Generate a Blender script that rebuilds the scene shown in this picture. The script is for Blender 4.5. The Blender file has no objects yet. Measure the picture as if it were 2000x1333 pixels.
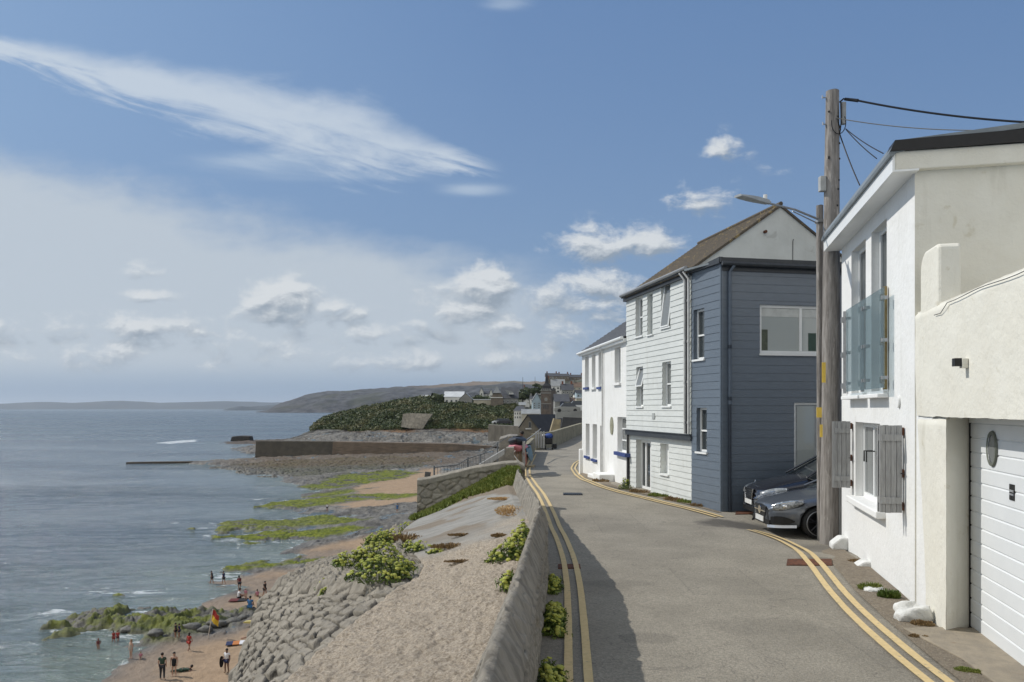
import bpy, math, random
import numpy as np
from mathutils import Vector, Matrix
random.seed(7)
V = Vector
F = 1500.0                      # focal length in units of a 2000-wide frame
HZ = 798.0                      # horizon row in that frame
scene = bpy.context.scene
R = math.radians

# ------------------------------------------------------------------ camera
cam_d = bpy.data.cameras.new('camera'); cam = bpy.data.objects.new('camera', cam_d)
scene.collection.objects.link(cam); scene.camera = cam
cam_d.sensor_width = 36; cam_d.lens = 27.0; cam_d.shift_y = (HZ - 666.5) / 2000
cam_d.clip_start = 0.1; cam_d.clip_end = 90000
cam.location = (0, 0, 0); cam.rotation_euler = (R(90), 0, 0)

# ------------------------------------------------------------------ light
SUN_EL = R(44); SUN_AZ = R(68)      # azimuth measured from +Y towards -X
sd = V((-math.sin(SUN_AZ) * math.cos(SUN_EL), math.cos(SUN_AZ) * math.cos(SUN_EL), math.sin(SUN_EL)))
sun_d = bpy.data.lights.new('sun', 'SUN'); sun_d.energy = 3.35; sun_d.angle = R(0.53); sun_d.color = (1.0, 0.955, 0.88)
sun = bpy.data.objects.new('sun', sun_d); scene.collection.objects.link(sun)
sun.rotation_euler = (-sd).to_track_quat('-Z', 'Y').to_euler(); sun.location = sd * 60
scene.view_settings.view_transform = 'Standard'; scene.view_settings.look = 'None'
scene.view_settings.exposure = 0.0; scene.view_settings.gamma = 1

# node expression helper ------------------------------------------------
class NX:
    """wraps a socket so that arithmetic builds math nodes"""
    def __init__(s, nt, sock): s.nt = nt; s.k = sock
    def _m(s, op, *a, clamp=False):
        n = s.nt.nodes.new('ShaderNodeMath'); n.operation = op; n.use_clamp = clamp
        for i, x in enumerate((s,) + a):
            if isinstance(x, NX): s.nt.links.new(x.k, n.inputs[i])
            else: n.inputs[i].default_value = x
        return NX(s.nt, n.outputs[0])
    def __add__(s, o): return s._m('ADD', o)
    __radd__ = __add__
    def __sub__(s, o): return s._m('SUBTRACT', o)
    def __rsub__(s, o): return (s * -1.0) + o
    def __mul__(s, o): return s._m('MULTIPLY', o)
    __rmul__ = __mul__
    def __truediv__(s, o): return s._m('DIVIDE', o)
    def mx(s, o): return s._m('MAXIMUM', o)
    def mn(s, o): return s._m('MINIMUM', o)
    def pw(s, o): return s._m('POWER', o)
    def ab(s): return s._m('ABSOLUTE')
    def sat(s): return s._m('ADD', 0.0, clamp=True)
    def ex(s): return s._m('EXPONENT')
    def ss(s, a, b):
        n = s.nt.nodes.new('ShaderNodeMapRange'); n.interpolation_type = 'SMOOTHSTEP'
        s.nt.links.new(s.k, n.inputs[0]); n.inputs[1].default_value = a; n.inputs[2].default_value = b
        n.inputs[3].default_value = 0; n.inputs[4].default_value = 1
        return NX(s.nt, n.outputs[0])
def xyz(nt, x, y, z):
    n = nt.nodes.new('ShaderNodeCombineXYZ')
    for i, a in enumerate((x, y, z)):
        if isinstance(a, NX): nt.links.new(a.k, n.inputs[i])
        else: n.inputs[i].default_value = a
    return NX(nt, n.outputs[0])
def noise(nt, vec, scale, detail=5, rough=0.55, dist=0.0):
    n = nt.nodes.new('ShaderNodeTexNoise'); n.noise_dimensions = '3D'
    nt.links.new(vec.k, n.inputs['Vector']); n.inputs['Scale'].default_value = scale
    n.inputs['Detail'].default_value = detail; n.inputs['Roughness'].default_value = rough
    n.inputs['Distortion'].default_value = dist
    return NX(nt, n.outputs[0])
def mixc(nt, f, a, b):
    n = nt.nodes.new('ShaderNodeMix'); n.data_type = 'RGBA'
    for idx, x in ((0, f), (6, a), (7, b)):
        if isinstance(x, NX): nt.links.new(x.k, n.inputs[idx])
        elif idx == 0: n.inputs[0].default_value = x
        else: n.inputs[idx].default_value = (x[0], x[1], x[2], 1)
    return NX(nt, n.outputs[2])
def lin(r, g, b):
    f = lambda c: (c / 12.92 if c <= 0.04045 else ((c + 0.055) / 1.055) ** 2.4)
    return (f(r / 255), f(g / 255), f(b / 255))

# ------------------------------------------------------------------ sky
world = bpy.data.worlds.new('World'); scene.world = world; world.use_nodes = True
nt = world.node_tree; nt.nodes.clear()
sky = nt.nodes.new('ShaderNodeTexSky'); sky.sky_type = 'NISHITA'; sky.sun_disc = False
sky.sun_elevation = SUN_EL; sky.sun_rotation = -SUN_AZ
sky.altitude = 20; sky.air_density = 1.0; sky.dust_density = 1.0; sky.ozone_density = 2.0
SKYS = 0.085
tc = nt.nodes.new('ShaderNodeTexCoord'); sp = nt.nodes.new('ShaderNodeSeparateXYZ')
nt.links.new(tc.outputs['Generated'], sp.inputs[0])
dx, dy, dz = (NX(nt, sp.outputs[i]) for i in range(3))
inv = dy.ab().mx(0.12)
u = dx / inv; v = dz / inv           # tangents of bearing and height, true for any eye point
p = xyz(nt, u, v * 2.2, 0.0)
n1 = noise(nt, p, 3.0, 7, 0.6); n2 = noise(nt, p, 9.0, 7, 0.62, 0.3)
# veil of high cloud, lower left
edge = (u * -0.235 + 0.199) - v
veil = (edge + (n1 - 0.5) * 0.16 + (n2 - 0.5) * 0.07).ss(-0.012, 0.070) * (1.0 - (u + (n1 - 0.5) * 0.15).ss(-0.06, 0.20))
# long band of cirrus
vc = u * -0.248 + 0.3035
t = (u + 0.70) / 0.655
w = (t.mx(0.0) * 1.12).pw(0.8) * 0.060 * (1.0 - t).ss(-0.02, 0.30) + 0.012
pb = xyz(nt, u * 1.0 + v * 0.8, v * 5.0 + u * 1.25, 3.0)
nb = noise(nt, pb, 7.0, 8, 0.66, 0.6)
band = (1.0 - (v - vc + (nb - 0.5) * 0.05).ab() / w + (nb - 0.5) * 1.6 + (n2 - 0.5) * 1.2).ss(-0.1, 0.95) * (1.0 - t.ss(0.96, 1.06))
pb2 = xyz(nt, u * 1.4 + v * 0.2, v * 9.0 + u * 0.9, 7.0)
nb2 = noise(nt, pb2, 3.0, 6, 0.6, 0.3)
def gauss(cx, cy, rx, ry):
    a = (u - (cx - 1000) / F) / (rx / F); b = (v - (HZ - cy) / F) / (ry / F)
    return ((a * a + b * b) * -1.0).ex()
wisp = gauss(500, 318, 150, 26) + gauss(925, 372, 75, 14) + gauss(710, 345, 190, 14) * 0.6 + gauss(990, 8, 60, 16) * 0.8
wisp = (wisp * (nb2 * 1.9 - 0.15)).ss(0.12, 1.0) * 0.6
# fair weather cumulus, low
blobs = [(540, 592, 66, 40, 1.25), (650, 604, 62, 20, .95), (935, 562, 66, 34, 1.25), (905, 606, 90, 36, .95),
         (980, 640, 80, 34, .8), (1085, 575, 62, 30, 1.05), (1180, 555, 60, 34, 1.0), (1170, 598, 90, 26, .85), (1205, 478, 98, 32, 1.15),
         (1420, 292, 38, 26, .75), (1370, 385, 62, 30, .75), (1052, 492, 24, 14, .8), (1530, 335, 40, 12, .45),
         (300, 640, 110, 30, .95), (200, 690, 120, 26, .7), (90, 640, 90, 20, .65), (285, 528, 45, 14, .7), (300, 580, 60, 12, .6),
         (480, 668, 80, 20, .75), (590, 690, 70, 16, .75), (740, 650, 70, 20, .8), (840, 700, 120, 22, .7),
         (1000, 700, 100, 20, .7), (680, 705, 60, 12, .6), (60, 700, 90, 16, .6), (820, 630, 60, 18, .7), (1120, 650, 90, 26, .7)]
def envelope(ox, oy):
    e_ = None
    for cx, cy, rx, ry, a in blobs:
        g = gauss(cx + ox, cy + oy, rx * 1.32, ry * 1.38) * a
        e_ = g if e_ is None else e_.mx(g)
    return e_
env0 = envelope(0, 0); env1 = envelope(7, 15); env = env0
low = (1.0 - ((v - 0.085) / 0.055).ab()).sat() * 0.60 * (1.0 - u.ss(0.15, 0.5))
env = env.mx(low)
def dens(dv, du):
    q = xyz(nt, u + du, (v + dv) * 1.7, 11.0)
    return noise(nt, q, 17.0, 7, 0.62, 0.25)
d0 = dens(0.0, 0.0); d1 = dens(0.0075, -0.006)
cum = env * 0.85 + (d0 - 0.5) * 2.3 - 0.33
cmask = cum.ss(-0.08, 0.58) * env.ss(0.06, 0.30) * (1.0 - (0.05 - v).ss(0.0, 0.03))
lit = (0.50 + (d0 - d1) * 3.4 + (env0 - env1) * 2.3 + (d0 - 0.5) * 0.5).sat()
col = mixc(nt, 0.0, NX(nt, sky.outputs[0]), (1, 1, 1))
K = 1.0 / SKYS
def kc(r, g, b):
    c = lin(r, g, b); return tuple(x * K for x in c)
# the whitening of the air towards the horizon, then the clouds over it
haze_f = ((v.mx(0.0)) * -3.4).ex() * 0.72
col = mixc(nt, 0.62, col, kc(96, 136, 190))
col = mixc(nt, ((u * -0.55).sat() * v.ss(0.1, 0.4)) , col, kc(146, 180, 216))
col = mixc(nt, haze_f, col, kc(146, 170, 194))
col = mixc(nt, veil * 0.84 * v.ss(0.015, 0.07), col, kc(196, 205, 213))
col = mixc(nt, (band * 0.78).sat(), col, kc(206, 216, 226))
col = mixc(nt, wisp, col, kc(192, 207, 222))
ccol = mixc(nt, lit, kc(146, 159, 173), kc(219, 223, 226))
col = mixc(nt, cmask * 0.92, col, ccol)
# unseen bright cloud added behind the viewer to fill shaded walls facing the camera
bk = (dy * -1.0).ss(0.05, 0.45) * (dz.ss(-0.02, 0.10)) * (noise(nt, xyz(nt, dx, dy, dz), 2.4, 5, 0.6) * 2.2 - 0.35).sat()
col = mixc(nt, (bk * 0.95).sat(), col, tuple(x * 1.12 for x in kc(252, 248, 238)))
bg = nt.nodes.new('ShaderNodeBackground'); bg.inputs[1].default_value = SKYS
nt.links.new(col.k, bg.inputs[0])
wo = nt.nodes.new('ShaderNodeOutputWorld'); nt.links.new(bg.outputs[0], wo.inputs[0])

# ------------------------------------------------------------------ numpy noise
_rs = np.random.RandomState(5); _T = _rs.rand(256, 256)
def vn(x, y):
    x = np.asarray(x, float); y = np.asarray(y, float)
    xi = np.floor(x).astype(int); yi = np.floor(y).astype(int); fx = x - xi; fy = y - yi
    fx = fx * fx * fx * (fx * (fx * 6 - 15) + 10); fy = fy * fy * fy * (fy * (fy * 6 - 15) + 10)
    a = _T[xi & 255, yi & 255]; b = _T[(xi + 1) & 255, yi & 255]
    c = _T[xi & 255, (yi + 1) & 255]; d = _T[(xi + 1) & 255, (yi + 1) & 255]
    return (a * (1 - fx) + b * fx) * (1 - fy) + (c * (1 - fx) + d * fx) * fy
def fbm(x, y, o=5, g=0.5):
    s = 0; a = 1; t = 0
    for i in range(o):
        s = s + a * vn(x + 17.3 * i, y + 9.1 * i); t += a; a *= g; x = x * 2.03; y = y * 2.03
    return s / t
def ridged(x, y, o=5):
    s = 0; a = 1; t = 0
    for i in range(o):
        s = s + a * (1 - np.abs(2 * vn(x + 7.7 * i, y + 3.1 * i) - 1)); t += a; a *= .55; x = x * 2.1; y = y * 2.1
    return s / t
def cells(x, y, jit=0.8, seed=0):
    """F1, F2 and cell value of a jittered grid"""
    xi = np.floor(x).astype(int); yi = np.floor(y).astype(int)
    f1 = np.full(np.shape(x), 9.); f2 = np.full(np.shape(x), 9.); cv = np.zeros(np.shape(x)); tl = np.zeros(np.shape(x))
    for i in (-1, 0, 1):
        for j in (-1, 0, 1):
            a = xi + i; b = yi + j
            px = a + .5 + jit * (_T[(a + seed) & 255, b & 255] - .5); py = b + .5 + jit * (_T[(b + 91) & 255, (a + seed) & 255] - .5)
            d = np.hypot(x - px, y - py); val = _T[(a * 7 + 13) & 255, (b * 3 + seed + 5) & 255]
            m = d < f1
            f2 = np.where(m, f1, np.minimum(f2, d)); cv = np.where(m, val, cv); tl = np.where(m, (x - px) * (_T[(a + 31) & 255, (b + 7) & 255] - .5) + (y - py) * (_T[(a + 77) & 255, (b + 51) & 255] - .5), tl); f1 = np.where(m, d, f1)
    cells.tilt = tl
    return f1, f2, cv
def sstep(a, b, x):
    t = np.clip((x - a) / (b - a), 0, 1); return t * t * (3 - 2 * t)

# ------------------------------------------------------------------ materials
MATS = {}
def principled(name):
    m = bpy.data.materials.new(name); m.use_nodes = True
    nt = m.node_tree; b = nt.nodes['Principled BSDF']; return m, nt, b
def M(name, c1, c2=None, scale=3.0, rough=0.75, bump=0.0, bscale=None, stretch=(1, 1, 1), metal=0.0, big=0.25, bigscale=0.35,
      spots=None, spot_scale=6.0, spot_cut=0.62, spec=0.4, attr=None, attr_amt=0.3, coat=0, detail=6, streak=0.0):
    """mottled procedural surface: two colours by noise, slow variation, optional stains"""
    if name in MATS: return MATS[name]
    m, nt, b = principled(name); MATS[name] = m
    if c2 is None: c2 = tuple(x * 0.82 for x in c1)
    tc = nt.nodes.new('ShaderNodeTexCoord'); mp = nt.nodes.new('ShaderNodeMapping')
    nt.links.new(tc.outputs['Object'], mp.inputs[0]); mp.inputs['Scale'].default_value = stretch
    vec = NX(nt, mp.outputs[0]); vo = NX(nt, tc.outputs['Object'])
    n = noise(nt, vec, scale, detail, 0.6)
    col = mixc(nt, n.ss(0.32, 0.68), c1, c2)
    if big:
        g = noise(nt, vo, bigscale, 4, 0.6)
        col = mixc(nt, g.ss(0.35, 0.7) * big, col, tuple(x * 0.62 for x in c2))
    if spots:
        s = noise(nt, vec, spot_scale, 5, 0.65, 0.4)
        col = mixc(nt, s.ss(spot_cut, spot_cut + 0.09) * 0.85, col, spots)
    if streak:
        mp2 = nt.nodes.new('ShaderNodeMapping'); nt.links.new(tc.outputs['Object'], mp2.inputs[0]); mp2.inputs['Scale'].default_value = (3.2, 3.2, .28)
        s2 = noise(nt, NX(nt, mp2.outputs[0]), 1.3, 7, .66); s3 = noise(nt, vo, 1.1, 5, .65)
        col = mixc(nt, (s2.ss(.50, .72) * s3.ss(.40, .62)) * streak, col, tuple(x * .55 * k for x, k in zip(c1, (1.0, .96, .84))))
    if attr:
        at = nt.nodes.new('ShaderNodeAttribute'); at.attribute_name = attr
        col = mixc(nt, NX(nt, at.outputs['Fac']) * attr_amt, col, tuple(x * 0.25 for x in c1))
    nt.links.new(col.k, b.inputs['Base Color'])
    rr = noise(nt, vec, scale * 2, 3) * 0.16 + (rough - 0.08); nt.links.new(rr.k, b.inputs['Roughness'])
    b.inputs['Metallic'].default_value = metal; b.inputs['Specular IOR Level'].default_value = spec
    if coat: b.inputs['Coat Weight'].default_value = coat; b.inputs['Coat Roughness'].default_value = 0.04
    if bump:
        bn = nt.nodes.new('ShaderNodeBump'); bn.inputs['Distance'].default_value = bump; bn.inputs['Strength'].default_value = 1.0
        h = noise(nt, vec, bscale or scale * 3, 5, 0.65)
        nt.links.new(h.k, bn.inputs['Height']); nt.links.new(bn.outputs[0], b.inputs['Normal'])
    return m

render_white = M('white_render', (.80, .80, .785), (.76, .76, .74), 2.2, .82, .012, 9, big=.09, streak=.34, spots=(.68, .67, .63), spot_scale=1.4, spot_cut=.66)
cream = M('cream_render', (.74, .72, .64), (.70, .675, .59), 1.7, .85, .016, 7, big=.12, streak=.30, spots=(.58, .54, .43), spot_scale=2.2, spot_cut=.60)
grey_render = M('grey_render', (.62, .63, .60), (.55, .56, .53), 1.2, .85, .01, 9, big=.2, streak=.35, spots=(.45, .45, .42), spot_scale=1.8)
upvc = M('white_plastic_frame', (.82, .83, .82), (.79, .80, .79), 4, .35, big=.03)
paint_white = M('white_board_paint', (.66, .68, .66), (.60, .62, .60), 3, .55, .003, 30, (1, 1, 4), big=.14, streak=.35)
paint_navy_side = M('slate_blue_board_paint', (.110, .141, .180), (.098, .126, .162), 3, .44, .003, 30, (1, 1, 4), big=.15, spec=1.0)
dark_trim = M('dark_trim', (.035, .04, .048), (.05, .055, .06), 6, .4)
lead = M('lead_flashing', (.22, .25, .27), (.17, .195, .21), 3, .5, .004, 12)
slate = M('slate_roof', (.075, .08, .092), (.11, .112, .12), 4, .65, .01, 14, spots=(.16, .15, .12), spot_scale=3)
lichen_roof = M('lichen_roof', (.12, .095, .068), (.075, .066, .055), 5, .9, .02, 16, spots=(.27, .20, .09), spot_scale=5, spot_cut=.55)
pipe_grey = M('grey_pipe_paint', (.12, .15, .19), (.10, .125, .16), 6, .4)
pipe_white = M('white_pipe_paint', (.7, .7, .68), None, 6, .45)
pipe_black = M('black_pipe_paint', (.03, .03, .034), None, 6, .4)
blue_paint = M('blue_sill_paint', (.035, .06, .20), (.05, .08, .24), 7, .5)
wood_pole = M('weathered_pole_wood', (.35, .325, .30), (.175, .157, .142), 5, .88, .02, 12, (3.5, 3.5, .35), big=.35, spots=(.42, .39, .36), spot_scale=6, spot_cut=.58)
grey_wood = M('silver_grey_boards', (.40, .40, .395), (.28, .28, .275), 7, .85, .008, 20, (5, 5, .5), spots=(.42, .42, .42), spot_scale=5, spot_cut=.66)
rust = M('rusty_iron', (.15, .055, .025), (.07, .03, .018), 14, .85, .006)
brass = M('dull_brass', (.32, .24, .11), (.22, .16, .08), 9, .45, metal=.7)
steel = M('galvanised_steel', (.42, .43, .44), (.33, .34, .35), 9, .45, metal=.6)
black_plastic = M('black_plastic', (.012, .012, .013), None, 8, .45)
cable = M('black_cable', (.01, .01, .012), None, 8, .5)
yellow_plate = M('yellow_plate', (.72, .50, .07), (.62, .43, .07), 8, .5)
stone_white = M('whitewashed_stone', (.74, .74, .72), (.60, .60, .57), 7, .85, .03, 8, spots=(.35, .33, .28), spot_scale=6, spot_cut=.66)
concrete_warm = M('kerb_concrete', (.32, .27, .20), (.25, .215, .165), 5, .9, .012, 18, spots=(.20, .12, .07), spot_scale=1.6, spot_cut=.6)
curtain = M('pale_blind', (.55, .56, .54), (.47, .48, .46), 8, .8, stretch=(6, 6, .5))
def glass_pane(name, tint, rough=0.05):
    m, nt, b = principled(name)
    b.inputs['Base Color'].default_value = (*tint, 1); b.inputs['Roughness'].default_value = rough
    b.inputs['Specular IOR Level'].default_value = 0.9; MATS[name] = m; return m
pane_dark = glass_pane('window_glass_dark', (.035, .042, .045))
pane_grey = glass_pane('window_glass_grey', (.16, .17, .17))
pane_pale = glass_pane('window_glass_pale_reflection', (.40, .43, .42))  # pale colour stands in for sky reflected in the glass
def clear_glass():
    m, nt, b = principled('clear_balcony_glass')
    nt.nodes.remove(b); out = nt.nodes['Material Output']
    tr = nt.nodes.new('ShaderNodeBsdfTransparent'); tr.inputs[0].default_value = (.82, .87, .89, 1)
    gl = nt.nodes.new('ShaderNodeBsdfGlossy'); gl.inputs['Roughness'].default_value = .02; gl.inputs[0].default_value = (.8, .95, .95, 1)
    df = nt.nodes.new('ShaderNodeBsdfDiffuse'); df.inputs[0].default_value = (.42, .50, .52, 1)
    lw = nt.nodes.new('ShaderNodeLayerWeight'); lw.inputs[0].default_value = .5; fr_ = NX(nt, lw.outputs['Facing']).pw(4.0) * .55 + .04
    m1 = nt.nodes.new('ShaderNodeMixShader'); m2 = nt.nodes.new('ShaderNodeMixShader'); m1.inputs[0].default_value = .18
    nt.links.new(tr.outputs[0], m1.inputs[1]); nt.links.new(df.outputs[0], m1.inputs[2])
    nt.links.new(fr_.k, m2.inputs[0]); nt.links.new(m1.outputs[0], m2.inputs[1]); nt.links.new(gl.outputs[0], m2.inputs[2])
    nt.links.new(m2.outputs[0], out.inputs[0]); return m
balcony_glass = clear_glass()

# ------------------------------------------------------------------ mesh helpers
def link_mesh(name, me, parent=None, loc=None):
    o = bpy.data.objects.new(name, me); scene.collection.objects.link(o)
    if loc is not None: o.location = loc
    if parent: o.parent = parent
    return o
def tag(o, label=None, cat=None, group=None, kind=None):
    if label: o['label'] = label
    if cat: o['category'] = cat
    if group: o['group'] = group
    if kind: o['kind'] = kind
    return o
def root(name, loc, label, cat, group=None, rz=0):
    o = bpy.data.objects.new(name, None); scene.collection.objects.link(o)
    o.location = loc; o.rotation_euler = (0, 0, rz); o.empty_display_size = .3
    return tag(o, label, cat, group)
class MB:
    def __init__(s): s.v = []; s.f = []
    def add(s, vs, fs):
        b = len(s.v); s.v += [tuple(x) for x in vs]; s.f += [tuple(i + b for i in f) for f in fs]; return s
    def quad(s, a, b, c, d): return s.add([a, b, c, d], [(0, 1, 2, 3)])
    def box(s, c, sx, sy, sz, ax=None):
        """box centred at c; ax = (ux, uy) unit vectors of its local x and y"""
        c = V(c); ux, uy = ax if ax else (V((1, 0, 0)), V((0, 1, 0))); uz = ux.cross(uy)
        vs = [c + ux * (i * sx / 2) + uy * (j * sy / 2) + uz * (k * sz / 2) for k in (-1, 1) for j in (-1, 1) for i in (-1, 1)]
        return s.add(vs, [(0, 2, 3, 1), (4, 5, 7, 6), (0, 1, 5, 4), (2, 6, 7, 3), (0, 4, 6, 2), (1, 3, 7, 5)])
    def prism(s, pts, d):
        n = len(pts); d = V(d); a = [V(p) for p in pts]
        return s.add(a + [p + d for p in a], [tuple(range(n)), tuple(range(2 * n - 1, n - 1, -1))] +
                     [(i, (i + 1) % n, n + (i + 1) % n, n + i)[::-1] for i in range(n)])
    def tube(s, pts, r, n=8, caps=True):
        pts = [V(p) for p in pts]; rs = r if isinstance(r, (list, tuple)) else [r] * len(pts)
        b = len(s.v)
        for i, p in enumerate(pts):
            t = (pts[min(i + 1, len(pts) - 1)] - pts[max(i - 1, 0)]).normalized()
            a = t.orthogonal().normalized() if abs(t.z) < .9 else t.cross(V((0, 1, 0))).normalized()
            if i and a.dot(pa) < 0: a = -a
            a = (a if not i else (pa - t * pa.dot(t)).normalized()); pa = a; c = t.cross(a)
            s.v += [tuple(p + (a * math.cos(2 * math.pi * k / n) + c * math.sin(2 * math.pi * k / n)) * rs[i]) for k in range(n)]
        for i in range(len(pts) - 1):
            for k in range(n):
                s.f.append((b + i * n + k, b + i * n + (k + 1) % n, b + (i + 1) * n + (k + 1) % n, b + (i + 1) * n + k))
        if caps:
            s.f.append(tuple(b + k for k in range(n))[::-1]); s.f.append(tuple(b + (len(pts) - 1) * n + k for k in range(n)))
        return s
    def blob(s, c, rx, ry, rz, jit=0.0, seg=8, rings=5):
        b = len(s.v); c = V(c)
        for i in range(rings + 1):
            th = math.pi * i / rings
            for k in range(seg):
                ph = 2 * math.pi * k / seg + .4 * i; q = 1 + random.uniform(-jit, jit)
                s.v.append((c.x + rx * math.sin(th) * math.cos(ph) * q, c.y + ry * math.sin(th) * math.sin(ph) * q, c.z + rz * math.cos(th) * q))
        for i in range(rings):
            for k in range(seg):
                s.f.append((b + i * seg + k, b + (i + 1) * seg + k, b + (i + 1) * seg + (k + 1) % seg, b + i * seg + (k + 1) % seg))
        return s
    def build(s, name, mat, parent=None, origin=None, smooth=False, bevel=0):
        o = V(origin) if origin is not None else (V(parent.location) if parent and parent.parent is None else V((0, 0, 0)))
        if parent is not None:
            o = V((0, 0, 0)); q = parent
            while q is not None: o += V(q.location); q = q.parent
        me = bpy.data.meshes.new(name); me.from_pydata([V(x) - o for x in s.v], [], s.f); me.update()
        me.materials.append(mat)
        if smooth: me.polygons.foreach_set('use_smooth', [True] * len(me.polygons))
        ob = link_mesh(name, me, parent, None if parent else o)
        if bevel:
            m = ob.modifiers.new('bevel', 'BEVEL'); m.width = bevel; m.segments = 2; m.limit_method = 'ANGLE'
        return ob
def grid_obj(name, X, Y, Z, mat, parent=None, attrs=None, smooth=True, origin=None):
    """vectorised grid mesh from 2-D arrays"""
    n, m = X.shape; o = V(origin) if origin is not None else V((0, 0, 0))
    co = np.stack([X - o.x, Y - o.y, Z - o.z], -1).reshape(-1, 3).astype(np.float32)
    i = np.arange(n - 1)[:, None] * m + np.arange(m - 1)[None]; q = np.stack([i, i + 1, i + m + 1, i + m], -1).reshape(-1, 4)
    me = bpy.data.meshes.new(name); me.vertices.add(n * m); me.vertices.foreach_set('co', co.ravel())
    me.loops.add(q.size); me.loops.foreach_set('vertex_index', q.ravel().astype(np.int32))
    me.polygons.add(len(q)); me.polygons.foreach_set('loop_start', np.arange(0, q.size, 4, dtype=np.int32))
    try: me.polygons.foreach_set('loop_total', np.full(len(q), 4, dtype=np.int32))
    except Exception: pass
    me.update(calc_edges=True); me.validate()
    if smooth: me.polygons.foreach_set('use_smooth', [True] * len(me.polygons))
    for k, a in (attrs or {}).items():
        at = me.attributes.new(k, 'FLOAT', 'POINT'); at.data.foreach_set('value', a.ravel().astype(np.float32))
    me.materials.append(mat)
    return link_mesh(name, me, parent, o if (parent is None and origin is not None) else None)
def P(px, py, D): return V(((px - 1000) / F * D, D, (HZ - py) / F * D))
def quads_obj(name, C, A, B, mat, parent=None, origin=None):
    """many quads at centres C with half-axes A, B (numpy n x 3)"""
    o = np.array(origin if origin is not None else (0, 0, 0), float); C = C - o
    vs = np.stack([C - A - B, C + A - B, C + A + B, C - A + B], 1).reshape(-1, 3).astype(np.float32); n = len(C)
    me = bpy.data.meshes.new(name); me.vertices.add(4 * n); me.vertices.foreach_set('co', vs.ravel())
    me.loops.add(4 * n); me.loops.foreach_set('vertex_index', np.arange(4 * n, dtype=np.int32))
    me.polygons.add(n); me.polygons.foreach_set('loop_start', np.arange(0, 4 * n, 4, dtype=np.int32))
    me.update(calc_edges=True); me.materials.append(mat)
    return link_mesh(name, me, parent, V(o) if parent is None and origin is not None else None)
# ================================================================== GROUND, SHORE AND SEA
SEA = -18.0
def plan(px, py, h): D = F * h / (py - HZ); return ((px - 1000) / F * D, D)
def poly_plan(pts, h=17.6): return np.array([plan(a, b, h) for a, b in pts])
def sdist(X, Y, poly, closed=True):
    """distance to the outline, positive inside"""
    d = np.full(X.shape, 1e9); ins = np.zeros(X.shape, bool); n = len(poly)
    for i in range(n if closed else n - 1):
        ax, ay = poly[i]; bx, by = poly[(i + 1) % n]
        ex, ey = bx - ax, by - ay; t = np.clip(((X - ax) * ex + (Y - ay) * ey) / (ex * ex + ey * ey + 1e-12), 0, 1)
        d = np.minimum(d, np.hypot(X - ax - t * ex, Y - ay - t * ey))
        c = ((ay > Y) != (by > Y)); ins ^= c & (X < (bx - ax) * (Y - ay) / ((by - ay) if by != ay else 1e-9) + ax)
    return np.where(ins, d, -d)
LAND = poly_plan([(-1700, 2600), (60, 1500), (212, 1333), (262, 1288), (300, 1264), (352, 1243), (430, 1228), (402, 1200), (396, 1178), (440, 1163), (470, 1150), (425, 1134),
                  (440, 1120), (500, 1110), (560, 1100), (610, 1085), (560, 1078), (590, 1062), (650, 1048), (640, 1036), (560, 1034), (640, 1022), (700, 1008),
                  (610, 1003), (585, 996), (640, 986), (700, 975), (610, 974), (600, 966), (640, 955), (580, 948), (560, 936), (510, 922), (440, 911), (385, 907),
                  (380, 904), (500, 896), (560, 893), (498, 886), (430, 870), (400, 864), (470, 861), (560, 858), (620, 856), (1500, 856), (1500, 2600)], 18.0)
SAND = [poly_plan(q) for q in ([(-1700, 2600), (60, 1500), (212, 1333), (262, 1288), (352, 1246), (430, 1240), (500, 1222), (500, 1190), (400, 1190), (380, 1178), (440, 1160), (560, 1160), (700, 1200), (1200, 2600)],
    [(560, 1088), (600, 1072), (680, 1058), (760, 1042), (860, 1030), (900, 1056), (720, 1076), (640, 1090)],
    [(690, 992), (650, 984), (720, 972), (700, 955), (730, 944), (770, 936), (850, 922), (880, 990), (790, 984), (740, 990)],
    [(480, 1150), (440, 1128), (500, 1118), (560, 1120), (540, 1150)])]
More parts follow.
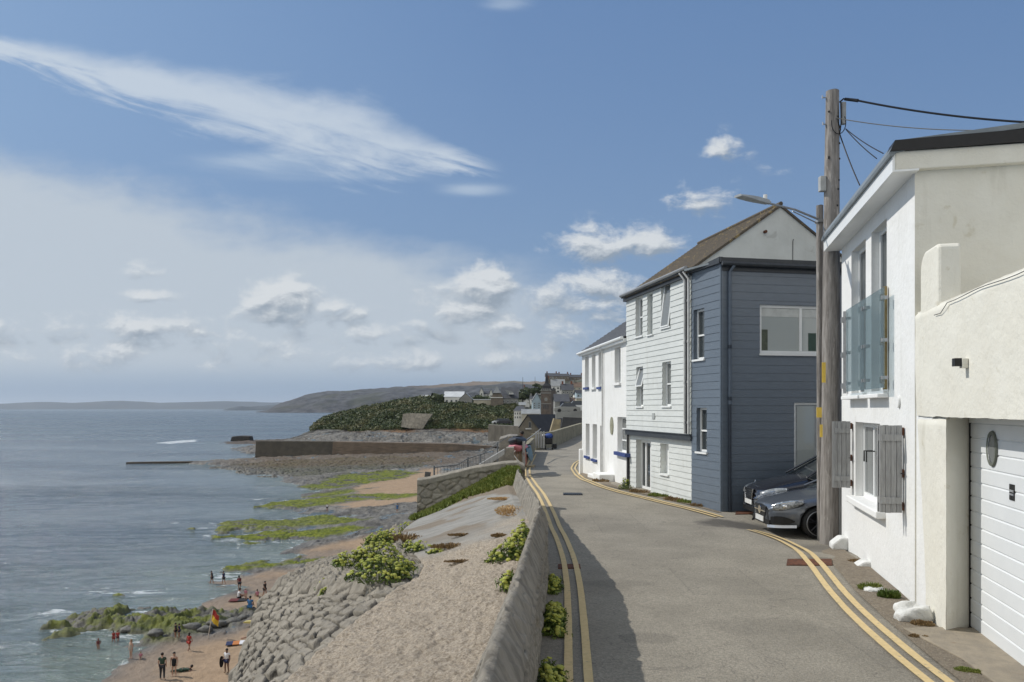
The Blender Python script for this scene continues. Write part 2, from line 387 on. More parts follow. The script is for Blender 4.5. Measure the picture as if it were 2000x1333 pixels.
LEDGES = [  # outline, height, moss
    ([(97, 1208), (130, 1187), (200, 1178), (222, 1170), (246, 1176), (300, 1184), (380, 1184), (430, 1186), (480, 1188), (520, 1200), (470, 1212), (430, 1214), (400, 1226), (372, 1238), (330, 1243), (284, 1240), (240, 1232), (200, 1224), (120, 1223)], 1.15, .72),
    ([(205, 1190), (222, 1172), (245, 1174), (240, 1190)], .8, .1), ([(56, 1190), (64, 1183), (76, 1188), (70, 1196)], .8, .1), ([(80, 1195), (95, 1182), (116, 1180), (120, 1190), (105, 1198)], .9, .6),
    ([(118, 1142), (130, 1136), (142, 1140), (130, 1145)], .6, 1), ([(148, 1145), (158, 1136), (172, 1140), (174, 1148)], .9, 1),
    ([(180, 1143), (205, 1137), (240, 1142), (262, 1134), (286, 1136), (322, 1148), (300, 1155), (240, 1152)], .8, 1),
    ([(395, 1112), (430, 1105), (450, 1092), (500, 1088), (525, 1098), (560, 1080), (590, 1075), (612, 1083), (640, 1072), (668, 1080), (620, 1100), (540, 1106), (480, 1116), (430, 1116)], .9, 1),
    ([(370, 1022), (420, 1014), (480, 1009), (560, 1006), (620, 1001), (650, 999), (690, 1004), (740, 1008), (700, 1020), (600, 1026), (480, 1030), (410, 1030)], .95, .85),
    ([(390, 1044), (420, 1032), (470, 1038), (520, 1028), (580, 1030), (680, 1022), (700, 1034), (640, 1046), (560, 1051), (490, 1058), (430, 1050)], .85, 1),
    ([(496, 984), (530, 974), (600, 970), (640, 966), (720, 962), (790, 962), (840, 966), (780, 976), (700, 976), (640, 984), (560, 989)], .9, .95),
    ([(575, 948), (620, 940), (660, 930), (700, 926), (760, 924), (830, 928), (790, 938), (720, 946), (660, 953), (600, 954)], .8, .9),
    ([(590, 966), (660, 957), (740, 952), (700, 962), (640, 968)], .4, .9),
    ([(400, 911), (500, 903), (600, 902), (760, 897), (860, 900), (830, 920), (700, 924), (600, 932), (520, 926), (450, 916)], .8, .08),
    ]
LEDGES = [(poly_plan(q, 17.4), h, m) for q, h, m in LEDGES]
def shore(X, D, full=False):
    X = np.asarray(X, float); D = np.asarray(D, float)
    wob = (fbm(X / 3.0, D / 3.0, 4) - .5) * (1.2 + D / 70.) + (fbm(X / 9.0, D / 7.0, 3) - .5) * 2.5
    sd = sdist(X + wob, D + wob * 2.0, LAND)
    h = np.where(sd > 0, 1.25 * (1 - np.exp(-sd * .055)) + .004 * np.minimum(sd, 60), np.maximum(sd * .07, -2.5))
    sand = np.zeros(X.shape)
    for q in SAND: sand = np.maximum(sand, sstep(-1.2 - D / 200, .8, sdist(X + wob, D + wob, q)))
    moss = np.zeros(X.shape); rockl = np.zeros(X.shape)
    w2 = sstep(80, 210, D); sc = .8 + 1.1 * w2; cw = D / 90.
    def two(f): return f(.8) * (1 - w2) + f(2.0) * w2
    rel = two(lambda c: ridged(X / (2.4 * c) + .3 * wob, D / (2.0 * c), 5)); fine = two(lambda c: fbm(X / (.7 * c), D / (.6 * c), 4))
    for q, hh, m in LEDGES:
        e = sdist(X + wob * 1.6, D + wob * 2.2, q); k = sstep(-.5, 2.2, e)
        h = np.maximum(h, k * ((hh * (.55 if q is not LEDGES[0][0] else 1.0)) * np.where(w2 > -1, -.06 + 1.05 * rel * (.45 + .75 * fine), 0) + .02) + (1 - k) * h)
        rockl = np.maximum(rockl, k); moss = np.maximum(moss, k * m)
    rocky = (1 - sand) * sstep(-1, 2, sd)
    ca = cells(X / 1.15 + wob * .8, D / 1.5 + wob * .5, .95); cb = cells(X / 3.2 + wob * .5, D / 4.0 + wob * .3, .95)
    blk_f1, blk_f2, blk_v = (p * (1 - w2) + q * w2 for p, q in zip(ca, cb))
    h = h + rocky * (1 - rockl) * ((rel - .55) * .55 * sc + blk_v * .22 * sc) + rockl * (1.15 - .7 * moss) * ((sstep(0, .22, blk_f2 - blk_f1) - .5) * .32 * sc * (.3 + blk_v))
    h = h + sand * (1 - rockl) * (fbm(X / .55, D / .55, 3) - .5) * .09
    back = sstep(282, 330, D) * sstep(-.36, -.22, X / D)
    h = h + back * (3.6 + 2.2 * rel)
    if not full: return h
    mn = moss * sstep(.50, .60, .55 * two(lambda c: fbm(X / (1.3 * c) + 9, D / (1.2 * c), 5)) + .45 * fbm(X / 6 + 3, D / 3.2, 4) + .10 * moss + .45 * (rel - .52))
    wet = sstep(5.5, 0.5, sd) + sstep(.35, .1, h) * .5
    shore.ledge = rockl
    return h, sd, np.clip(sand * (1 - rockl), 0, 1), mn, np.clip(wet, 0, 1), blk_v
def beach_mat():
    m, nt, b = principled('beach_ground')
    tc = nt.nodes.new('ShaderNodeTexCoord'); vo = NX(nt, tc.outputs['Object'])
    def at(n):
        a = nt.nodes.new('ShaderNodeAttribute'); a.attribute_name = n; return NX(nt, a.outputs['Fac'])
    mp = nt.nodes.new('ShaderNodeMapping'); nt.links.new(vo.k, mp.inputs[0]); mp.inputs['Scale'].default_value = (1, .6, 2.5)
    vs = NX(nt, mp.outputs[0])
    a = noise(nt, vs, .9, 8, .68); c = noise(nt, vo, 3.0, 6, .7)
    rock = mixc(nt, a.ss(.34, .66), (.060, .058, .053), (.20, .188, .168)); rock = mixc(nt, c.ss(.55, .75) * .5, rock, (.05, .05, .047))
    lg = noise(nt, vs, .11, 6, .68, .6); rock = mixc(nt, lg.ss(.52, .66) * .6, rock, (.30, .285, .26)); rock = mixc(nt, lg.ss(.48, .36) * .65, rock, (.055, .05, .045))
    rock = mixc(nt, at('block') * .30, rock, (.20, .19, .17))
    brown = at('brown'); rock = mixc(nt, at('ledge') * .6, rock, mixc(nt, c.ss(.4, .65), (.035, .036, .028), (.10, .098, .07)))
    rock = mixc(nt, brown * .7, rock, (.11, .075, .045))
    sd_ = mixc(nt, noise(nt, vo, 1.3, 6).ss(.3, .7), (.36, .255, .165), (.29, .205, .13)); sd_ = mixc(nt, c.ss(.5, .72) * .35, sd_, (.20, .14, .10))
    ms = mixc(nt, noise(nt, vo, 1.1, 7, .65).ss(.32, .66), (.060, .082, .008), (.185, .205, .016)); ms = mixc(nt, c.ss(.52, .7) * .6, ms, (.022, .030, .010))
    col = mixc(nt, at('sand'), rock, sd_); wet = at('wet')
    col = mixc(nt, wet * .45, col, (.10, .092, .082)); col = mixc(nt, at('moss'), col, ms)
    pool = noise(nt, NX(nt, mp.outputs[0]), .22, 4, .5, .8).ss(.60, .635) * (1.0 - at('sand')) * (1.0 - at('moss')) * (1.0 - at('ledge'))
    col = mixc(nt, pool * .85, col, (.10, .125, .13))
    nt.links.new(col.k, b.inputs['Base Color']); r = 0.92 - wet * 0.3 * (1.0 - at('moss')) - pool * .62; nt.links.new(r.k, b.inputs['Roughness']); b.inputs['Specular IOR Level'].default_value = .25
    bn = nt.nodes.new('ShaderNodeBump'); bn.inputs['Distance'].default_value = .16; bn.inputs['Strength'].default_value = .9
    hh = noise(nt, vs, 1.6, 8, .7); nt.links.new(hh.k, bn.inputs['Height']); nt.links.new(bn.outputs[0], b.inputs['Normal'])
    return m
us = np.linspace(-.80, .10, 760); Ds = np.r_[np.linspace(14, 43, 40), np.exp(np.linspace(math.log(44), math.log(345), 720))]
Dg, ug = np.meshgrid(Ds, us, indexing='ij'); Xg = ug * Dg
H, SDg, sandm, mossm, wetm, blk = shore(Xg, Dg, True)
brownm = sstep(292, 280, Dg) * sstep(215, 235, Dg) * sstep(-.42, -.30, ug) * sstep(-.02, -.10, ug) * .9
beach = grid_obj('beach', Xg, Dg, SEA + H, beach_mat(), attrs=dict(sand=sandm, moss=mossm, wet=wetm, block=blk, brown=brownm, ledge=shore.ledge))
tag(beach, 'sandy cove and weed covered rock ledges below the sea wall', kind='structure')
def beach_z(x, y): return SEA + float(shore(np.array([[x]]), np.array([[y]]))[0, 0])
def on_beach(px, py):
    D = F * 17.2 / (py - HZ)
    for _ in range(8):
        z = beach_z((px - 1000) / F * D, D); D = F * max(-z, 5) / (py - HZ) * .5 + D * .5
    return V(((px - 1000) / F * D, D, max(z, SEA - .25)))

# ---- sea
def sea_mat():
    m, nt, b = principled('sea_water')
    tc = nt.nodes.new('ShaderNodeTexCoord'); vo = NX(nt, tc.outputs['Object'])
    def at(n):
        a = nt.nodes.new('ShaderNodeAttribute'); a.attribute_name = n; return NX(nt, a.outputs['Fac'])
    far = at('far')
    streak = nt.nodes.new('ShaderNodeMapping'); nt.links.new(vo.k, streak.inputs[0]); streak.inputs['Scale'].default_value = (.35, 1, 1); streak.inputs['Rotation'].default_value = (0, 0, R(6))
    vs = NX(nt, streak.outputs[0])
    big = noise(nt, vs, .02, 5, .6)
    base = mixc(nt, big.ss(.38, .62), (.034, .062, .090), (.10, .140, .172))
    sh = at('shallow'); base = mixc(nt, sh, base, (.15, .19, .175))
    fo = at('foam'); fn = noise(nt, vs, 1.1, 7, .7, .4)
    f = (fo * 1.35 + fn * 2.0 - 1.78).ss(0, .40) * .85
    col = mixc(nt, f, base, (.74, .77, .78)); nt.links.new(col.k, b.inputs['Base Color'])
    ro = (far * .14 + .08) + f * .5 + big.ss(.4, .6) * .10; nt.links.new(ro.k, b.inputs['Roughness']); b.inputs['IOR'].default_value = 1.33
    b1 = nt.nodes.new('ShaderNodeBump'); b1.inputs['Distance'].default_value = 1.0
    h = noise(nt, vs, .30, 7, .64, .2) * 2.5 + noise(nt, vs, .055, 6, .6, .2) * 5.0 + noise(nt, vs, 1.6, 5, .6) * .20
    nt.links.new(h.k, b1.inputs['Height']); b1.inputs['Strength'].default_value = .8; nt.links.new(b1.outputs[0], b.inputs['Normal'])
    return m
us = np.concatenate([np.linspace(-3.0, -.82, 30), np.linspace(-.80, .10, 360), np.linspace(.14, 2.2, 20)])
Ds = np.exp(np.linspace(math.log(30), math.log(60000), 620)); Ds[0] = 4
Dg, ug = np.meshgrid(Ds, us, indexing='ij'); Xg = ug * Dg
SDs = sdist(Xg, Dg, LAND)
ledge_d = np.full(Xg.shape, -1e3)
for q, hh, mm in LEDGES: ledge_d = np.maximum(ledge_d, sdist(Xg, Dg, q))
FOAM = [([(296, 866), (330, 862), (390, 858), (388, 863), (330, 868)], 1.0), ([(466, 978), (500, 974), (540, 972), (500, 979)], 1.0), ([(305, 1022), (340, 1016), (372, 1018), (350, 1028)], .8),
        ([(335, 1030), (370, 1026), (352, 1034)], .8), ([(460, 1104), (490, 1100), (500, 1112), (478, 1116)], .8), ([(180, 1150), (210, 1143), (240, 1150), (200, 1156)], .9),
        ([(540, 983), (600, 982), (640, 986), (590, 992)], .8), ([(480, 940), (560, 930), (600, 935), (520, 942)], .55), ([(450, 924), (540, 920), (560, 930), (490, 932)], .6),
        ([(400, 888), (480, 884), (500, 890), (420, 892)], .45), ([(300, 1190), (390, 1176), (450, 1148), (430, 1170), (360, 1184)], .5), ([(240, 1238), (330, 1246), (350, 1250), (280, 1246)], .8),
        ([(300, 905), (420, 915), (460, 922), (300, 918), (200, 910)], .35), ([(560, 860), (600, 856), (640, 857), (600, 863)], .9)]
foam = np.maximum(sstep(-2.2, -.1, SDs) * .62 * sstep(600, 300, Dg), sstep(-1.6, -.1, ledge_d) * .60)
for q, k in FOAM:
    q = poly_plan(q, 18.0); foam = np.maximum(foam, k * .8 * sstep(-3.5, 3.0, sdist(Xg, Dg, q)))
shal = np.clip(np.exp(np.minimum(SDs, 0) / 9.0) * .95 + sstep(120, 55, Dg) * .28, 0, 1) * sstep(500, 200, Dg)
wav = np.sin(Dg / 2.6 + Xg * .05 + 3 * fbm(Xg / 25, Dg / 25, 3)) * .10 * (fbm(Xg / 12, Dg / 6, 3)) + (fbm(Xg / 3., Dg / 1.3, 3) - .5) * .16
swell = np.exp(-((Dg - (178 + .0 * Xg + 6 * np.sin(Xg / 40))) / 5.0) ** 2) * .5 * sstep(-140, -100, Xg)
sea = grid_obj('sea', Xg, Dg, SEA + (wav * sstep(-.5, -6, SDs) * sstep(420, 150, Dg) + swell * sstep(-2, -8, SDs)), sea_mat(), attrs=dict(foam=foam, shallow=shal, far=sstep(60, 600, Dg)))
tag(sea, 'calm grey blue sea', kind='structure')

# ---- road level
def rz(X, D):
    X = np.asarray(X, float); D = np.asarray(D, float)
    z = -2.6 - .11 * sstep(4.6, 5.8, X) * sstep(13.4, 15, D) * sstep(18.6, 17.6, D)
    return z - .25 * sstep(26, 34, D) + .25 * sstep(58, 75, D) 
LX = np.array([[-8, -.83], [11.4, .521], [17.8, .24], [20, .30], [24, .42], [28, .30], [36, .75], [44, 1.1], [52, 1.5], [56.5, 3.0], [77, 7.0], [90, 9.5]])
def left_x(D): return np.interp(D, LX[:, 0], LX[:, 1])
asphalt = M('asphalt_with_shell_grit', (.35, .315, .255), (.23, .208, .168), 34, .92, .02, 45, big=.42, bigscale=.7, spots=(.42, .40, .35), spot_scale=42, spot_cut=.62, detail=8)
def road_stains(m):
    nt = m.node_tree; b = nt.nodes['Principled BSDF']; src = b.inputs['Base Color'].links[0].from_socket
    tc = nt.nodes.new('ShaderNodeTexCoord'); sp = nt.nodes.new('ShaderNodeSeparateXYZ'); nt.links.new(tc.outputs['Object'], sp.inputs[0])
    x, y = NX(nt, sp.outputs[0]), NX(nt, sp.outputs[1]); col = NX(nt, src)
    wv = noise(nt, NX(nt, tc.outputs['Object']), 2.2, 6, .65)
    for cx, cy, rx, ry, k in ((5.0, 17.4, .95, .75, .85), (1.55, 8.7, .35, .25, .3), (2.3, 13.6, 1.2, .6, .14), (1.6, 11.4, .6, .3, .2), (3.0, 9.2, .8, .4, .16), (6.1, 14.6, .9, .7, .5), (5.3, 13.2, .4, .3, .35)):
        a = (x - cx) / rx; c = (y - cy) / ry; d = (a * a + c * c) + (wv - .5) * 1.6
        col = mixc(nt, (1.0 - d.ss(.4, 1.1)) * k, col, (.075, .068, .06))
    for cx, cy, hx, hy, k in ((3.1, 11.6, .55, .9, .16), (2.4, 17.5, .5, 1.5, .13), (4.1, 8.4, .35, .7, .18), (1.9, 6.2, .5, .5, .12), (3.0, 24.0, .6, 1.6, .14)):
        a = (x - cx + y * .0).ab() - hx; c = (y - cy).ab() - hy; d = a.mx(c) + (wv - .5) * .10
        col = mixc(nt, (1.0 - d.ss(-.01, .02)) * (k * .45), col, (.10, .094, .085)); col = mixc(nt, (1.0 - d.ab().ss(.0, .022)) * .20, col, (.07, .065, .06))
    crack = noise(nt, NX(nt, tc.outputs['Object']), .9, 4, .55, 1.2); ck = (1.0 - (crack - .5).ab().ss(.0, .006)) * .45
    col = mixc(nt, ck, col, (.10, .09, .08)); nt.links.new(col.k, b.inputs['Base Color'])
road_stains(asphalt)
rows = np.concatenate([np.linspace(-8, 30, 190), np.linspace(30.5, 92, 110)]); ss_ = np.linspace(0, 1, 60)
Dg, sg = np.meshgrid(rows, ss_, indexing='ij'); lx = left_x(Dg); Xg = lx - .05 + sg * (12.0 - lx)
road = grid_obj('road', Xg, Dg, rz(Xg, Dg) + (fbm(Xg / 1.5, Dg / 1.5, 3) - .5) * .025, asphalt); tag(road, 'narrow grey asphalt lane with double yellow lines', kind='structure')
# land below and around the road
def land_z(X, D): return rz(X, D) - .05 - np.clip((left_x(D) - .15 - X), 0, 4) * .30 * sstep(20, 23, D)
earth = M('earth_and_gravel', (.20, .165, .12), (.14, .12, .085), 4, .95, .05, 10, spots=(.28, .25, .20), spot_scale=9)
rows = np.linspace(-10, 95, 120); Xs = np.concatenate([np.linspace(0, 1, 40)])
Dg, sg = np.meshgrid(rows, Xs, indexing='ij'); lx = np.where(Dg < 20.2, left_x(Dg) + .02, np.interp(Dg, [20.2, 24, 50, 56, 95], [-2.35, -3.3, -3.6, 1.5, 9]))
Xg = lx + sg * (60 - lx); Xg = lx + (sg ** 2) * (60 - lx)
tag(grid_obj('ground', Xg, Dg, land_z(Xg, Dg) + .0, earth), 'bare ground beside and under the lane', kind='structure')
# retaining edge of that land above the beach
def skirt(name, pts, z0f, zb, mat, label, cat, amp=.18, size=.55, bat=.08):
    pts = np.array(pts, float); seg = np.r_[0, np.cumsum(np.hypot(np.diff(pts[:, 0]), np.diff(pts[:, 1])))]
    L = seg[-1]; nl = int(L / .22) + 2; nh = 60; s = np.linspace(0, L, nl); k = np.linspace(0, 1, nh)
    S, K = np.meshgrid(s, k, indexing='ij'); x = np.interp(S, seg, pts[:, 0]); y = np.interp(S, seg, pts[:, 1]); zt = np.interp(S, seg, pts[:, 2])
    z = zt + (zb - zt) * K; f1, f2, cv = cells(S / size, z / (size * .6), .7); b = sstep(.05, .35, f2 - f1) * amp * (.5 + cv)
    gx = np.gradient(x, axis=0); gy = np.gradient(y, axis=0); g = np.hypot(gx, gy) + 1e-9
    off = b + (zt - z) * bat
    o = grid_obj(name, x - gy / g * off, y + gx / g * off, z, mat, attrs=dict(joint=1 - sstep(.0, .25, f2 - f1)), origin=(pts[0, 0], pts[0, 1], zb))
    return tag(o, label, cat)
rubble = M('rubble_masonry', (.275, .25, .21), (.195, .18, .155), 5, .92, .025, 16, big=.25, attr='joint', attr_amt=.75, spots=(.34, .315, .26), spot_scale=4)
skirt('retaining_wall', [(9, 95, -2.9), (1.5, 56, -2.95), (-3.6, 50, -4.0), (-3.3, 24, -3.6), (-2.6, 21, -3.2)], None, -17.8, rubble,
      'rubble retaining wall dropping from the lane to the beach beyond the railings', 'wall')

# ================================================================== SEA WALL APRON (near, left)
TE = np.array([plan(a, b, h) + (-h,) for a, b, h in [(150, 1640, 2.12), (330, 1500, 2.12), (537, 1333, 2.12), (594, 1280, 2.12), (673, 1219, 2.14), (760, 1154, 2.18), (806, 1129, 2.2), (821, 1104, 2.25), (790, 1076, 2.35), (768, 1052, 2.42), (781, 1032, 2.5)]] +
              [(-2.34, 17.8, -2.62), (-2.5, 20.2, -2.87)])
TE = np.vstack([[-2.6, 2.4, -2.12], TE[TE[:, 1] > 2.5]])
def te_x(D): return np.interp(D, TE[:, 1], TE[:, 0])
def te_z(D): return np.interp(D, TE[:, 1], TE[:, 2])
def wall_left(D): return np.where(D < 11.4, -.62 + .07 * D, np.interp(D, [11.4, 17.8, 20.4], [.178, -.10, -.12]))
def apron_z(X, D):
    xl = te_x(D); xr = wall_left(D); s = np.clip((X - xl) / (xr - xl), 0, 1)
    z = te_z(D) + (-1.80 - te_z(D)) * s ** 1.1
    return z + .22 * sstep(18.2, 20.2, D) * s
rows = np.concatenate([np.linspace(2.4, 12, 420), np.linspace(12.04, 20.3, 200)]); ss_ = np.r_[np.full(10, 0.0), np.linspace(0, 1, 230)]; drop = np.r_[np.linspace(1.3, .04, 10), np.zeros(230)]
Dg, sg = np.meshgrid(rows, ss_, indexing='ij'); Xg = te_x(Dg) + sg * (wall_left(Dg) + .32 - te_x(Dg))
wob = (fbm(Xg * 1.2, Dg * 1.2, 3) - .5)
grit = sstep(13.2, 10.5, Dg + wob * 3 + (Xg + 1) * -.5)
Zg = apron_z(Xg, Dg) + grit * ((fbm(Xg * 17, Dg * 19, 3) - .5) * .050 + (fbm(Xg * 3, Dg * 2, 3) - .5) * .06) + (1 - grit) * (fbm(Xg * 2, Dg * 1.5, 4) - .5) * .022
Zg -= drop[None]; Xg = Xg - (drop[None] > 0) * .015 + (drop[None] > .05) * (fbm(Dg * 4, Zg * 5, 3) - .5) * .12
Zg -= .12 * sstep(.06, 0, sg) * (.5 + fbm(Xg * 3, Dg * 3, 3))
soil = sstep(.50, .60, fbm(Xg * 1.1 + 4, Dg * 1.0, 4)) * sstep(12, 13.5, Dg) * .8
soil = np.maximum(soil, sstep(0, .4, Dg - np.interp(Xg, [-2.6, -1.5, -.8, .1], [18.0, 18.4, 17.8, 15.6]) + wob * .8) * .9)
turf = sstep(0, .25, Dg - np.interp(Xg, [-2.6, -1.9, -1.2, .1], [18.4, 18.6, 19.1, 17.7]) + wob * .4)
def apron_mat():
    m, nt, b = principled('worn_concrete_apron'); tc = nt.nodes.new('ShaderNodeTexCoord'); vo = NX(nt, tc.outputs['Object'])
    def at(n):
        a = nt.nodes.new('ShaderNodeAttribute'); a.attribute_name = n; return NX(nt, a.outputs['Fac'])
    mp = nt.nodes.new('ShaderNodeMapping'); nt.links.new(vo.k, mp.inputs[0]); mp.inputs['Scale'].default_value = (.55, 1.6, 1); vs = NX(nt, mp.outputs[0])
    g1 = noise(nt, vo, 42, 7, .72); g2 = noise(nt, vo, 1.4, 5, .6); g3 = noise(nt, vs, 3.2, 7, .68); pebb = noise(nt, vo, 70, 3, .6)
    gritc = mixc(nt, g1.ss(.36, .64), (.26, .212, .155), (.50, .42, .325)); gritc = mixc(nt, pebb.ss(.60, .68) * .7, gritc, (.55, .50, .43)); gritc = mixc(nt, pebb.ss(.42, .30) * .85, gritc, (.10, .08, .06))
    gritc = mixc(nt, g2.ss(.5, .72) * .35, gritc, (.28, .235, .18))
    conc = mixc(nt, g3.ss(.34, .66), (.24, .23, .205), (.325, .31, .28)); conc = mixc(nt, g1.ss(.6, .75) * .35, conc, (.14, .13, .115))
    col = mixc(nt, at('grit'), conc, gritc); col = mixc(nt, at('soil') * .75, col, (.17, .115, .06)); col = mixc(nt, at('turf'), col, (.075, .085, .03))
    nt.links.new(col.k, b.inputs['Base Color']); b.inputs['Roughness'].default_value = .92
    bn = nt.nodes.new('ShaderNodeBump'); bn.inputs['Distance'].default_value = .03; hh = g1 * .8 + g3 * .8
    nt.links.new(hh.k, bn.inputs['Height']); nt.links.new(bn.outputs[0], b.inputs['Normal']); return m
apron = grid_obj('sea_wall_apron', Xg, Dg, Zg, apron_mat(), attrs=dict(grit=grit, soil=soil, turf=turf), origin=(-1.2, 8, -2.6))
tag(apron, 'worn concrete apron strewn with shell grit beside the low parapet', 'sea wall')
# rubble revetment falling from the apron edge
BE = np.array([plan(a, b, 3.75) + (-3.75,) for a, b in [(120, 1640), (330, 1500), (455, 1333), (500, 1230), (520, 1165), (575, 1130), (622, 1112)]] + [(-3.7, 17.6, -3.5), (-2.5, 16.4, -2.75)])
TT = TE[TE[:, 1] < 10.9]
def resamp(a, n):
    s = np.r_[0, np.cumsum(np.hypot(np.diff(a[:, 0]), np.diff(a[:, 1])))]; t = np.linspace(0, s[-1], n)
    return np.stack([np.interp(t, s, a[:, k]) for k in range(3)], 1)
T2 = resamp(np.vstack([TT, TE[(TE[:, 1] > 10.9) & (TE[:, 1] < 16)]]), 600); T2[:, 0] += .12; T2[:, 2] -= .03; B2 = resamp(BE, 600); B3 = B2.copy(); B3[:, 2] = -17.9; B3[:, 0] -= .9
kk = np.linspace(0, 1, 340)[None, :, None]; top = T2[:, None] * (1 - kk) + B2[:, None] * kk
top[:, :, 2] += (.06 * np.sin(kk[..., 0] * math.pi))
k3 = np.linspace(0, 1, 120)[1:][None, :, None]; low = B2[:, None] * (1 - k3) + B3[:, None] * k3
A = np.concatenate([top, low], 1); X0, Y0, Z0 = A[..., 0], A[..., 1], A[..., 2]
px_ = 1000 + X0 / Y0 * F; py_ = HZ - Z0 / Y0 * F
tier = sstep(0, 10, (1160 + (px_ - 500) * .03 + 6 * (fbm(px_ / 40, py_ / 40, 2) - .5)) - py_) * (np.arange(A.shape[1]) < 340)[None]
sarr = np.linspace(0, 1, 600)[:, None] * 12.5 + 0 * X0; karr = np.concatenate([np.linspace(0, 5.2, 340), 5.2 + np.linspace(0, 13, 120)[1:]])[None] + 0 * X0
w1 = (fbm(X0 * .8, Y0 * .5, 3) - .5) * .9
tier = tier * sstep(0, .9, karr)
f1, f2, cv = cells(sarr / .28 + w1 * .25 + .5 * np.floor(karr / .44), karr / .44 + w1 * .2, .42)
tilt = cells.tilt
g = f2 - f1; stone = sstep(.03, .20, g)
amp = (.045 * (.5 + 1.0 * cv) + tilt * .045) * (1 - .68 * tier) * sstep(0, .12, karr)
rough = (ridged(X0 * 6, Y0 * 4 + Z0 * 6, 5) - .6) + (fbm(X0 * 18, Y0 * 14 + Z0 * 9, 3) - .5) * .7
Zr = Z0 + stone * amp + rough * (.034 + .05 * tier) + tier * .16 + tier * (fbm(X0 * 2.2, Y0 * 1.2, 4) - .5) * .22
Xr = X0 - stone * amp * .5 - (karr > 5.2) * stone * .12
rev_mat = M('sea_wall_stone', (.325, .29, .235), (.215, .19, .15), 5, .92, .05, 9, (1, .6, 1), big=.2, attr='joint', attr_amt=.85, spots=(.40, .37, .31), spot_scale=5, spot_cut=.6)
rev = grid_obj('stone_revetment', Xr, Y0, Zr, rev_mat, attrs=dict(joint=np.clip((1 - sstep(.04, .22, g)) * (1 - .72 * tier) * 1.2 + cv * .22, 0, 1)), origin=(-4, 12, -17.9))
tag(rev, 'sloping face of squared grey stones below the gritty apron', 'sea wall')
skirt('lower_sea_wall', [(-2.5, 20.2, -2.95), (-2.38, 18.2, -2.8), (-2.45, 16.7, -2.7), (-2.35, 15.2, -2.68), (-1.88, 13.6, -2.68)], None, -17.8, rubble,
      'rubble face of the sea wall under the samphire and turf strip', 'wall')

# ---- parapet between apron and lane
def parapet():
    Dk = np.concatenate([np.linspace(1.6, 11.36, 520), [11.4], np.linspace(11.45, 19.6, 240)])
    prof = [(-.40, -2.35), (-.385, -1.95), (-.36, -1.80), (-.185, -1.435), (-.155, -1.42), (-.12, -1.44), (-.01, -1.615), (.0, -1.64), (.008, -1.68), (-.005, -1.9), (.004, -2.2), (.0, -2.75)]
    pp = []
    for (a, b), (c, d) in zip(prof[:-1], prof[1:]):
        n = max(2, int(math.hypot(c - a, d - b) / .022))
        for i in range(n): pp.append((a + (c - a) * i / n, b + (d - b) * i / n))
    pp.append(prof[-1]); pp = np.array(pp)
    base = np.where(Dk <= 11.4, -.277 + .07 * Dk, np.interp(Dk, [11.4, 17.8, 19.6], [.521, .21, .24]))
    narrow = np.interp(Dk, [0, 4, 11.4, 19.6], [1, 1, .62, .5])
    hgt = (fbm(Dk * .8, Dk * 0 + 3, 4) - .5) * .07
    X = base[:, None] + pp[None, :, 0] * narrow[:, None]; Z = pp[None, :, 1] + hgt[:, None] * sstep(-2.2, -1.7, pp[None, :, 1]); Y = Dk[:, None] + 0 * X
    Z = Z - sstep(17.5, 19.6, Y) * .12
    side = pp[None, :, 0] > -.14; vert = (pp[None, :, 1] < -1.66) & side
    lines = (ridged(Y * .22, Z * 22, 3) - .5) * .07 * vert
    diag = (fbm((Y * 1.2 + Z * 6) * 4 + X * 20, Y * .5 + X, 4) - .5) * .035 * (~vert)
    diag = diag * 1.7 + (fbm(Y * 14 + Z * 9, Y * 3 + X * 30, 3) - .5) * .022 * (~vert)
    chips = -sstep(.60, .72, fbm(Y * 5, Z * 8 + X * 8, 3)) * .035
    nx = np.where(side, 1, -1)
    X = X + (lines + chips * vert) * nx; Z = Z + diag + chips * (~vert)
    X = X + (fbm(Y * 9, Z * 9 + X * 9, 3) - .5) * .018
    mat = M('weathered_parapet_concrete', (.33, .30, .25), (.185, .168, .14), 3.2, .92, .03, 16, (1.2, 2.6, .7), big=.3, attr='line', attr_amt=.75, spots=(.33, .32, .28), spot_scale=4.5, spot_cut=.60)
    o = grid_obj('parapet_wall', X, Y, Z, mat, attrs=dict(line=sstep(.0, -.02, lines) * vert), origin=(0, 6, -2.6))
    tag(o, 'low rough concrete parapet with a sloping top between lane and apron', 'wall')
    m = MB(); D = 19.6; bx = .24; m.box((bx - .08, D + .02, -2.2), .17, .05, 1.1); m.build('end_cap', mat, o)
parapet()

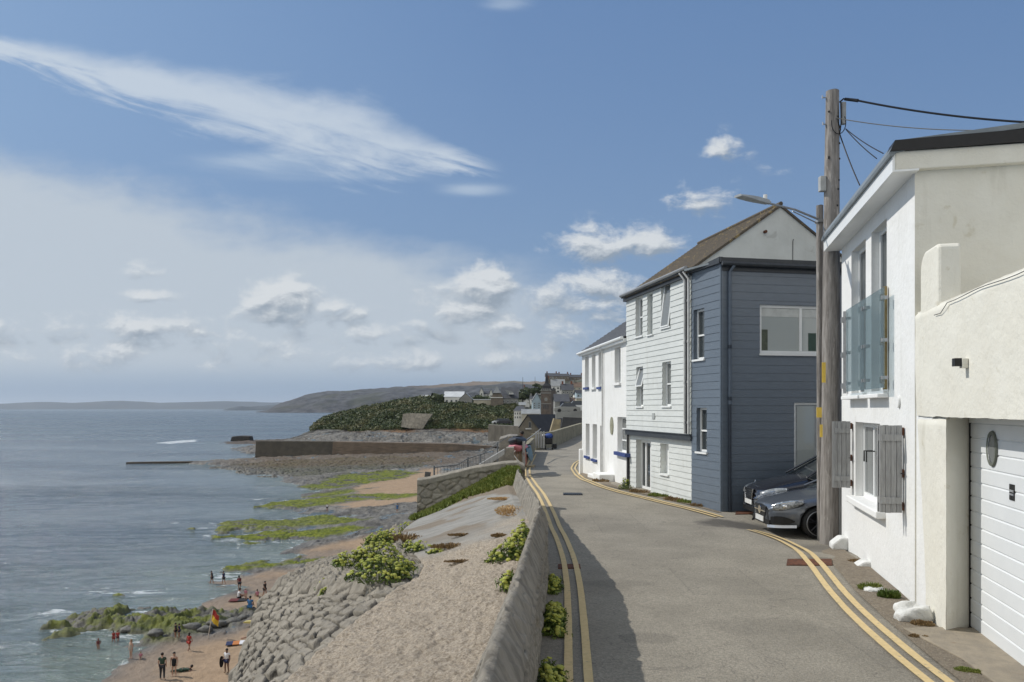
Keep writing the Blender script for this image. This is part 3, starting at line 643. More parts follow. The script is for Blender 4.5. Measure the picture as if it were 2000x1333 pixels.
# ---- double yellow lines
yellow = M('worn_yellow_road_paint', (.66, .50, .26), (.58, .44, .22), 16, .85, .004, 50, big=.15, spots=(.27, .24, .19), spot_scale=14, spot_cut=.60)
def px_line(pts):  # picture rows of points lying on the road
    out = []
    for a, b in pts:
        D = F * 2.6 / (b - HZ)
        for _ in range(6):
            z = float(rz((a - 1000) / F * D, D)); D = F * (-z) / (b - HZ)
        out.append(((a - 1000) / F * D, D))
    return np.array(out)
def stripe(name, pts, w, parent, dz=.024, mat=yellow):
    pts = np.array(pts); s = np.r_[0, np.cumsum(np.hypot(np.diff(pts[:, 0]), np.diff(pts[:, 1])))]; n = max(4, int(s[-1] / .15)); t = np.linspace(0, s[-1], n)
    # smooth curve through the points
    x = np.interp(t, s, pts[:, 0]); y = np.interp(t, s, pts[:, 1])
    ker = np.ones(9) / 9
    if n > 30:
        xp = np.r_[x[0] + (x[0] - x[4:0:-1]), x, x[-1] + (x[-1] - x[-2:-6:-1])]; yp = np.r_[y[0] + (y[0] - y[4:0:-1]), y, y[-1] + (y[-1] - y[-2:-6:-1])]
        x = np.convolve(xp, ker, 'valid'); y = np.convolve(yp, ker, 'valid')
    gx = np.gradient(x); gy = np.gradient(y); g = np.hypot(gx, gy); nx, ny = gy / g, -gx / g
    ww = w / 2 * (1 + .12 * (fbm(t * 6, t * 0, 3) - .5))
    k = np.array([-1, 0, 1.])[None]; X = x[:, None] + nx[:, None] * k * ww[:, None]; Y = y[:, None] + ny[:, None] * k * ww[:, None]
    return grid_obj(name, X, Y, rz(X, Y) + dz + (fbm(X / 1.5, Y / 1.5, 3) - .5) * .025, mat, parent)
def offset(pts, d):
    pts = np.array(pts); gx = np.gradient(pts[:, 0]); gy = np.gradient(pts[:, 1]); g = np.hypot(gx, gy); return np.stack([pts[:, 0] + gy / g * d, pts[:, 1] - gx / g * d], 1)
def yellow_lines(name, pts, gap, w, label):
    r = root(name, (0, 0, 0), None, None); tag(r, label, kind='structure')
    pts = px_line(pts)
    stripe('paint_stripe', offset(pts, -gap / 2), w, r); stripe('paint_stripe', offset(pts, gap / 2), w, r)
yellow_lines('yellow_lines', [(1140, 1333 + 200), (1130, 1333), (1126, 1230), (1121, 1150), (1112, 1096), (1098, 1056), (1084, 1030), (1078, 1012), (1066, 985), (1056, 966), (1040, 945), (1031, 932), (1030, 918), (1036, 903), (1044, 888)], .19, .088,
             'pair of yellow lines along the parapet in its shadow')
yellow_lines('yellow_lines', [(2300, 1710), (1990, 1458), (1830, 1333), (1787, 1300), (1732, 1254), (1681, 1209), (1631, 1153), (1611, 1127), (1589, 1099), (1574, 1083), (1554, 1069), (1508, 1048), (1466, 1037)], .19, .095,
             'pair of yellow lines curving past the garage and pole')
yellow_lines('yellow_lines', [(1405, 1012), (1340, 994), (1280, 979), (1220, 965), (1170, 950), (1140, 938), (1124, 924), (1119, 916), (1124, 906), (1136, 899)], .17, .085,
             'pair of yellow lines along the foot of the boarded and white houses')
# rusty channel drains and grilles set in the road
def plate(name, a, b, c, d, label, mat=rust, dz=.02, bars=0):
    q = px_line([a, b, c, d]); m = MB()
    z = [float(rz(x, y)) + dz for x, y in q]; m.prism([(q[i][0], q[i][1], z[i]) for i in (3, 2, 1, 0)], (0, 0, -.03)) if False else m.prism([(q[i][0], q[i][1], z[i] - .03) for i in (0, 1, 2, 3)], (0, 0, .03))
    o = m.build(name, mat, None, origin=(q[0][0], q[0][1], z[0] - .03)); tag(o, label, 'drain cover')
    if bars:
        mm = MB(); A, B, C, D_ = [V((q[i][0], q[i][1], z[i])) for i in range(4)]
        for i in range(bars):
            t = (i + .5) / bars; mm.box(A.lerp(B, t).lerp(D_.lerp(C, t), .5) + V((0, 0, .004)), .035, (A - D_).length * .8, .012)
        mm.build('grille_bar', MATS['black_plastic'], o)
    return o
plate('drain_cover', (1536, 1106), (1626, 1106), (1624, 1094), (1538, 1094), 'rusty iron drain plate crossing the yellow lines near the pole')
plate('drain_cover', (1100, 968), (1138, 968), (1136, 964), (1100, 964), 'dark gully grating in the middle of the lane', black_plastic, bars=9)
plate('drain_cover', (1090, 1112), (1134, 1112), (1133, 1104), (1090, 1104), 'iron drain plate across the yellow lines in the parapet shadow', rust)
plate('drain_cover', (1436, 1006), (1500, 1004), (1498, 999), (1438, 1000), 'rust brown drain cover beside the navy house corner')
# kerb slab and gravel verge by the garage
def slab(name, pts, h, mat, label, cat, dz=.02):
    q = px_line(pts); m = MB(); m.prism([(x, y, float(rz(x, y)) - .1) for x, y in q], (0, 0, .1 + h)); 
    c = q.mean(0); o = m.build(name, mat, None, origin=(c[0], c[1], -2.6), bevel=.012); return tag(o, label, cat)
slab('threshold_slab', [(1765, 1232), (1822, 1230), (1905, 1232), (2000, 1300), (2160, 1420), (2190, 1540), (1960, 1352), (1880, 1292)], .035, concrete_warm, 'stained concrete threshold in front of the garage door', 'kerb')
gravel = M('gritty_verge', (.27, .225, .165), (.19, .155, .115), 18, .95, .03, 40, spots=(.38, .34, .28), spot_scale=34, spot_cut=.58)
def verge(pts, label):
    q = px_line(pts); me = bpy.data.meshes.new('verge'); me.from_pydata([(x, y, float(rz(x, y)) + .017) for x, y in q], [], [tuple(range(len(q)))]); me.update(); me.materials.append(gravel)
    tag(link_mesh('verge', me), label, kind='structure')
verge([(1640, 1066), (1660, 1085), (1700, 1110), (1760, 1160), (1830, 1225), (1860, 1275), (2060, 1440), (1980, 1425), (1890, 1345), (1800, 1272), (1730, 1212), (1670, 1155), (1630, 1108), (1604, 1078)], 'gritty strip along the foot of the near white house')
verge([(1409, 1002), (1350, 984), (1290, 970), (1232, 955), (1180, 940), (1142, 925), (1134, 918), (1128, 918), (1138, 932), (1180, 948), (1230, 961), (1290, 974), (1350, 988), (1400, 1002)], 'dusty strip at the foot of the boarded house')
# ================================================================== BUILDINGS
class WL:
    """a vertical wall plane: origin o, unit direction u along it, outward normal n; lengths s, heights z"""
    def __init__(w, o, u, n): w.o = V((o[0], o[1], 0)); w.u = V((u[0], u[1], 0)).normalized(); w.n = V((n[0], n[1], 0)).normalized()
    def p(w, s, z, off=0.0): return w.o + w.u * s + w.n * off + V((0, 0, z))
    def s_px(w, px):     # where the sight line of a column meets the wall
        q = (px - 1000) / F; return (q * w.o.y - w.o.x) / (w.u.x - q * w.u.y)
    def hole(w, x0, x1, y0, y1):
        a, b = sorted((w.s_px(x0), w.s_px(x1))); D = w.o.y + w.u.y * (a + b) / 2
        return (a, b, (HZ - y1) / F * D, (HZ - y0) / F * D)
    def z_at(w, px, py): return (HZ - py) / F * (w.o.y + w.u.y * w.s_px(px))
def wall_mb(w, s0, s1, z0, z1, holes=(), reveal=.12, board=None, lap=.016, back=True):
    m = MB(); out = w.n
    if board: zs = list(np.arange(z0, z1, board)) + [z1]
    else: zs = [z0, z1]
    base = list(zs)
    for h in holes: zs += [h[2], h[3]]
    zs = sorted(set(round(z, 4) for z in zs if z0 - 1e-6 <= z <= z1 + 1e-6))
    def off(z, top):
        if not board: return 0.0
        i = min(int((z - z0 - (1e-4 if top else -1e-4)) / board), 9999); f = (z - z0 - i * board) / board; return lap * (1 - max(0, min(1, f)))
    for a, b in zip(zs[:-1], zs[1:]):
        if b - a < 1e-4: continue
        xs = [s0, s1]; mid = (a + b) / 2; hs = [h for h in holes if h[2] < mid < h[3]]
        for h in hs: xs += [h[0], h[1]]
        xs = sorted(set(round(x, 4) for x in xs))
        for c, d in zip(xs[:-1], xs[1:]):
            if any(h[0] < (c + d) / 2 < h[1] for h in hs): continue
            m.quad(w.p(c, a, off(a, False)), w.p(d, a, off(a, False)), w.p(d, b, off(b, True)), w.p(c, b, off(b, True)))
            if board and any(abs(a - t) < 1e-3 for t in base): m.quad(w.p(c, a, 0), w.p(d, a, 0), w.p(d, a, lap), w.p(c, a, lap))
    for h in holes:
        a, b, c, d = h; r = -reveal; q = .001
        m.quad(w.p(a, c, q), w.p(a, d, q), w.p(a, d, r), w.p(a, c, r)); m.quad(w.p(b, c, q), w.p(b, c, r), w.p(b, d, r), w.p(b, d, q))
        m.quad(w.p(a, d, q), w.p(b, d, q), w.p(b, d, r), w.p(a, d, r)); m.quad(w.p(a, c, q), w.p(a, c, r), w.p(b, c, r), w.p(b, c, q))
    return m
def bar(m, w, s0, s1, z0, z1, o0, o1):
    m.box(w.p((s0 + s1) / 2, (z0 + z1) / 2, (o0 + o1) / 2), abs(s1 - s0), abs(o1 - o0), abs(z1 - z0), (w.u, w.n)); return m
def window(par, w, h, depth=.10, fr=.05, mull=(), trans=(), frame=upvc, glass=pane_dark, name='window', sill=None, sill_mat=upvc, sill_out=.05, label=None, open_top=False, sill_h=.05):
    a, b, c, d = h; m = MB(); o0 = -depth; o1 = -depth - .05
    bar(m, w, a, a + fr, c, d, o0, o1); bar(m, w, b - fr, b, c, d, o0, o1)
    bar(m, w, a + fr, b - fr, d - fr, d, o0 - .002, o1); bar(m, w, a + fr, b - fr, c, c + fr, o0 - .002, o1)
    for t in mull: bar(m, w, a + (b - a) * t - fr * .45, a + (b - a) * t + fr * .45, c + fr, d - fr, o0 + .004, o1)
    for t in trans: bar(m, w, a + fr, b - fr, c + (d - c) * t - fr * .4, c + (d - c) * t + fr * .4, o0 + .007, o1)
    wo = m.build(name, frame, par)
    if label: wo['label'] = label
    g = MB(); g.quad(w.p(a + fr * .5, c + fr * .5, -depth - .03), w.p(b - fr * .5, c + fr * .5, -depth - .03), w.p(b - fr * .5, d - fr * .5, -depth - .03), w.p(a + fr * .5, d - fr * .5, -depth - .03))
    g.build('pane', glass, wo)
    if sill is not None:
        sm = MB(); bar(sm, w, a - sill, b + sill, c - sill_h, c - .002, -depth + .003, sill_out); sm.build('sill', sill_mat, wo)
    if open_top:   # a hinged sash standing open at its foot
        f = MB(); t = trans[-1] if trans else .5; zb = c + (d - c) * (t if trans else 0) + .02; zt = d - .03
        def sp_(s, z): k = (zt - z) / (zt - zb); return w.p(s, z, -depth + .02 + k * .15)
        for s in (a + .04, b - .04): f.tube([sp_(s, zt), sp_(s, zb)], .026, 4)
        f.tube([sp_(a + .04, zt), sp_(b - .04, zt)], .026, 4); f.tube([sp_(a + .04, zb), sp_(b - .04, zb)], .026, 4)
        s_ = f.build('opening_sash', frame, wo); g = MB(); g.quad(sp_(a + .05, zb), sp_(b - .05, zb), sp_(b - .05, zt), sp_(a + .05, zt)); g.build('pane', glass, wo)
    return wo

# ---------------------------------------------------------- near white house
def lineX(D): return 2.98 + .23 * D
uN = V((.23, 1, 0)).normalized(); nN = V((-1, .23, 0)).normalized()     # along the lane, and out to it
wN = WL((lineX(0), 0), uN, nN); L1 = 1 / uN.y                            # s = D * L1
sc_, se_ = 10.12 * L1, 14.95 * L1
nh = root('white_house', (lineX(12), 12, -2.7), 'near white rendered house with grey roof edge and a glass balcony facing the lane', 'house')
hA = wN.hole(1663, 1691, 500, 765); hB = wN.hole(1702, 1732, 470, 765)
hA = (hA[0], hA[1], .27, 2.86); hB = (hB[0], hB[1], .27, 2.86); hC = wN.hole(1671, 1722, 835, 975); hC = (hC[0] + .1, hC[1], -1.56, -.24)
m = wall_mb(wN, sc_, se_, -3.0, 3.12, [hA, hB, hC], reveal=.17); m.build('lane_wall', render_white, nh)
wG = WL(wN.p(sc_, 0, 0)[:2], -nN * -1 if False else (nN * -1), uN * -1)   # gable wall facing the camera
m = wall_mb(wG, 0, 7.5, -3.0, 3.32, []); m.build('end_wall', cream, nh)
m = MB(); wE = WL(wN.p(se_, 0, 0)[:2], nN * -1, uN); m.quad(wE.p(0, -3), wE.p(7.5, -3), wE.p(7.5, 3.3), wE.p(0, 3.3)); m.build('rear_wall', cream, nh)
for h, lb in ((hA, 'further of the two tall balcony windows'), (hB, 'nearer of the two tall balcony windows')):
    window(nh, wN, h, depth=.12, fr=.07, glass=pane_dark, sill=.05, sill_out=.06, label=lb)
wo = window(nh, wN, hC, depth=.13, fr=.085, mull=(.55,), glass=pane_grey, label='small shuttered ground floor window')
m = MB(); bar(m, wN, hC[0] - .35, hC[1] + .12, -1.68, -1.562, -.2, .14); m.build('sill', render_white, wo, bevel=.02)
m = MB(); s0 = (hC[0] * .45 + hC[1] * .55)
m.tube([wN.p(s0 - .05, -.72, -.13), wN.p(s0 - .05, -.72, .0), wN.p(s0 - .05, -.9, .0)], .012, 5); m.tube([wN.p(s0 + .12, -.72, -.13), wN.p(s0 + .12, -.72, .0), wN.p(s0 + .12, -.9, .0)], .012, 5); m.build('latch', black_plastic, wo)
# eaves: white boxed fascia with lead capped slate edge
o_ = .30; sA, sB = 10.0 * L1, 15.12 * L1
m = MB(); bar(m, wN, sA, sB, 3.10, 3.34, o_, o_ - .03); bar(m, wN, sA, sB, 3.10, 3.125, o_ - .032, -.02); m.build('fascia', upvc, nh)
m = MB(); q0, q1 = wN.p(sA - .03, 3.335, o_ + .035), wN.p(sB, 3.335, o_ + .035)
pr = [(o_ + .04, 3.30), (o_ + .05, 3.345), (o_ - .03, 3.50), (-.6, 3.56), (-6.8, 4.05), (-6.8, 3.9), (-.6, 3.5), (o_ - .04, 3.342), (o_ - .01, 3.30)]
m.prism([wN.p(sA - .03, z, o) for o, z in pr], wN.u * (sB - sA + .03)); m.build('roof_edge', lead, nh)
# barge band over the end wall
m = MB(); 
for z0, z1, of, mt, nm in ((3.12, 3.365, .12, cream, 'barge_band'),):
    mm = MB(); bar(mm, wG, -o_ + .03, 7.5, z0, z1, 0, of); mm.build(nm, mt, nh, bevel=.015)
mm = MB(); a, b = wG.p(-o_ - .04, 3.33, .0), wG.p(7.4, 3.33, 0); mm.prism([wG.p(-o_ - .035, 3.36, .17), wG.p(-o_ + .02, 3.50, .17), wG.p(7.5, 3.62, .17), wG.p(7.5, 3.48, .17), wG.p(1.5, 3.37, .17)], wG.n * -.3); mm.build('verge_flashing', black_plastic, nh)
# glass balcony panels on brass and steel posts
bal = root('glass_balcony', wN.p((hA[0] + hB[1]) / 2, .1, .14), 'pale green glass balcony screen across the tall upper windows of the near white house', 'balcony')
for x0, x1, lb in ((1653, 1687.5, 'further pane'), (1689.5, 1727, 'nearer pane')):
    w2 = WL(wN.p(0, 0, .13)[:2], uN, nN); a, b = sorted((w2.s_px(x0), w2.s_px(x1))); mm = MB(); bar(mm, w2, a, b, .30, 1.77, -.006, .006)
    g = mm.build('glass_panel', balcony_glass, bal); g['label'] = lb
    mm = MB()
    for ss in (a + .05, b - .05):
        for zz in (.45, 1.0, 1.62): bar(mm, w2, ss - .025, ss + .025, zz - .025, zz + .025, -.06, .03)
    mm.build('glass_clamp', steel, bal)
w2 = wN
for pxx, mt in ((1735, brass), (1690, steel), (1655, steel)):
    ss = wN.s_px(pxx); mm = MB(); bar(mm, wN, ss - .03, ss + .03, .28, 1.82, .02, .07)
    for zz in (.42, 1.0, 1.66): bar(mm, wN, ss - .045, ss + .045, zz - .05, zz + .05, .07, .11)
    mm.build('support_post', mt, bal)
for h in (hA, hB):
    mm = MB(); bar(mm, wN, h[0] - .12, h[1] + .12, .16, .22, 0, .16); mm.build('balcony_ledge', render_white, bal, bevel=.01)
# folding plank shutters, standing open at right angles to the wall
def shutter(pxh, out, z0, z1, ang, label):
    s = wN.s_px(pxh); hp = wN.p(s, z0, .04); d = (wN.n * math.cos(ang) - wN.u * math.sin(ang)).normalized(); nn = V((-d.y, d.x, 0))
    r = root('window_shutter', hp, label, 'shutter', 'grey plank shutters of the small window')
    for k, (o, nm) in enumerate(((0.0, 'shutter_leaf'), (.11, 'shutter_leaf'))):
        mm = MB(); npl = 4; W = out / npl
        for i in range(npl): mm.box(hp + d * (W * (i + .5)) + nn * o + V((0, 0, (z1 - z0) / 2 + random.uniform(-.006, .006))), W - .006, .032, z1 - z0, (d, nn))
        lf = mm.build(nm, grey_wood, r)
        mm = MB()
        for zz in (.14, .86): mm.box(hp + d * out * .5 + nn * (o + .03) + V((0, 0, (z1 - z0) * zz)), out * .92, .024, .09, (d, nn))
        mm.build('ledge_batten', grey_wood, lf)
    mm = MB()
    for zz in (.07, .45, .93): mm.box(hp + d * -.01 + nn * .055 + V((0, 0, (z1 - z0) * zz)), .03, .12, .11, (d, nn))
    mm.build('hinge', rust, r)
    mm = MB(); q = hp + V((0, 0, (z1 - z0) * .45)); mm.tube([q + nn * -.10 + d * .02, q + nn * .05 + d * .03, q + nn * .22 + d * .0], .008, 5); mm.build('hook', black_plastic, r)
shutter(1763, .29, -1.44, -.235, R(2), 'grey plank shutter nearest the camera, folded open right of the small window')
shutter(1664, .30, -1.44, -.235, R(-3), 'grey plank shutter beside the telegraph pole, folded open left of the small window')
def small_plate(name, w, px, py, sx, sz, depth, mat, label, cat, oval=False):
    s = w.s_px(px); z = w.z_at(px, py); m = MB()
    if oval: m.prism([w.p(s + sx / 2 * math.cos(t), z + sz / 2 * math.sin(t), 0) for t in np.linspace(0, 2 * math.pi, 20, endpoint=False)], w.n * depth)
    else: bar(m, w, s - sx / 2, s + sx / 2, z - sz / 2, z + sz / 2, 0, depth)
    return tag(m.build(name, mat, None, origin=w.p(s, z), bevel=.006), label, cat)
small_plate('vent_cover', wN, 1757, 785, .13, .17, .03, render_white, 'small oval white vent cover above the shuttered window', 'vent', True)

# ---------------------------------------------------------- garage wing
gw = root('garage_wing', (lineX(8), 8, -2.7), 'cream rendered garage wing with terrace parapet on the right', 'garage')
sG0, sG1 = 2.5 * L1, sc_ - .002
sJ = wN.s_px(1848); hD = (3.2 * L1, sJ, -3.0, -.10)
mtop = MB()
def rough_wall(name, w, s0, s1, z0f, z1f, mat, par, amp=.02, thick=None, step=.06, skew=0.0):
    n = int((s1 - s0) / step) + 2; S = np.linspace(s0, s1, n); k = np.linspace(0, 1, int(abs(z1f(0) - z0f(0)) / step) + 3)
    SS, K = np.meshgrid(S, k, indexing='ij'); Z = z0f(SS) + (z1f(SS) - z0f(SS)) * K; of = (fbm(SS * 1.4, Z * 1.4, 4) - .5) * amp * 2 + (fbm(SS * 7, Z * 7, 3) - .5) * amp * .5
    of = of - .05 * sstep(.965, 1.0, K) ** 2
    SS = SS - (SS - s0) / (s1 - s0) * skew * sstep(.9, -2.4, Z)
    X = w.o.x + w.u.x * SS + w.n.x * of; Y = w.o.y + w.u.y * SS + w.n.y * of
    return grid_obj(name, X - par.location.x, Y - par.location.y, Z - par.location.z, mat, par)
one = lambda c: (lambda s: s * 0 + c)
rough_wall('upper_wall', wN, sG0, sG1, lambda s: -.10 + .02 * (fbm(s * 4, s * 0, 3) - .5) - .0 * s, lambda s: 1.27 + .02 * (fbm(s * 2, s * 0, 3) - .5), cream, gw, .012, skew=.45)
m = MB(); bar(m, wN, 9.45 * L1, sc_, -3.0, 1.0, -.06, -.018); m.build('lane_wall_end', render_white, nh)
rough_wall('pier', wN, sJ + .0, sG1, one(-2.9), one(-.10), cream, gw, .014, skew=.45)
wD = WL(wN.p(0, 0, -.36)[:2], uN, nN); sK = wD.s_px(1896)
m = MB(); m.quad(wN.p(sJ, -2.9, 0), wN.p(sJ, -.1, 0), wD.p(sK, -.1), wD.p(sK, -2.9)); m.build('door_jamb', cream, gw)
m = MB(); m.quad(wN.p(hD[0], -.10, .0), wN.p(sJ, -.10, .0), wD.p(sK, -.10), wD.p(hD[0], -.10)); m.build('lintel_soffit', cream, gw)
m = MB(); bar(m, wN, sG0, sG1 - .02, 1.16, 1.26, -.26, -.03); bar(m, wN, sG0, sG1 - .02, -.1, 1.16, -.27, -.24); bar(m, wN, sG0, sG1 - .02, .62, .72, -5, -.24); m.build('terrace_parapet', cream, gw)
m = MB(); sa_, sb_ = 9.22 * L1, 9.93 * L1; zt_ = 1.99; rr_ = .24
prf = [wN.p(sa_, 1.0, -.012), wN.p(sa_, zt_ - .05, -.012), wN.p(sa_ + .05, zt_, -.012)] + [wN.p(sb_ - rr_ + rr_ * math.sin(t), zt_ - rr_ + rr_ * math.cos(t), -.012) for t in np.linspace(0, math.pi / 2, 9)] + [wN.p(sb_, 1.0, -.012)]
m.prism(prf, wN.n * -.26); m.build('rounded_post', cream, gw, bevel=.045)
# cable lying over the parapet
wG2 = []
for i in range(30):
    s = sG0 + (9.25 * L1 - sG0) * i / 29; wG2.append(wN.p(s, 1.215 + .010 * math.sin(i * .9) - (.10 if i > 27 else 0), .022))
tag(MB().tube(wG2, .0045, 5).build('cable', cable, None, origin=wG2[0]), 'thin black cable clipped under the garage terrace parapet', 'cable')
# sectional door
wD = WL(wN.p(0, 0, -.345)[:2], uN, nN); gd = root('garage_door', wD.p(7.5 * L1, -2.6), 'white ribbed garage door with a small oval porthole and a black sign', 'garage door')
m = MB(); zs = np.linspace(-2.585, -.17, 15); door_w = M('garage_door_paint', (.72, .74, .75), (.69, .71, .72), 3, .4, big=.05)
for a, b in zip(zs[:-1], zs[1:]):
    s0, s1 = hD[0] - .05, sK + .002
    P4 = [(a, -.012), (a + .014, .0), (b - .014, .0), (b, -.012)]
    for (z0, o0), (z1, o1) in zip(P4[:-1], P4[1:]): m.quad(wD.p(s0, z0, o0), wD.p(s1 - .045, z0, o0), wD.p(s1 - .045, z1, o1), wD.p(s0, z1, o1))
m.build('door_leaf', door_w, gd)
m = MB(); bar(m, wD, sK - .045, sK + .02, -2.62, -.1, -.02, .012); bar(m, wD, hD[0], sK - .045, -2.63, -2.585, -.02, .03); m.build('rubber_seal', black_plastic, gd)
m = MB(); bar(m, wD, hD[0], sK - .045, -.17, -.10, -.02, .02); m.build('head_rail', dark_trim if False else upvc, gd)
sO = wD.s_px(1939.5); zO = wD.z_at(1939.5, 877); ring = MB(); T = np.linspace(0, 2 * math.pi, 28, endpoint=False)
ri = [wD.p(sO + .105 * math.cos(t), zO + .155 * math.sin(t), .02) for t in T]; ro = [wD.p(sO + .145 * math.cos(t), zO + .20 * math.sin(t), .004) for t in T]; rm = [wD.p(sO + .135 * math.cos(t), zO + .19 * math.sin(t), .024) for t in T]
ring.add(ro + rm + ri, [(i, (i + 1) % 28, 28 + (i + 1) % 28, 28 + i) for i in range(28)] + [(28 + i, 28 + (i + 1) % 28, 56 + (i + 1) % 28, 56 + i) for i in range(28)])
po = ring.build('porthole', M('porthole_rim', (.17, .18, .15), (.11, .12, .10), 9, .5), gd)
MB().add([wD.p(sO + .11 * math.cos(t), zO + .16 * math.sin(t), .012) for t in T], [tuple(range(28))]).build('pane', pane_grey, po)
# door sign: two lines of white capitals on black, the lower one on a grey strip
def text(body, w, s, z, size, off, mat, par, name, flip=True, width=None):
    cu = bpy.data.curves.new(name, 'FONT'); cu.body = body; cu.size = size; cu.align_x = 'CENTER'; cu.align_y = 'CENTER'; cu.extrude = .0012
    o = bpy.data.objects.new(name, cu); scene.collection.objects.link(o); dg = bpy.context.evaluated_depsgraph_get(); me = bpy.data.meshes.new_from_object(o.evaluated_get(dg))
    bpy.data.objects.remove(o); ux = w.u * (-1 if flip else 1); pos = w.p(s, z, off); Mx = Matrix(((ux.x, 0, w.n.x, pos.x), (ux.y, 0, w.n.y, pos.y), (0, 1, 0, pos.z), (0, 0, 0, 1)))
    if width:
        xs = [v.co.x for v in me.vertices]; f = width / (max(xs) - min(xs)); Mx = Mx @ Matrix.Diagonal((f, 1, 1, 1))
    loc = V((0, 0, 0)); q = par
    while q: loc += V(q.location); q = q.parent
    me.transform(Matrix.Translation(-loc) @ Mx); me.materials.clear(); me.materials.append(mat); return link_mesh(name, me, par)
sS = wD.s_px(1977.5); zS = wD.z_at(1977.5, 962); sg = root('door_sign', wD.p(sS, zS, .004), 'small black garage sign with white capitals on the ribbed door', 'sign')
m = MB(); bar(m, wD, sS - .062, sS + .062, zS - .082, zS + .082, .001, .008); m.build('sign_plate', black_plastic, sg)
lt = M('sign_lettering', (.62, .64, .66), None, 5, .6); m = MB(); bar(m, wD, sS - .056, sS + .056, zS - .035, zS - .012, .008, .010); m.build('grey_strip', M('sign_strip', (.16, .17, .20), None, 5, .6), sg)
text('GARAGE', wD, sS, zS + .012, .034, .010, lt, sg, 'lettering', width=.10); text('IN USE', wD, sS, zS - .0235, .022, .012, lt, sg, 'lettering', width=.08)
# security light
sL = wN.s_px(1889); zL = wN.z_at(1889, 710); sl = root('wall_lamp', wN.p(sL, zL), 'small dark box lamp high on the cream garage wall', 'lamp')
m = MB(); bar(m, wN, sL - .045, sL + .045, zL - .05, zL + .05, .005, .06); m.build('mount', cream, sl)
m = MB(); bar(m, wN, sL - .03, sL + .06, zL - .03, zL + .055, .06, .13); m.build('lamp_head', black_plastic, sl)
# painted stones and a kicker along the foot of the white wall
def boulder(px, py, sx, sy, sz, label, mat=stone_white, seed=0, name='painted_stone', group=None):
    D = F * 2.6 / (py - HZ); c = V(((px - 1000) / F * D, D, float(rz((px - 1000) / F * D, D)))); n, k = 26, 16; th = np.linspace(0, 2 * math.pi, n); ph = np.linspace(.01, math.pi - .01, k)
    T_, PH = np.meshgrid(th, ph, indexing='ij'); x = np.sin(PH) * np.cos(T_); y = np.sin(PH) * np.sin(T_); z = np.cos(PH)
    r = 1 + (fbm(x * 1.6 + seed + 3, y * 1.6 + z * 1.9, 4) - .5) * .9
    r[-1] = r[0]; q = np.maximum(np.maximum(abs(x), abs(y)), abs(z)) ** -.45; r = r * q
    o = grid_obj(name, c.x + x * r * sx, c.y + y * r * sy, c.z + z * r * sz + sz * .55, mat, origin=c); return tag(o, label, 'stone', group)
boulder(1780, 1212, .20, .14, .13, 'large rough whitewashed stone at the near corner of the white house', seed=3)
boulder(1706, 1156, .14, .09, .045, 'flat whitewashed stone lying in the weeds by the white house', seed=9)
def wedge(px, py, w_, l_, h_, label):
    D = F * 2.6 / (py - HZ); s = wN.s_px(px); z = -2.66; m = MB()
    a = [wN.p(s - w_ / 2, z, -.02), wN.p(s - w_ / 2, z, l_), wN.p(s - w_ / 2, z + h_ * .45, l_), wN.p(s - w_ / 2, z + h_, l_ * .45), wN.p(s - w_ / 2, z + h_, -.02)]
    m.prism(a, wN.u * w_); return tag(m.build('wall_buttress', stone_white, None, origin=a[0], bevel=.03), label, 'buttress')
wedge(1653, 1075, .36, .28, .24, 'whitewashed stone block beside the foot of the telegraph pole')
wedge(1697, 1118, .30, .22, .15, 'low whitewashed stub at the foot of the white wall beside the green weeds')

# ---------------------------------------------------------- navy house
nvA = V((5.26, 19.3, 0)); uV = V((-.405, 1.45, 0)).normalized(); nV = V((-uV.y, uV.x, 0)); nV = nV if nV.x < 0 else -nV
wV = WL(nvA[:2], uV, nV); LV = (V((4.855, 20.75, 0)) - nvA).length
uF = V((1, .20, 0)).normalized(); wF = WL(nvA[:2], uF, V((uF.y, -uF.x, 0)))
nv = root('navy_house', nvA + V((1.5, .8, -2.7)), 'flat topped slate blue weatherboarded house wing beside the parked cars', 'house')
h1 = wV.hole(1355, 1376, 604, 702); h2 = wV.hole(1361, 1381, 797, 883)
wall_mb(wV, 0, LV, -3.0, 3.66, [h1, h2], .14, board=.205, lap=.011).build('side_wall', paint_navy_side, nv)
for h, lb in ((h1, 'upper side window'), (h2, 'lower side window')): window(nv, wV, h, depth=.10, fr=.055, trans=(.48,), sill=.03, sill_out=.05, label=lb, glass=pane_dark)
h3 = wF.hole(1484, 1640, 597, 692); h4 = wF.hole(1551, 1600, 787, 1020); h4 = (h4[0], h4[1], -2.58, h4[3])
wall_mb(wF, 0, 6.5, -3.0, 3.66, [h3, h4], .10, board=.205, lap=.009).build('front_wall', paint_navy_side, nv)
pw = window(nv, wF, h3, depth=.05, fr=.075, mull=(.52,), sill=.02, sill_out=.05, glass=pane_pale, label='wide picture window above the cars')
m = MB(); bar(m, wF, h3[0] + .08, h3[1] - .08, h3[3] - .30, h3[3] - .08, -.078, -.072); m.build('cloud_reflection', M('white_reflection', (.62, .64, .62), None, 5, .7), pw)  # white strip along the pane top paints in the cloud reflection
m = MB(); s_ = h3[0] + .06; bar(m, wF, s_ + .02, s_ + .20, h3[2] + .09, h3[2] + .62, -.078, -.073); m.build('curtain', M('olive_curtain', (.12, .14, .10), (.08, .09, .07), 9, .8), pw)
m = MB(); s_ = wF.s_px(1582); bar(m, wF, s_, s_ + .22, h3[2] + .09, h3[2] + .55, -.078, -.073); m.build('plant_pot', M('dark_green_vase', (.05, .09, .07), None, 9, .5), pw)
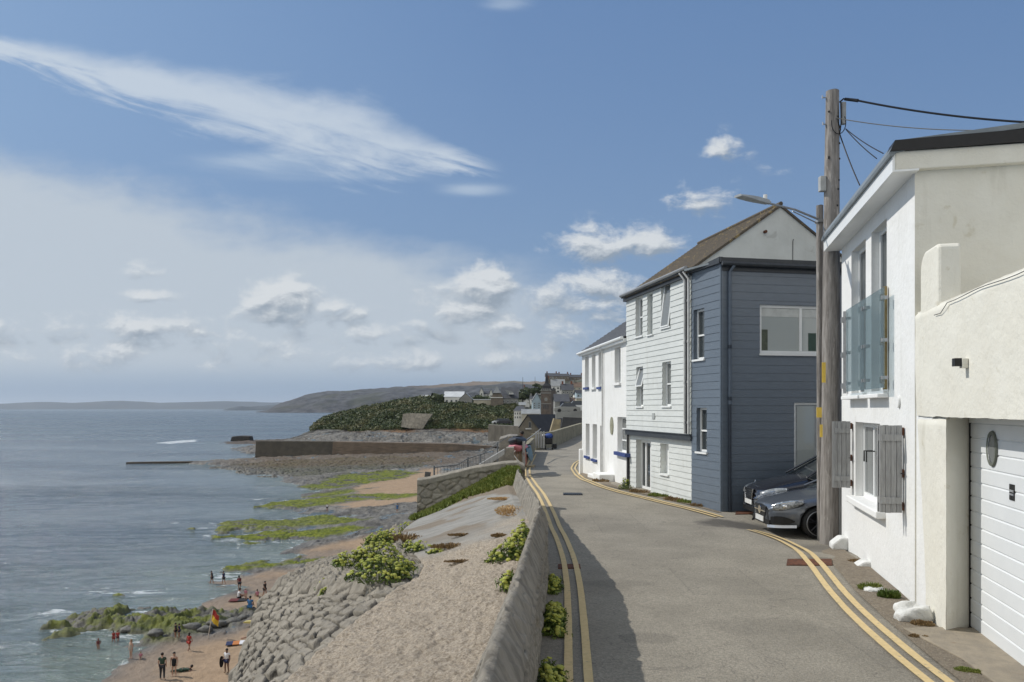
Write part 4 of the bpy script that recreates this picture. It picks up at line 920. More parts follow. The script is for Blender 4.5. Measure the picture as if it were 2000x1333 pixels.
# inner door
dr = MB(); a, b, c, d = h4; bar(dr, wF, a, b, c, d, -.09, -.05); do = dr.build('door', M('door_paint_pale_grey', (.45, .48, .50), None, 5, .4), nv)
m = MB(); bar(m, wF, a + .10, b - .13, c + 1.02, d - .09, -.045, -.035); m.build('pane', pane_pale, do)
m = MB(); bar(m, wF, a, a + .05, c, d, -.05, -.02); bar(m, wF, b - .05, b, c, d, -.05, -.02); bar(m, wF, a + .05, b - .05, d - .05, d, -.05, -.02); m.build('door_frame', upvc, do)
m = MB(); bar(m, wF, b - .11, b - .08, c + .95, c + 1.15, -.03, .0); m.build('handle', brass, do)
m = MB(); bar(m, wF, -.07, 6.5, 3.66, 3.78, .0, .11); m.prism([wV.p(-.05, 3.64, .09), wV.p(LV, 3.64, .09), wV.p(LV, 3.69, .09), wV.p(-.05, 3.80, .09)], wV.n * -.1); bar(m, wF, 0, 6.5, 3.46, 3.66, .018, .035); m.build('roof_edge', dark_trim, nv)
m = MB(); z = 3.60; m.prism([wF.p(-.02, 3.69, .0), wF.p(6.5, 3.69, .0), wF.p(6.5, 3.69, -1.6), wF.p(-.35, 3.69, -1.45)], (0, 0, .05)); m.build('flat_roof', lead, nv)
m = MB(); m.tube([wF.p(-.05, 3.62, .15), wF.p(6.5, 3.60, .15)], .055, 8); m.build('gutter', dark_trim, nv)
sp1 = wF.s_px(1423); m = MB(); m.tube([wF.p(sp1 + .08, 3.58, .15), wF.p(sp1, 3.42, .07), wF.p(sp1, .10, .07)], .042, 10); m.build('downpipe', pipe_grey, nv).__setitem__('label', 'pale grey upper downpipe')
m = MB(); m.tube([wF.p(sp1, .16, .07), wF.p(sp1, -2.7, .07)], .040, 10)
for zz in (.2, 1.5): m.tube([wF.p(sp1, zz, .07), wF.p(sp1, zz + .09, .07)], .052, 10)
m.build('downpipe', M('navy_pipe', (.035, .045, .062), None, 6, .4), nv)
m = MB(); bar(m, wV, 0.0, .045, -3, 3.66, .0, .022); bar(m, wF, 0.0, .045, -3, 3.66, .0, .022); m.build('corner_board', paint_navy_side, nv)

# ---------------------------------------------------------- white boarded house
A0 = V((4.855, 20.75, 0)); A1 = V((3.845, 25.8, 0)); uB = (A1 - A0).normalized(); nB = V((-uB.y, uB.x, 0)); nB = nB if nB.x < 0 else -nB
wB = WL(A0[:2], uB, nB); LB = (A1 - A0).length
bh = root('boarded_house', A0 + V((2, 2.5, -2.7)), 'tall house clad in pale horizontal boards with a lichened slate roof', 'house')
H = [wB.hole(1242, 1255.5, 581, 657), wB.hole(1265, 1275.5, 574, 654), wB.hole(1292, 1309.5, 554, 639), wB.hole(1243.5, 1256.5, 717, 794), wB.hole(1294, 1311, 707, 793)]
zb = -.72
wall_mb(wB, 0.0, LB, zb, 3.70, H, .17, board=.165).build('upper_wall', paint_white, bh)
lbs = ['top window near the white house', 'blind top window', 'top window standing open', 'middle window with its vent open', 'middle window beside the downpipes']
for i, h in enumerate(H):
    if i == 1:
        m = MB(); bar(m, wB, h[0], h[1], h[2], h[3], -.17, -.12); m.build('blind_panel', M('grey_blind_panel', (.50, .52, .50), None, 4, .7), bh).__setitem__('label', lbs[i]); m = MB(); bar(m, wB, h[0] - .03, h[1] + .03, h[2] - .04, h[2] - .002, -.1, .05); m.build('sill', upvc, bh); continue  # one even light grey panel fills the blind window
    window(bh, wB, h, depth=.12, fr=.05, trans=((.5,) if i in (0, 3, 4) else ()), sill=.03, sill_out=.05, label=lbs[i], open_top=i in (2, 3), glass=pane_grey)
wB2 = WL(wB.p(0, 0, -.10)[:2], uB, nB)
hd = wB2.hole(1243, 1272, 860, 955); hd = (hd[0], hd[1], -2.62, hd[3]); hn = wB2.hole(1290.5, 1306.5, 867, 926)
wall_mb(wB2, 0.0, LB, -3.1, zb - .02, [hd, hn], .22, board=.165).build('lower_wall', paint_white, bh)
window(bh, wB2, hd, depth=.16, fr=.10, mull=(.34, .66), glass=pane_dark, name='french_door', sill=.02, sill_out=.06)
m = MB(); bar(m, wB2, hn[0], hn[1], hn[2], hn[3], -.22, -.17); m.build('niche_panel', upvc, bh); m = MB(); bar(m, wB2, hn[0] - .03, hn[1] + .03, hn[2] - .05, hn[2] - .002, -.17, .06); m.build('sill', upvc, bh)
m = MB(); bar(m, wB, -.02, LB, zb - .16, zb + .0, -.1, .05); bar(m, wB, -.02, LB, zb + .0, zb + .02, -.1, .09); m.build('storey_band', dark_trim, bh)
m = MB(); m.quad(wB.p(-.02, zb - .0, -.35), wB.p(LB, zb, -.35), wB.p(LB, -3, -.35), wB.p(-.02, -3, -.35)); m.build('inner_wall', grey_render, bh)
nG = V((uB.y, -uB.x, 0)); nG = nG if nG.x > 0 else -nG       # into the block
apx = A0 + nG * 2.62 + V((0, 0, 5.58)); rr = 5.24; eave = 3.76
m = MB(); m.add([A0 + V((0, 0, 3.40)), A0 + V((0, 0, eave)), apx, A0 + nG * rr + V((0, 0, eave)), A0 + nG * rr + V((0, 0, 3.40))], [(0, 4, 3, 2, 1)])
m.add([A0 + V((0, 0, -3.1)), A0 + V((0, 0, 3.40)), A0 + nG * rr + V((0, 0, 3.40)), A0 + nG * rr + V((0, 0, -3.1))], [(0, 3, 2, 1)]); m.build('gable_wall', grey_render, bh)
m = MB(); b_ = uB * LB; m.add([A1 + V((0, 0, -3.1)), A1 + V((0, 0, eave)), apx + b_, A0 + b_ + nG * rr + V((0, 0, eave)), A0 + b_ + nG * rr + V((0, 0, -3.1))], [(0, 1, 2, 3, 4)]); m.build('far_gable_wall', grey_render, bh)
m = MB(); e0 = A0 - nG * .16 + V((0, 0, eave - .06)) - uB * .05; th = V((0, 0, .09)); ridge0 = apx + V((0, 0, .06)) - uB * .05; lb = uB * (LB + .1)
n_ = 26
for i in range(n_):       # slate courses, each lapping the one below
    a = e0.lerp(ridge0, i / n_); b = e0.lerp(ridge0, (i + 1) / n_); m.quad(a + V((0, 0, .018)), a + lb + V((0, 0, .018)), b + lb, b); m.quad(a + V((0, 0, -.03)), a + lb + V((0, 0, -.03)), a + lb + V((0, 0, .018)), a + V((0, 0, .018)))
    m.quad(a - V((0, 0, .07)), a + V((0, 0, .018)), b, b - V((0, 0, .07)))
r1 = A0 + nG * (rr + .16) + V((0, 0, eave - .06)) - uB * .05; m.prism([ridge0, r1, r1 + V((0, 0, -.07)), ridge0 + V((0, 0, -.07))], lb); m.build('roof', lichen_roof, bh)
m = MB(); m.tube([ridge0 + V((0, 0, .02)), ridge0 + lb + V((0, 0, .02))], .06, 8); m.build('ridge_tiles', lichen_roof, bh)
m = MB(); bar(m, wB, -.04, LB + .06, 3.58, 3.72, 0, .10); bar(m, wB, -.04, LB + .06, 3.70, 3.80, .10, .17); m.build('gutter_board', dark_trim, bh)
m = MB(); m.tube([wB.p(-.04, 3.79, .19), wB.p(LB + .06, 3.77, .19)], .05, 8); m.build('gutter', M('grey_gutter', (.28, .29, .30), None, 5, .4), bh)
for s_, mt, lbp in ((.30, pipe_white, 'pale downpipe'), (.16, pipe_black, 'black downpipe'), (.05, pipe_white, 'pale downpipe against the navy wing')):
    m = MB(); m.tube([wB.p(s_ + .12, 3.72, .17), wB.p(s_, 3.50, .07), wB.p(s_, zb + .03, .07)], .034, 8)
    for zz in np.arange(zb + .3, 3.4, 1.1): m.tube([wB.p(s_, zz, .07), wB.p(s_, zz + .07, .07)], .043, 8)
    m.build('downpipe', mt, bh).__setitem__('label', lbp)
m = MB(); m.tube([wB2.p(LB - .04, zb - .1, .06), wB2.p(LB - .04, -2.7, .06)], .035, 8); m.build('downpipe', pipe_black, bh).__setitem__('label', 'black lower downpipe at the far corner')
sv = wB.s_px(1277.5); zv = wB.z_at(1277.5, 813); m = MB(); bar(m, wB, sv - .10, sv + .10, zv - .09, zv + .09, .01, .03); m.build('vent_grille', M('vent_grille', (.42, .44, .43), None, 6, .6, bump=.004, bscale=60), bh)
pv = A0 + nG * 2.15 + V((0, 0, 4.86)) - uB * .01; m = MB(); m.tube([pv + uB * .05, pv - uB * .07], .045, 8); m.build('vent_pipe', rust, bh)
m = MB(); c0 = A0 + nG * 3.0 + V((0, 0, 3.8)) - uB * .012; m.tube([c0, c0 + V((0, 0, .85)), c0 + nG * .02 + V((0, 0, .9))], .008, 5); m.build('cable', cable, bh)

# ---------------------------------------------------------- far white house with blue sills
C0 = V((3.87, 25.82, 0)); C1 = V((3.02, 33.1, 0)); uC = (C1 - C0).normalized(); nC = V((-uC.y, uC.x, 0)); nC = nC if nC.x < 0 else -nC; wC = WL(C0[:2], uC, nC); LC = (C1 - C0).length
ch = root('white_cottage', C0 + V((2, 3, -2.8)), 'white rendered house with blue sills and slate roof at the far bend', 'house')
UP = [(1142.5, 1150, 697, 757), (1156, 1163, 693, 757), (1169, 1176, 688, 756), (1200.5, 1212, 679, 748)]; LO = [(1144, 1151.5, 828, 891), (1157.5, 1166, 829, 897)]
HU = [wC.hole(*q) for q in UP]; HL = [wC.hole(*q) for q in LO]; hdo = wC.hole(1172.5, 1178, 832, 930); hdo = (hdo[0], hdo[1], -2.75, hdo[3]); hov = wC.hole(1206, 1226, 815, 884)
wall_mb(wC, 0, LC, -3.3, 2.34, HU + HL + [hdo, hov], .18).build('lane_wall', render_white, ch)
for i, h in enumerate(HU): window(ch, wC, h, depth=.15, fr=.04, mull=(.5,), glass=pane_grey, sill=.06, sill_out=.08, sill_mat=blue_paint if i in (0, 2) else render_white, sill_h=.09)
for h in HL: window(ch, wC, h, depth=.15, fr=.04, mull=(.5,), trans=(.33, .66), glass=pane_grey, sill=.06, sill_out=.08, sill_mat=blue_paint, sill_h=.10)
window(ch, wC, hov, depth=.15, fr=.06, mull=(.5,), trans=(.33, .66), glass=pane_grey, sill=.08, sill_out=.12, sill_mat=blue_paint, sill_h=.12, label='wide ground floor window over a blue sill')
m = MB(); bar(m, wC, hdo[0], hdo[1], hdo[2], hdo[3], -.17, -.13); m.build('door', dark_trim, ch)
so, zo = wC.s_px(1195.5), wC.z_at(1195.5, 832); m = MB(); m.prism([wC.p(so + .22 * math.cos(t), zo + .24 * math.sin(t) * 1.35, 0) for t in np.linspace(0, 6.283, 18, endpoint=False)], wC.n * .03); m.build('oval_panel', M('mossy_oval_panel', (.34, .33, .25), (.22, .22, .15), 8, .8), ch)
sE = wC.p(LC, 0); rC = nC * -1
m = MB()
for q, s in ((C0 + uC * .01, 1), (C1, -1)): m.add([q + V((0, 0, -3.3)), q + V((0, 0, 2.34)), q + rC * 3.1 + V((0, 0, 4.45)), q + rC * 6.2 + V((0, 0, 2.34)), q + rC * 6.2 + V((0, 0, -3.3))], [(0, 1, 2, 3, 4)])
m.build('gable_wall', render_white, ch)
m = MB(); e0 = C0 - rC * .16 + V((0, 0, 2.36)); ridge0 = C0 + rC * 3.1 + V((0, 0, 4.55)); lb = uC * (LC + .12); n_ = 20
for i in range(n_):
    a = e0.lerp(ridge0, i / n_); b = e0.lerp(ridge0, (i + 1) / n_); m.quad(a + V((0, 0, .03)), a + lb + V((0, 0, .03)), b + lb, b); m.quad(a - V((0, 0, .02)), a + lb - V((0, 0, .02)), a + lb + V((0, 0, .03)), a + V((0, 0, .03)))
m.quad(ridge0, ridge0 + lb, C0 + lb + rC * 6.3 + V((0, 0, 2.3)), C0 + rC * 6.3 + V((0, 0, 2.3))); m.build('roof', slate, ch)
m = MB(); bar(m, wC, 0, LC + .1, 2.24, 2.36, 0, .14); m.tube([wC.p(0, 2.38, .18), wC.p(LC + .12, 2.34, .18)], .055, 8); m.build('gutter', upvc, ch)
sp2 = wC.s_px(1179.5); m = MB(); m.tube([wC.p(sp2, 2.3, .16), wC.p(sp2, 2.1, .06), wC.p(sp2, -2.7, .06)], .035, 8); m.build('downpipe', pipe_white, ch)
m = MB(); bar(m, wC, LC - .1, LC + .16, -3.2, -1.75, -.1, .12); m.build('corner_plinth', render_white, ch, bevel=.04)
for x0, x1, zt, ot, lb in ((1180, 1200, -2.37, .55, 'larger white doorstep block'), (1163, 1177, -2.56, .35, 'smaller white doorstep block')):
    a, b = sorted((wC.s_px(x0), wC.s_px(x1))); m = MB(); bar(m, wC, a, min(b, a + 1.1), -3, zt, 0, ot); m.build('doorstep', render_white, ch, bevel=.03).__setitem__('label', lb)
# ================================================================== STREET THINGS
def lathe_pole(name, base, top, r0, r1, mat, parent, n=14, rings=26, amp=.012):
    th = np.linspace(0, 2 * math.pi, n * 2 + 1); k = np.linspace(0, 1, rings * 3); T, K = np.meshgrid(th, k, indexing='ij')
    c, s = np.cos(T), np.sin(T); r = r0 + (r1 - r0) * K; z = base.z + (top.z - base.z) * K
    g = (fbm(c * 3 + 9, s * 3 + z * .35, 4) - .5) * amp * 2 + (ridged(c * 5, s * 5 + z * .08, 3) - .5) * amp
    g[-1] = g[0]; r = r + g
    x = base.x + (top.x - base.x) * K + c * r; y = base.y + (top.y - base.y) * K + s * r
    o = grid_obj(name, x - parent.location.x, y - parent.location.y, z - parent.location.z, mat, parent)
    m = MB(); m.add([(top.x + r1 * math.cos(t), top.y + r1 * math.sin(t), top.z + .005 * math.sin(3 * t)) for t in th[:-1]], [tuple(range(len(th) - 1))]); m.build('pole_top', mat, parent)
    return o
PD = 15.36; pb_, pt_ = P(1621, 1064, PD), P(1626, 179, PD); pb_.z = -2.85
tp = root('telegraph_pole', pb_, 'thick weathered wooden telegraph pole with yellow plates beside the white house', 'telegraph pole')
lathe_pole('pole', pb_, pt_, .197, .125, wood_pole, tp)
for py, lb in ((640, 0), (890, 1)): pass
m = MB(); a = P(1609, 728, PD - .19); m.box(a, .07, .015, .40); m.build('number_plate', yellow_plate, tp)['label'] = 'upper yellow marker plate'
m = MB(); a = P(1600, 806, PD - .16); m.box(a, .10, .02, .20); m.build('number_plate', yellow_plate, tp)['label'] = 'middle yellow marker plate'
m = MB(); a = P(1604, 842, PD - .17); m.box(a, .05, .02, .25); m.build('number_plate', yellow_plate, tp)['label'] = 'lowest yellow marker plate'
for py, w_ in ((191, 1612), (243, 1613)):
    m = MB(); a = P(w_ - 1, py, PD); m.tube([a + V((-.05, 0, .0)), a + V((.18, 0, 0))], .012, 6); m.tube([a + V((-.05, 0, -.02)), a + V((-.05, 0, .04))], .012, 6); m.build('step_bolt', steel, tp)
for px, py in ((1615, 222), (1632, 232), (1636, 283), (1615, 310), (1636, 313), (1634, 355), (1615, 312), (1632, 373), (1630, 405)):
    m = MB(); q = (px - 1625) / F * PD; a = P(px, py, PD) + V((0, -math.sqrt(max(.14 ** 2 - q * q, .001)) - .002, 0)); m.blob(a, .022, .014, .022, 0, 6, 4); m.build('bolt', black_plastic, tp)
m = MB(); m.box(P(1647, 222, PD), .085, .09, .44); m.build('junction_box', M('grey_box', (.35, .36, .36), None, 6, .5), tp, bevel=.01)
m = MB(); m.box(P(1606, 360, PD), .12, .13, .30); m.build('meter_box', M('pale_grey_box', (.42, .43, .42), None, 6, .5), tp, bevel=.012)
def wire(name, pts, r, label, mat=cable, n=24, sag=0):
    pts = [V(p) for p in pts]; out = []
    if len(pts) == 2:
        for i in range(n + 1): t = i / n; out.append(pts[0].lerp(pts[1], t) - V((0, 0, sag * 4 * t * (1 - t))))
    else: out = pts
    return tag(MB().tube(out, r, 6).build(name, mat, None, origin=out[0]), label, 'cable')
w0 = P(1650, 194, PD - .02)
m = MB(); m.tube([P(1640, 200, PD), P(1648, 193, PD), w0], .016, 6); m.tube([P(1642, 198, PD - .08), P(1643, 240, PD - .1), P(1640, 262, PD - .08)], .013, 6); m.tube([P(1636, 205, PD - .1), P(1637, 238, PD - .12), P(1642, 255, PD - .1)], .012, 6)
lp = []
for i in range(15): t = i / 14 * math.pi * 1.25 - .2; lp.append(P(1638 - 14 * math.cos(t) * 1.0 , 240 + 22 * math.sin(t), PD - .16))
m.tube(lp, .009, 5); m.build('cable_loops', cable, tp)
m = MB(); m.tube([w0, P(1676, 197, PD - .2)], [.03, .034], 8); m.build('cable_clamp', black_plastic, tp)
wire('overhead_cable', [P(1676, 197, PD - .2), P(2230, 244, 12.6)], .019, 'thickest black overhead cable leaving the top of the telegraph pole', sag=.14)
wire('overhead_cable', [P(1633, 231, PD - .13), P(2260, 222, 12.6)], .009, 'thin pale overhead cable just below the thick black one', M('pale_cable', (.25, .24, .22), None, 6, .6), sag=.26)
wire('overhead_cable', [P(1652, 252, PD), P(1725, 300, 12.2)], .009, 'upper of the two slanting drop cables to the near roof', sag=.03)
wire('overhead_cable', [P(1652, 253, PD), P(1712, 310, 12.6)], .009, 'lower of the two slanting drop cables to the near roof', sag=.03)
wire('overhead_cable', [P(1640, 262, PD), P(1679, 362, 14.2)], .013, 'steep twisted drop cable from pole to roof edge', sag=.04)
# street lamp on its own thin pole
LD = 15.75; lb_, lt_ = P(1603, 1064, LD), P(1601, 402, LD); lb_.z = -2.8
sl_ = root('street_lamp', lb_, 'slim wooden pole carrying a grey street lamp head over the lane', 'street lamp')
lathe_pole('pole', lb_, lt_, .072, .066, wood_pole, sl_, amp=.004)
a0, a1, a2 = P(1604, 431, LD), P(1553, 410, LD - .4), P(1500, 397, LD - .8)
m = MB(); m.tube([a0, a1, a2], .022, 8); m.build('lamp_arm', steel, sl_); m = MB(); m.tube([P(1604, 440, LD), P(1548, 413, LD - .4)], .012, 6); m.build('arm_brace', steel, sl_)
m = MB(); m.box(a0 + V((0, 0, -.02)), .2, .2, .06); m.build('clamp', steel, sl_)
hd0, hd1 = P(1503, 397, LD - .8), P(1441, 383, LD - 1.2); dv = (hd1 - hd0).normalized(); sv_ = V((dv.y, -dv.x, 0)).normalized(); uv_ = dv.cross(sv_); uv_ = uv_ if uv_.z > 0 else -uv_; L_ = (hd1 - hd0).length
m = MB(); prof_ = [(0, .035, .03), (.06, .06, .05), (.26 * L_ / .6, .085, .055), (.36 * L_ / .6, .10, .045), (L_ * .85, .11, .028), (L_, .09, .018)]
vs = []; fs = []
for t, hw, hh in prof_:
    c = hd0 + dv * t; vs += [c + sv_ * hw - uv_ * hh * .6, c + sv_ * hw * .8 + uv_ * hh, c - sv_ * hw * .8 + uv_ * hh, c - sv_ * hw - uv_ * hh * .6]
for i in range(len(prof_) - 1):
    for k in range(4): fs.append((i * 4 + k, i * 4 + (k + 1) % 4, i * 4 + 4 + (k + 1) % 4, i * 4 + 4 + k))
fs += [(0, 1, 2, 3), tuple(len(vs) - 4 + k for k in (3, 2, 1, 0))]; m.add(vs, fs); m.build('lamp_head', M('lamp_grey', (.36, .38, .39), None, 6, .45), sl_, bevel=.008)
m = MB(); m.tube([hd0 + dv * .12 + uv_ * .05, hd0 + dv * .12 + uv_ * .14], .04, 10); m.build('photocell', M('photocell_white', (.7, .7, .68), None, 6, .5), sl_)
# board post between pole and house
m = MB(); m.box(P(1645, 1000, 15.2) + V((0, 0, -.2)), .14, .10, 1.5); tag(m.build('timber_post', grey_wood, None, origin=P(1645, 1062, 15.2), bevel=.01), 'short grey timber post squeezed between telegraph pole and white house', 'post')

# ---------------------------------------------------------- cars
def car(name, fx, yc, gz, W, Lc, label, paint, style):
    """nose towards -X; fx = front of bumper, yc = centre line, gz = ground"""
    r = root(name, (fx + 2.0, yc, gz), label, 'car')
    # longitudinal stations: x from nose, z of sill, shoulder, bonnet/roof line, half widths
    if style == 'coupe':
        st = [(0.00, .24, .50, .62, .56, .55), (.06, .20, .55, .69, .70, .68), (.22, .18, .60, .755, .83, .74), (.50, .17, .66, .82, .96, .80), (.95, .17, .72, .905, 1.0, .84), (1.35, .17, .76, .97, 1.0, .84), (1.62, .17, .79, 1.02, 1.0, .82), (2.0, .17, .82, .99, 1.0, .80), (3.0, .17, .86, .99, 1.0, .80), (3.9, .2, .90, 1.02, .97, .80), (4.3, .3, .80, .98, .9, .72), (4.45, .4, .7, .85, .8, .6)]
    else:
        st = [(0.00, .26, .55, .68, .60, .58), (.05, .22, .60, .80, .76, .72), (.16, .19, .64, .86, .88, .78), (.45, .18, .70, .96, .97, .82), (.95, .18, .76, 1.07, 1.0, .84), (1.35, .18, .80, 1.14, 1.0, .85), (1.62, .18, .83, 1.15, 1.0, .84), (2.0, .18, .86, 1.05, 1.0, .82), (3.0, .18, .90, 1.05, 1.0, .82), (3.9, .2, .92, 1.05, .97, .80), (4.3, .3, .86, 1.0, .9, .72), (4.45, .4, .7, .85, .8, .6)]
    hw = W / 2; vs = []; fs = []
    rows = []
    for x, zs, zh, zt, wf, tf in st:
        w_ = hw * wf; t_ = hw * tf
        pts = [(w_ * .90, zs), (w_ * .985, zs + (zh - zs) * .28), (w_, zs + (zh - zs) * .62), (w_ * .985, zh - .02), (w_ * .955, zh + .01), (t_ * 1.02, zh + (zt - zh) * .62), (t_ * .72, zt - .014), (t_ * .36, zt + .004), (0, zt + .012)]
        full = pts + [(-a, b) for a, b in pts[-2::-1]]; rows.append(full)
        vs += [(fx + x, yc + a, gz + b) for a, b in full]
    n = len(rows[0])
    for i in range(len(st) - 1):
        for k in range(n - 1): fs.append((i * n + k, i * n + k + 1, (i + 1) * n + k + 1, (i + 1) * n + k))
        fs.append((i * n + n - 1, i * n, (i + 1) * n, (i + 1) * n + n - 1))
    fs.append(tuple(range(n))); fs.append(tuple((len(st) - 1) * n + k for k in range(n))[::-1])
    m = MB(); m.add(vs, fs); body = m.build('body', paint, r, smooth=True)
    sub = body.modifiers.new('sub', 'SUBSURF'); sub.levels = 2; sub.render_levels = 2
    wr = .325; wxs = (.93, 3.62)
    # cut the wheel arches out of the evaluated shell
    cut = MB()
    for wx in wxs:
        cut.tube([(fx + wx, yc - hw - .2, gz + wr), (fx + wx, yc - hw + .30, gz + wr)], wr + .055, 28); cut.tube([(fx + wx, yc + hw - .30, gz + wr), (fx + wx, yc + hw + .2, gz + wr)], wr + .055, 28)
    cutter = cut.build('cutter', black_plastic, r); bo = body.modifiers.new('arch', 'BOOLEAN'); bo.object = cutter; bo.solver = 'EXACT'
    bpy.context.view_layer.update(); me = bpy.data.meshes.new_from_object(body.evaluated_get(bpy.context.evaluated_depsgraph_get())); body.modifiers.clear(); body.data = me; bpy.data.objects.remove(cutter)
    me.polygons.foreach_set('use_smooth', [True] * len(me.polygons))
    # cabin
    zb_ = st[6][3] - .03; zr = 1.42 if style == 'coupe' else 1.56; wx_ = 1.25 if style == 'coupe' else 1.14; cab = [(wx_, zb_ - .06, .80), (2.15 if style == 'coupe' else 1.85, zr - .06, .62), (2.5, zr, .60), (3.1, zr - .01, .60), (4.0, zb_ + .05, .70)]
    vs = []; fs = []
    for x, z, f in cab: vs += [(fx + x, yc - hw * f, gz + z), (fx + x, yc + hw * f, gz + z)]
    low = [(fx + 1.25, yc - hw * .9, gz + zb_ - .1), (fx + 1.25, yc + hw * .9, gz + zb_ - .1), (fx + 4.1, yc - hw * .88, gz + zb_ - .1), (fx + 4.1, yc + hw * .88, gz + zb_ - .1)]
    vs += low; fs = [(0, 2, 3, 1), (2, 4, 5, 3), (4, 6, 7, 5), (6, 8, 9, 7), (10, 0, 1, 11), (8, 12, 13, 9), (10, 12, 8, 6, 4, 2, 0), (11, 1, 3, 5, 7, 9, 13)]
    m = MB(); m.add(vs, fs); m.build('cabin_glass', pane_dark, r, bevel=.03)
    m = MB(); 
    for s in (-1, 1): m.tube([(fx + wx_ - .03, yc + s * hw * .83, gz + zb_ - .03), (fx + (2.14 if style == 'coupe' else 1.84), yc + s * hw * .63, gz + zr - .04), (fx + 2.5, yc + s * hw * .615, gz + zr + .0), (fx + 3.1, yc + s * hw * .61, gz + zr - .01), (fx + 4.0, yc + s * hw * .7, gz + zb_ + .06)], .028, 6)
    m.build('roof_pillars', paint, r); m = MB(); m.prism([(fx + 2.12, yc - hw * .62, gz + zr - .06), (fx + 2.5, yc - hw * .6, gz + zr + .01), (fx + 3.15, yc - hw * .6, gz + zr + .0), (fx + 3.15, yc - hw * .6, gz + zr - .04), (fx + 2.5, yc - hw * .6, gz + zr - .03)], (0, W * .6, 0)); m.build('roof_panel', paint, r)
    # wheels with spoked rims
    def wheel(wx, s):
        cy = yc + s * (hw - .13); c = V((fx + wx, cy, gz + wr)); m = MB()
        pr = [(.20, -.10), (.235, -.11), (.30, -.105), (wr, -.075), (wr, .075), (.30, .105), (.22, .11)]; N = 40; vs = []; fs = []
        for k in range(N):
            t = 2 * math.pi * k / N
            for rr_, o in pr: vs.append((c.x + rr_ * math.cos(t), c.y - o * -s * -1 if False else c.y + o * s, c.z + rr_ * math.sin(t)))
        q = len(pr)
        for k in range(N):
            for j in range(q - 1): fs.append((k * q + j, ((k + 1) % N) * q + j, ((k + 1) % N) * q + j + 1, k * q + j + 1))
        m.add(vs, fs); wob_ = m.build('wheel', M('tyre_rubber', (.014, .014, .015), (.02, .02, .02), 8, .7), r, smooth=True)
        m = MB(); vs = []; fs = []
        for k in range(N):
            t = 2 * math.pi * k / N
            for rr_, o in ((.252, .095), (.262, .108), (.246, .112), (.236, .085), (.228, -.02)): vs.append((c.x + rr_ * math.cos(t), c.y + o * s, c.z + rr_ * math.sin(t)))
        for k in range(N):
            for j in range(4): fs.append((k * 5 + j, ((k + 1) % N) * 5 + j, ((k + 1) % N) * 5 + j + 1, k * 5 + j + 1))
        m.add(vs, fs); m.build('rim', M('rim_edge', (.45, .46, .48), None, 6, .3, metal=.8), wob_, smooth=True)
        m = MB()
        for k in range(5):
            t = 2 * math.pi * k / 5 + .3
            for dt in (-.17, .17):
                a = c + V((.05 * math.cos(t), s * .075, .05 * math.sin(t))); b = c + V((.24 * math.cos(t + dt), s * .088, .24 * math.sin(t + dt))); m.tube([a, b], [.022, .014], 6)
        m.tube([c + V((0, s * .04, 0)), c + V((0, s * .09, 0))], .05, 14); m.tube([c + V((0, -s * .03, 0)), c + V((0, -s * .02, 0))], .215, 24)
        m.build('spokes', M('rim_dark', (.035, .035, .04), None, 6, .35, metal=.6), wob_)
        m = MB(); m.tube([c + V((0, s * .09, 0)), c + V((0, s * .096, 0))], .022, 12); m.build('hub_badge', steel, wob_)
    for wx in wxs:
        for s in (-1, 1): wheel(wx, s)
    chrome = M('bright_chrome', (.75, .76, .78), None, 6, .15, metal=1.0, big=0)
    def surf(x, side_t, z):      # nearest point of the shell, for laying lamps on it
        pass
    lampg = M('headlamp_lens', (.22, .24, .25), (.45, .47, .48), 14, .12, big=0, coat=1.0)
    for s in (-1, 1):
        # headlamp: a swept almond laid over the front corner of the wing
        m = MB(); N = 12; outer = []; z0 = .64 if style == 'coupe' else .70
        for k in range(N + 1):
            t = k / N; x = .06 + .56 * t; w_ = np.interp(x, [q[0] for q in st], [hw * q[4] for q in st])
            zc = z0 - .01 + .135 * t ** .9; hh_ = .098 * max(math.sin(math.pi * min(max(t * .86 + .10, 0), 1)), .05) ** .55 * (1 - .35 * t) + .004; top = zc + hh_; bot = zc - hh_; 
            outer.append((x, w_ + .012, top, bot, w_))
        vs = []; fs = []
        for x, w_, tp_, bt_, ww in outer:
            vs += [(fx + x - .012, yc + s * (w_ * .995 - .0), gz + bt_), (fx + x - .02, yc + s * (w_ + .005), gz + (tp_ + bt_) / 2), (fx + x - .006, yc + s * (w_ * .955), gz + tp_), (fx + x + .05, yc + s * (w_ * .88), gz + tp_ - .02), (fx + x + .05, yc + s * (w_ * .88), gz + bt_)]
        for i in range(N):
            for k in range(5): fs.append((i * 5 + k, i * 5 + (k + 1) % 5, i * 5 + 5 + (k + 1) % 5, i * 5 + 5 + k))
        fs += [(0, 1, 2, 3, 4), tuple(N * 5 + k for k in (4, 3, 2, 1, 0))]; m.add(vs, fs); hl = m.build('headlight', lampg if style != 'coupe' else M('headlamp_dark', (.10, .11, .12), (.40, .42, .44), 16, .1, big=0, coat=1), r, smooth=True)
        m = MB(); xx = .30; w_ = np.interp(xx, [q[0] for q in st], [hw * q[4] for q in st]); m.blob((fx + xx - .03, yc + s * (w_ - .005), gz + z0 + .03), .075, .03, .05, 0, 12, 8)
        m.build('lamp_unit', chrome, hl, smooth=True)
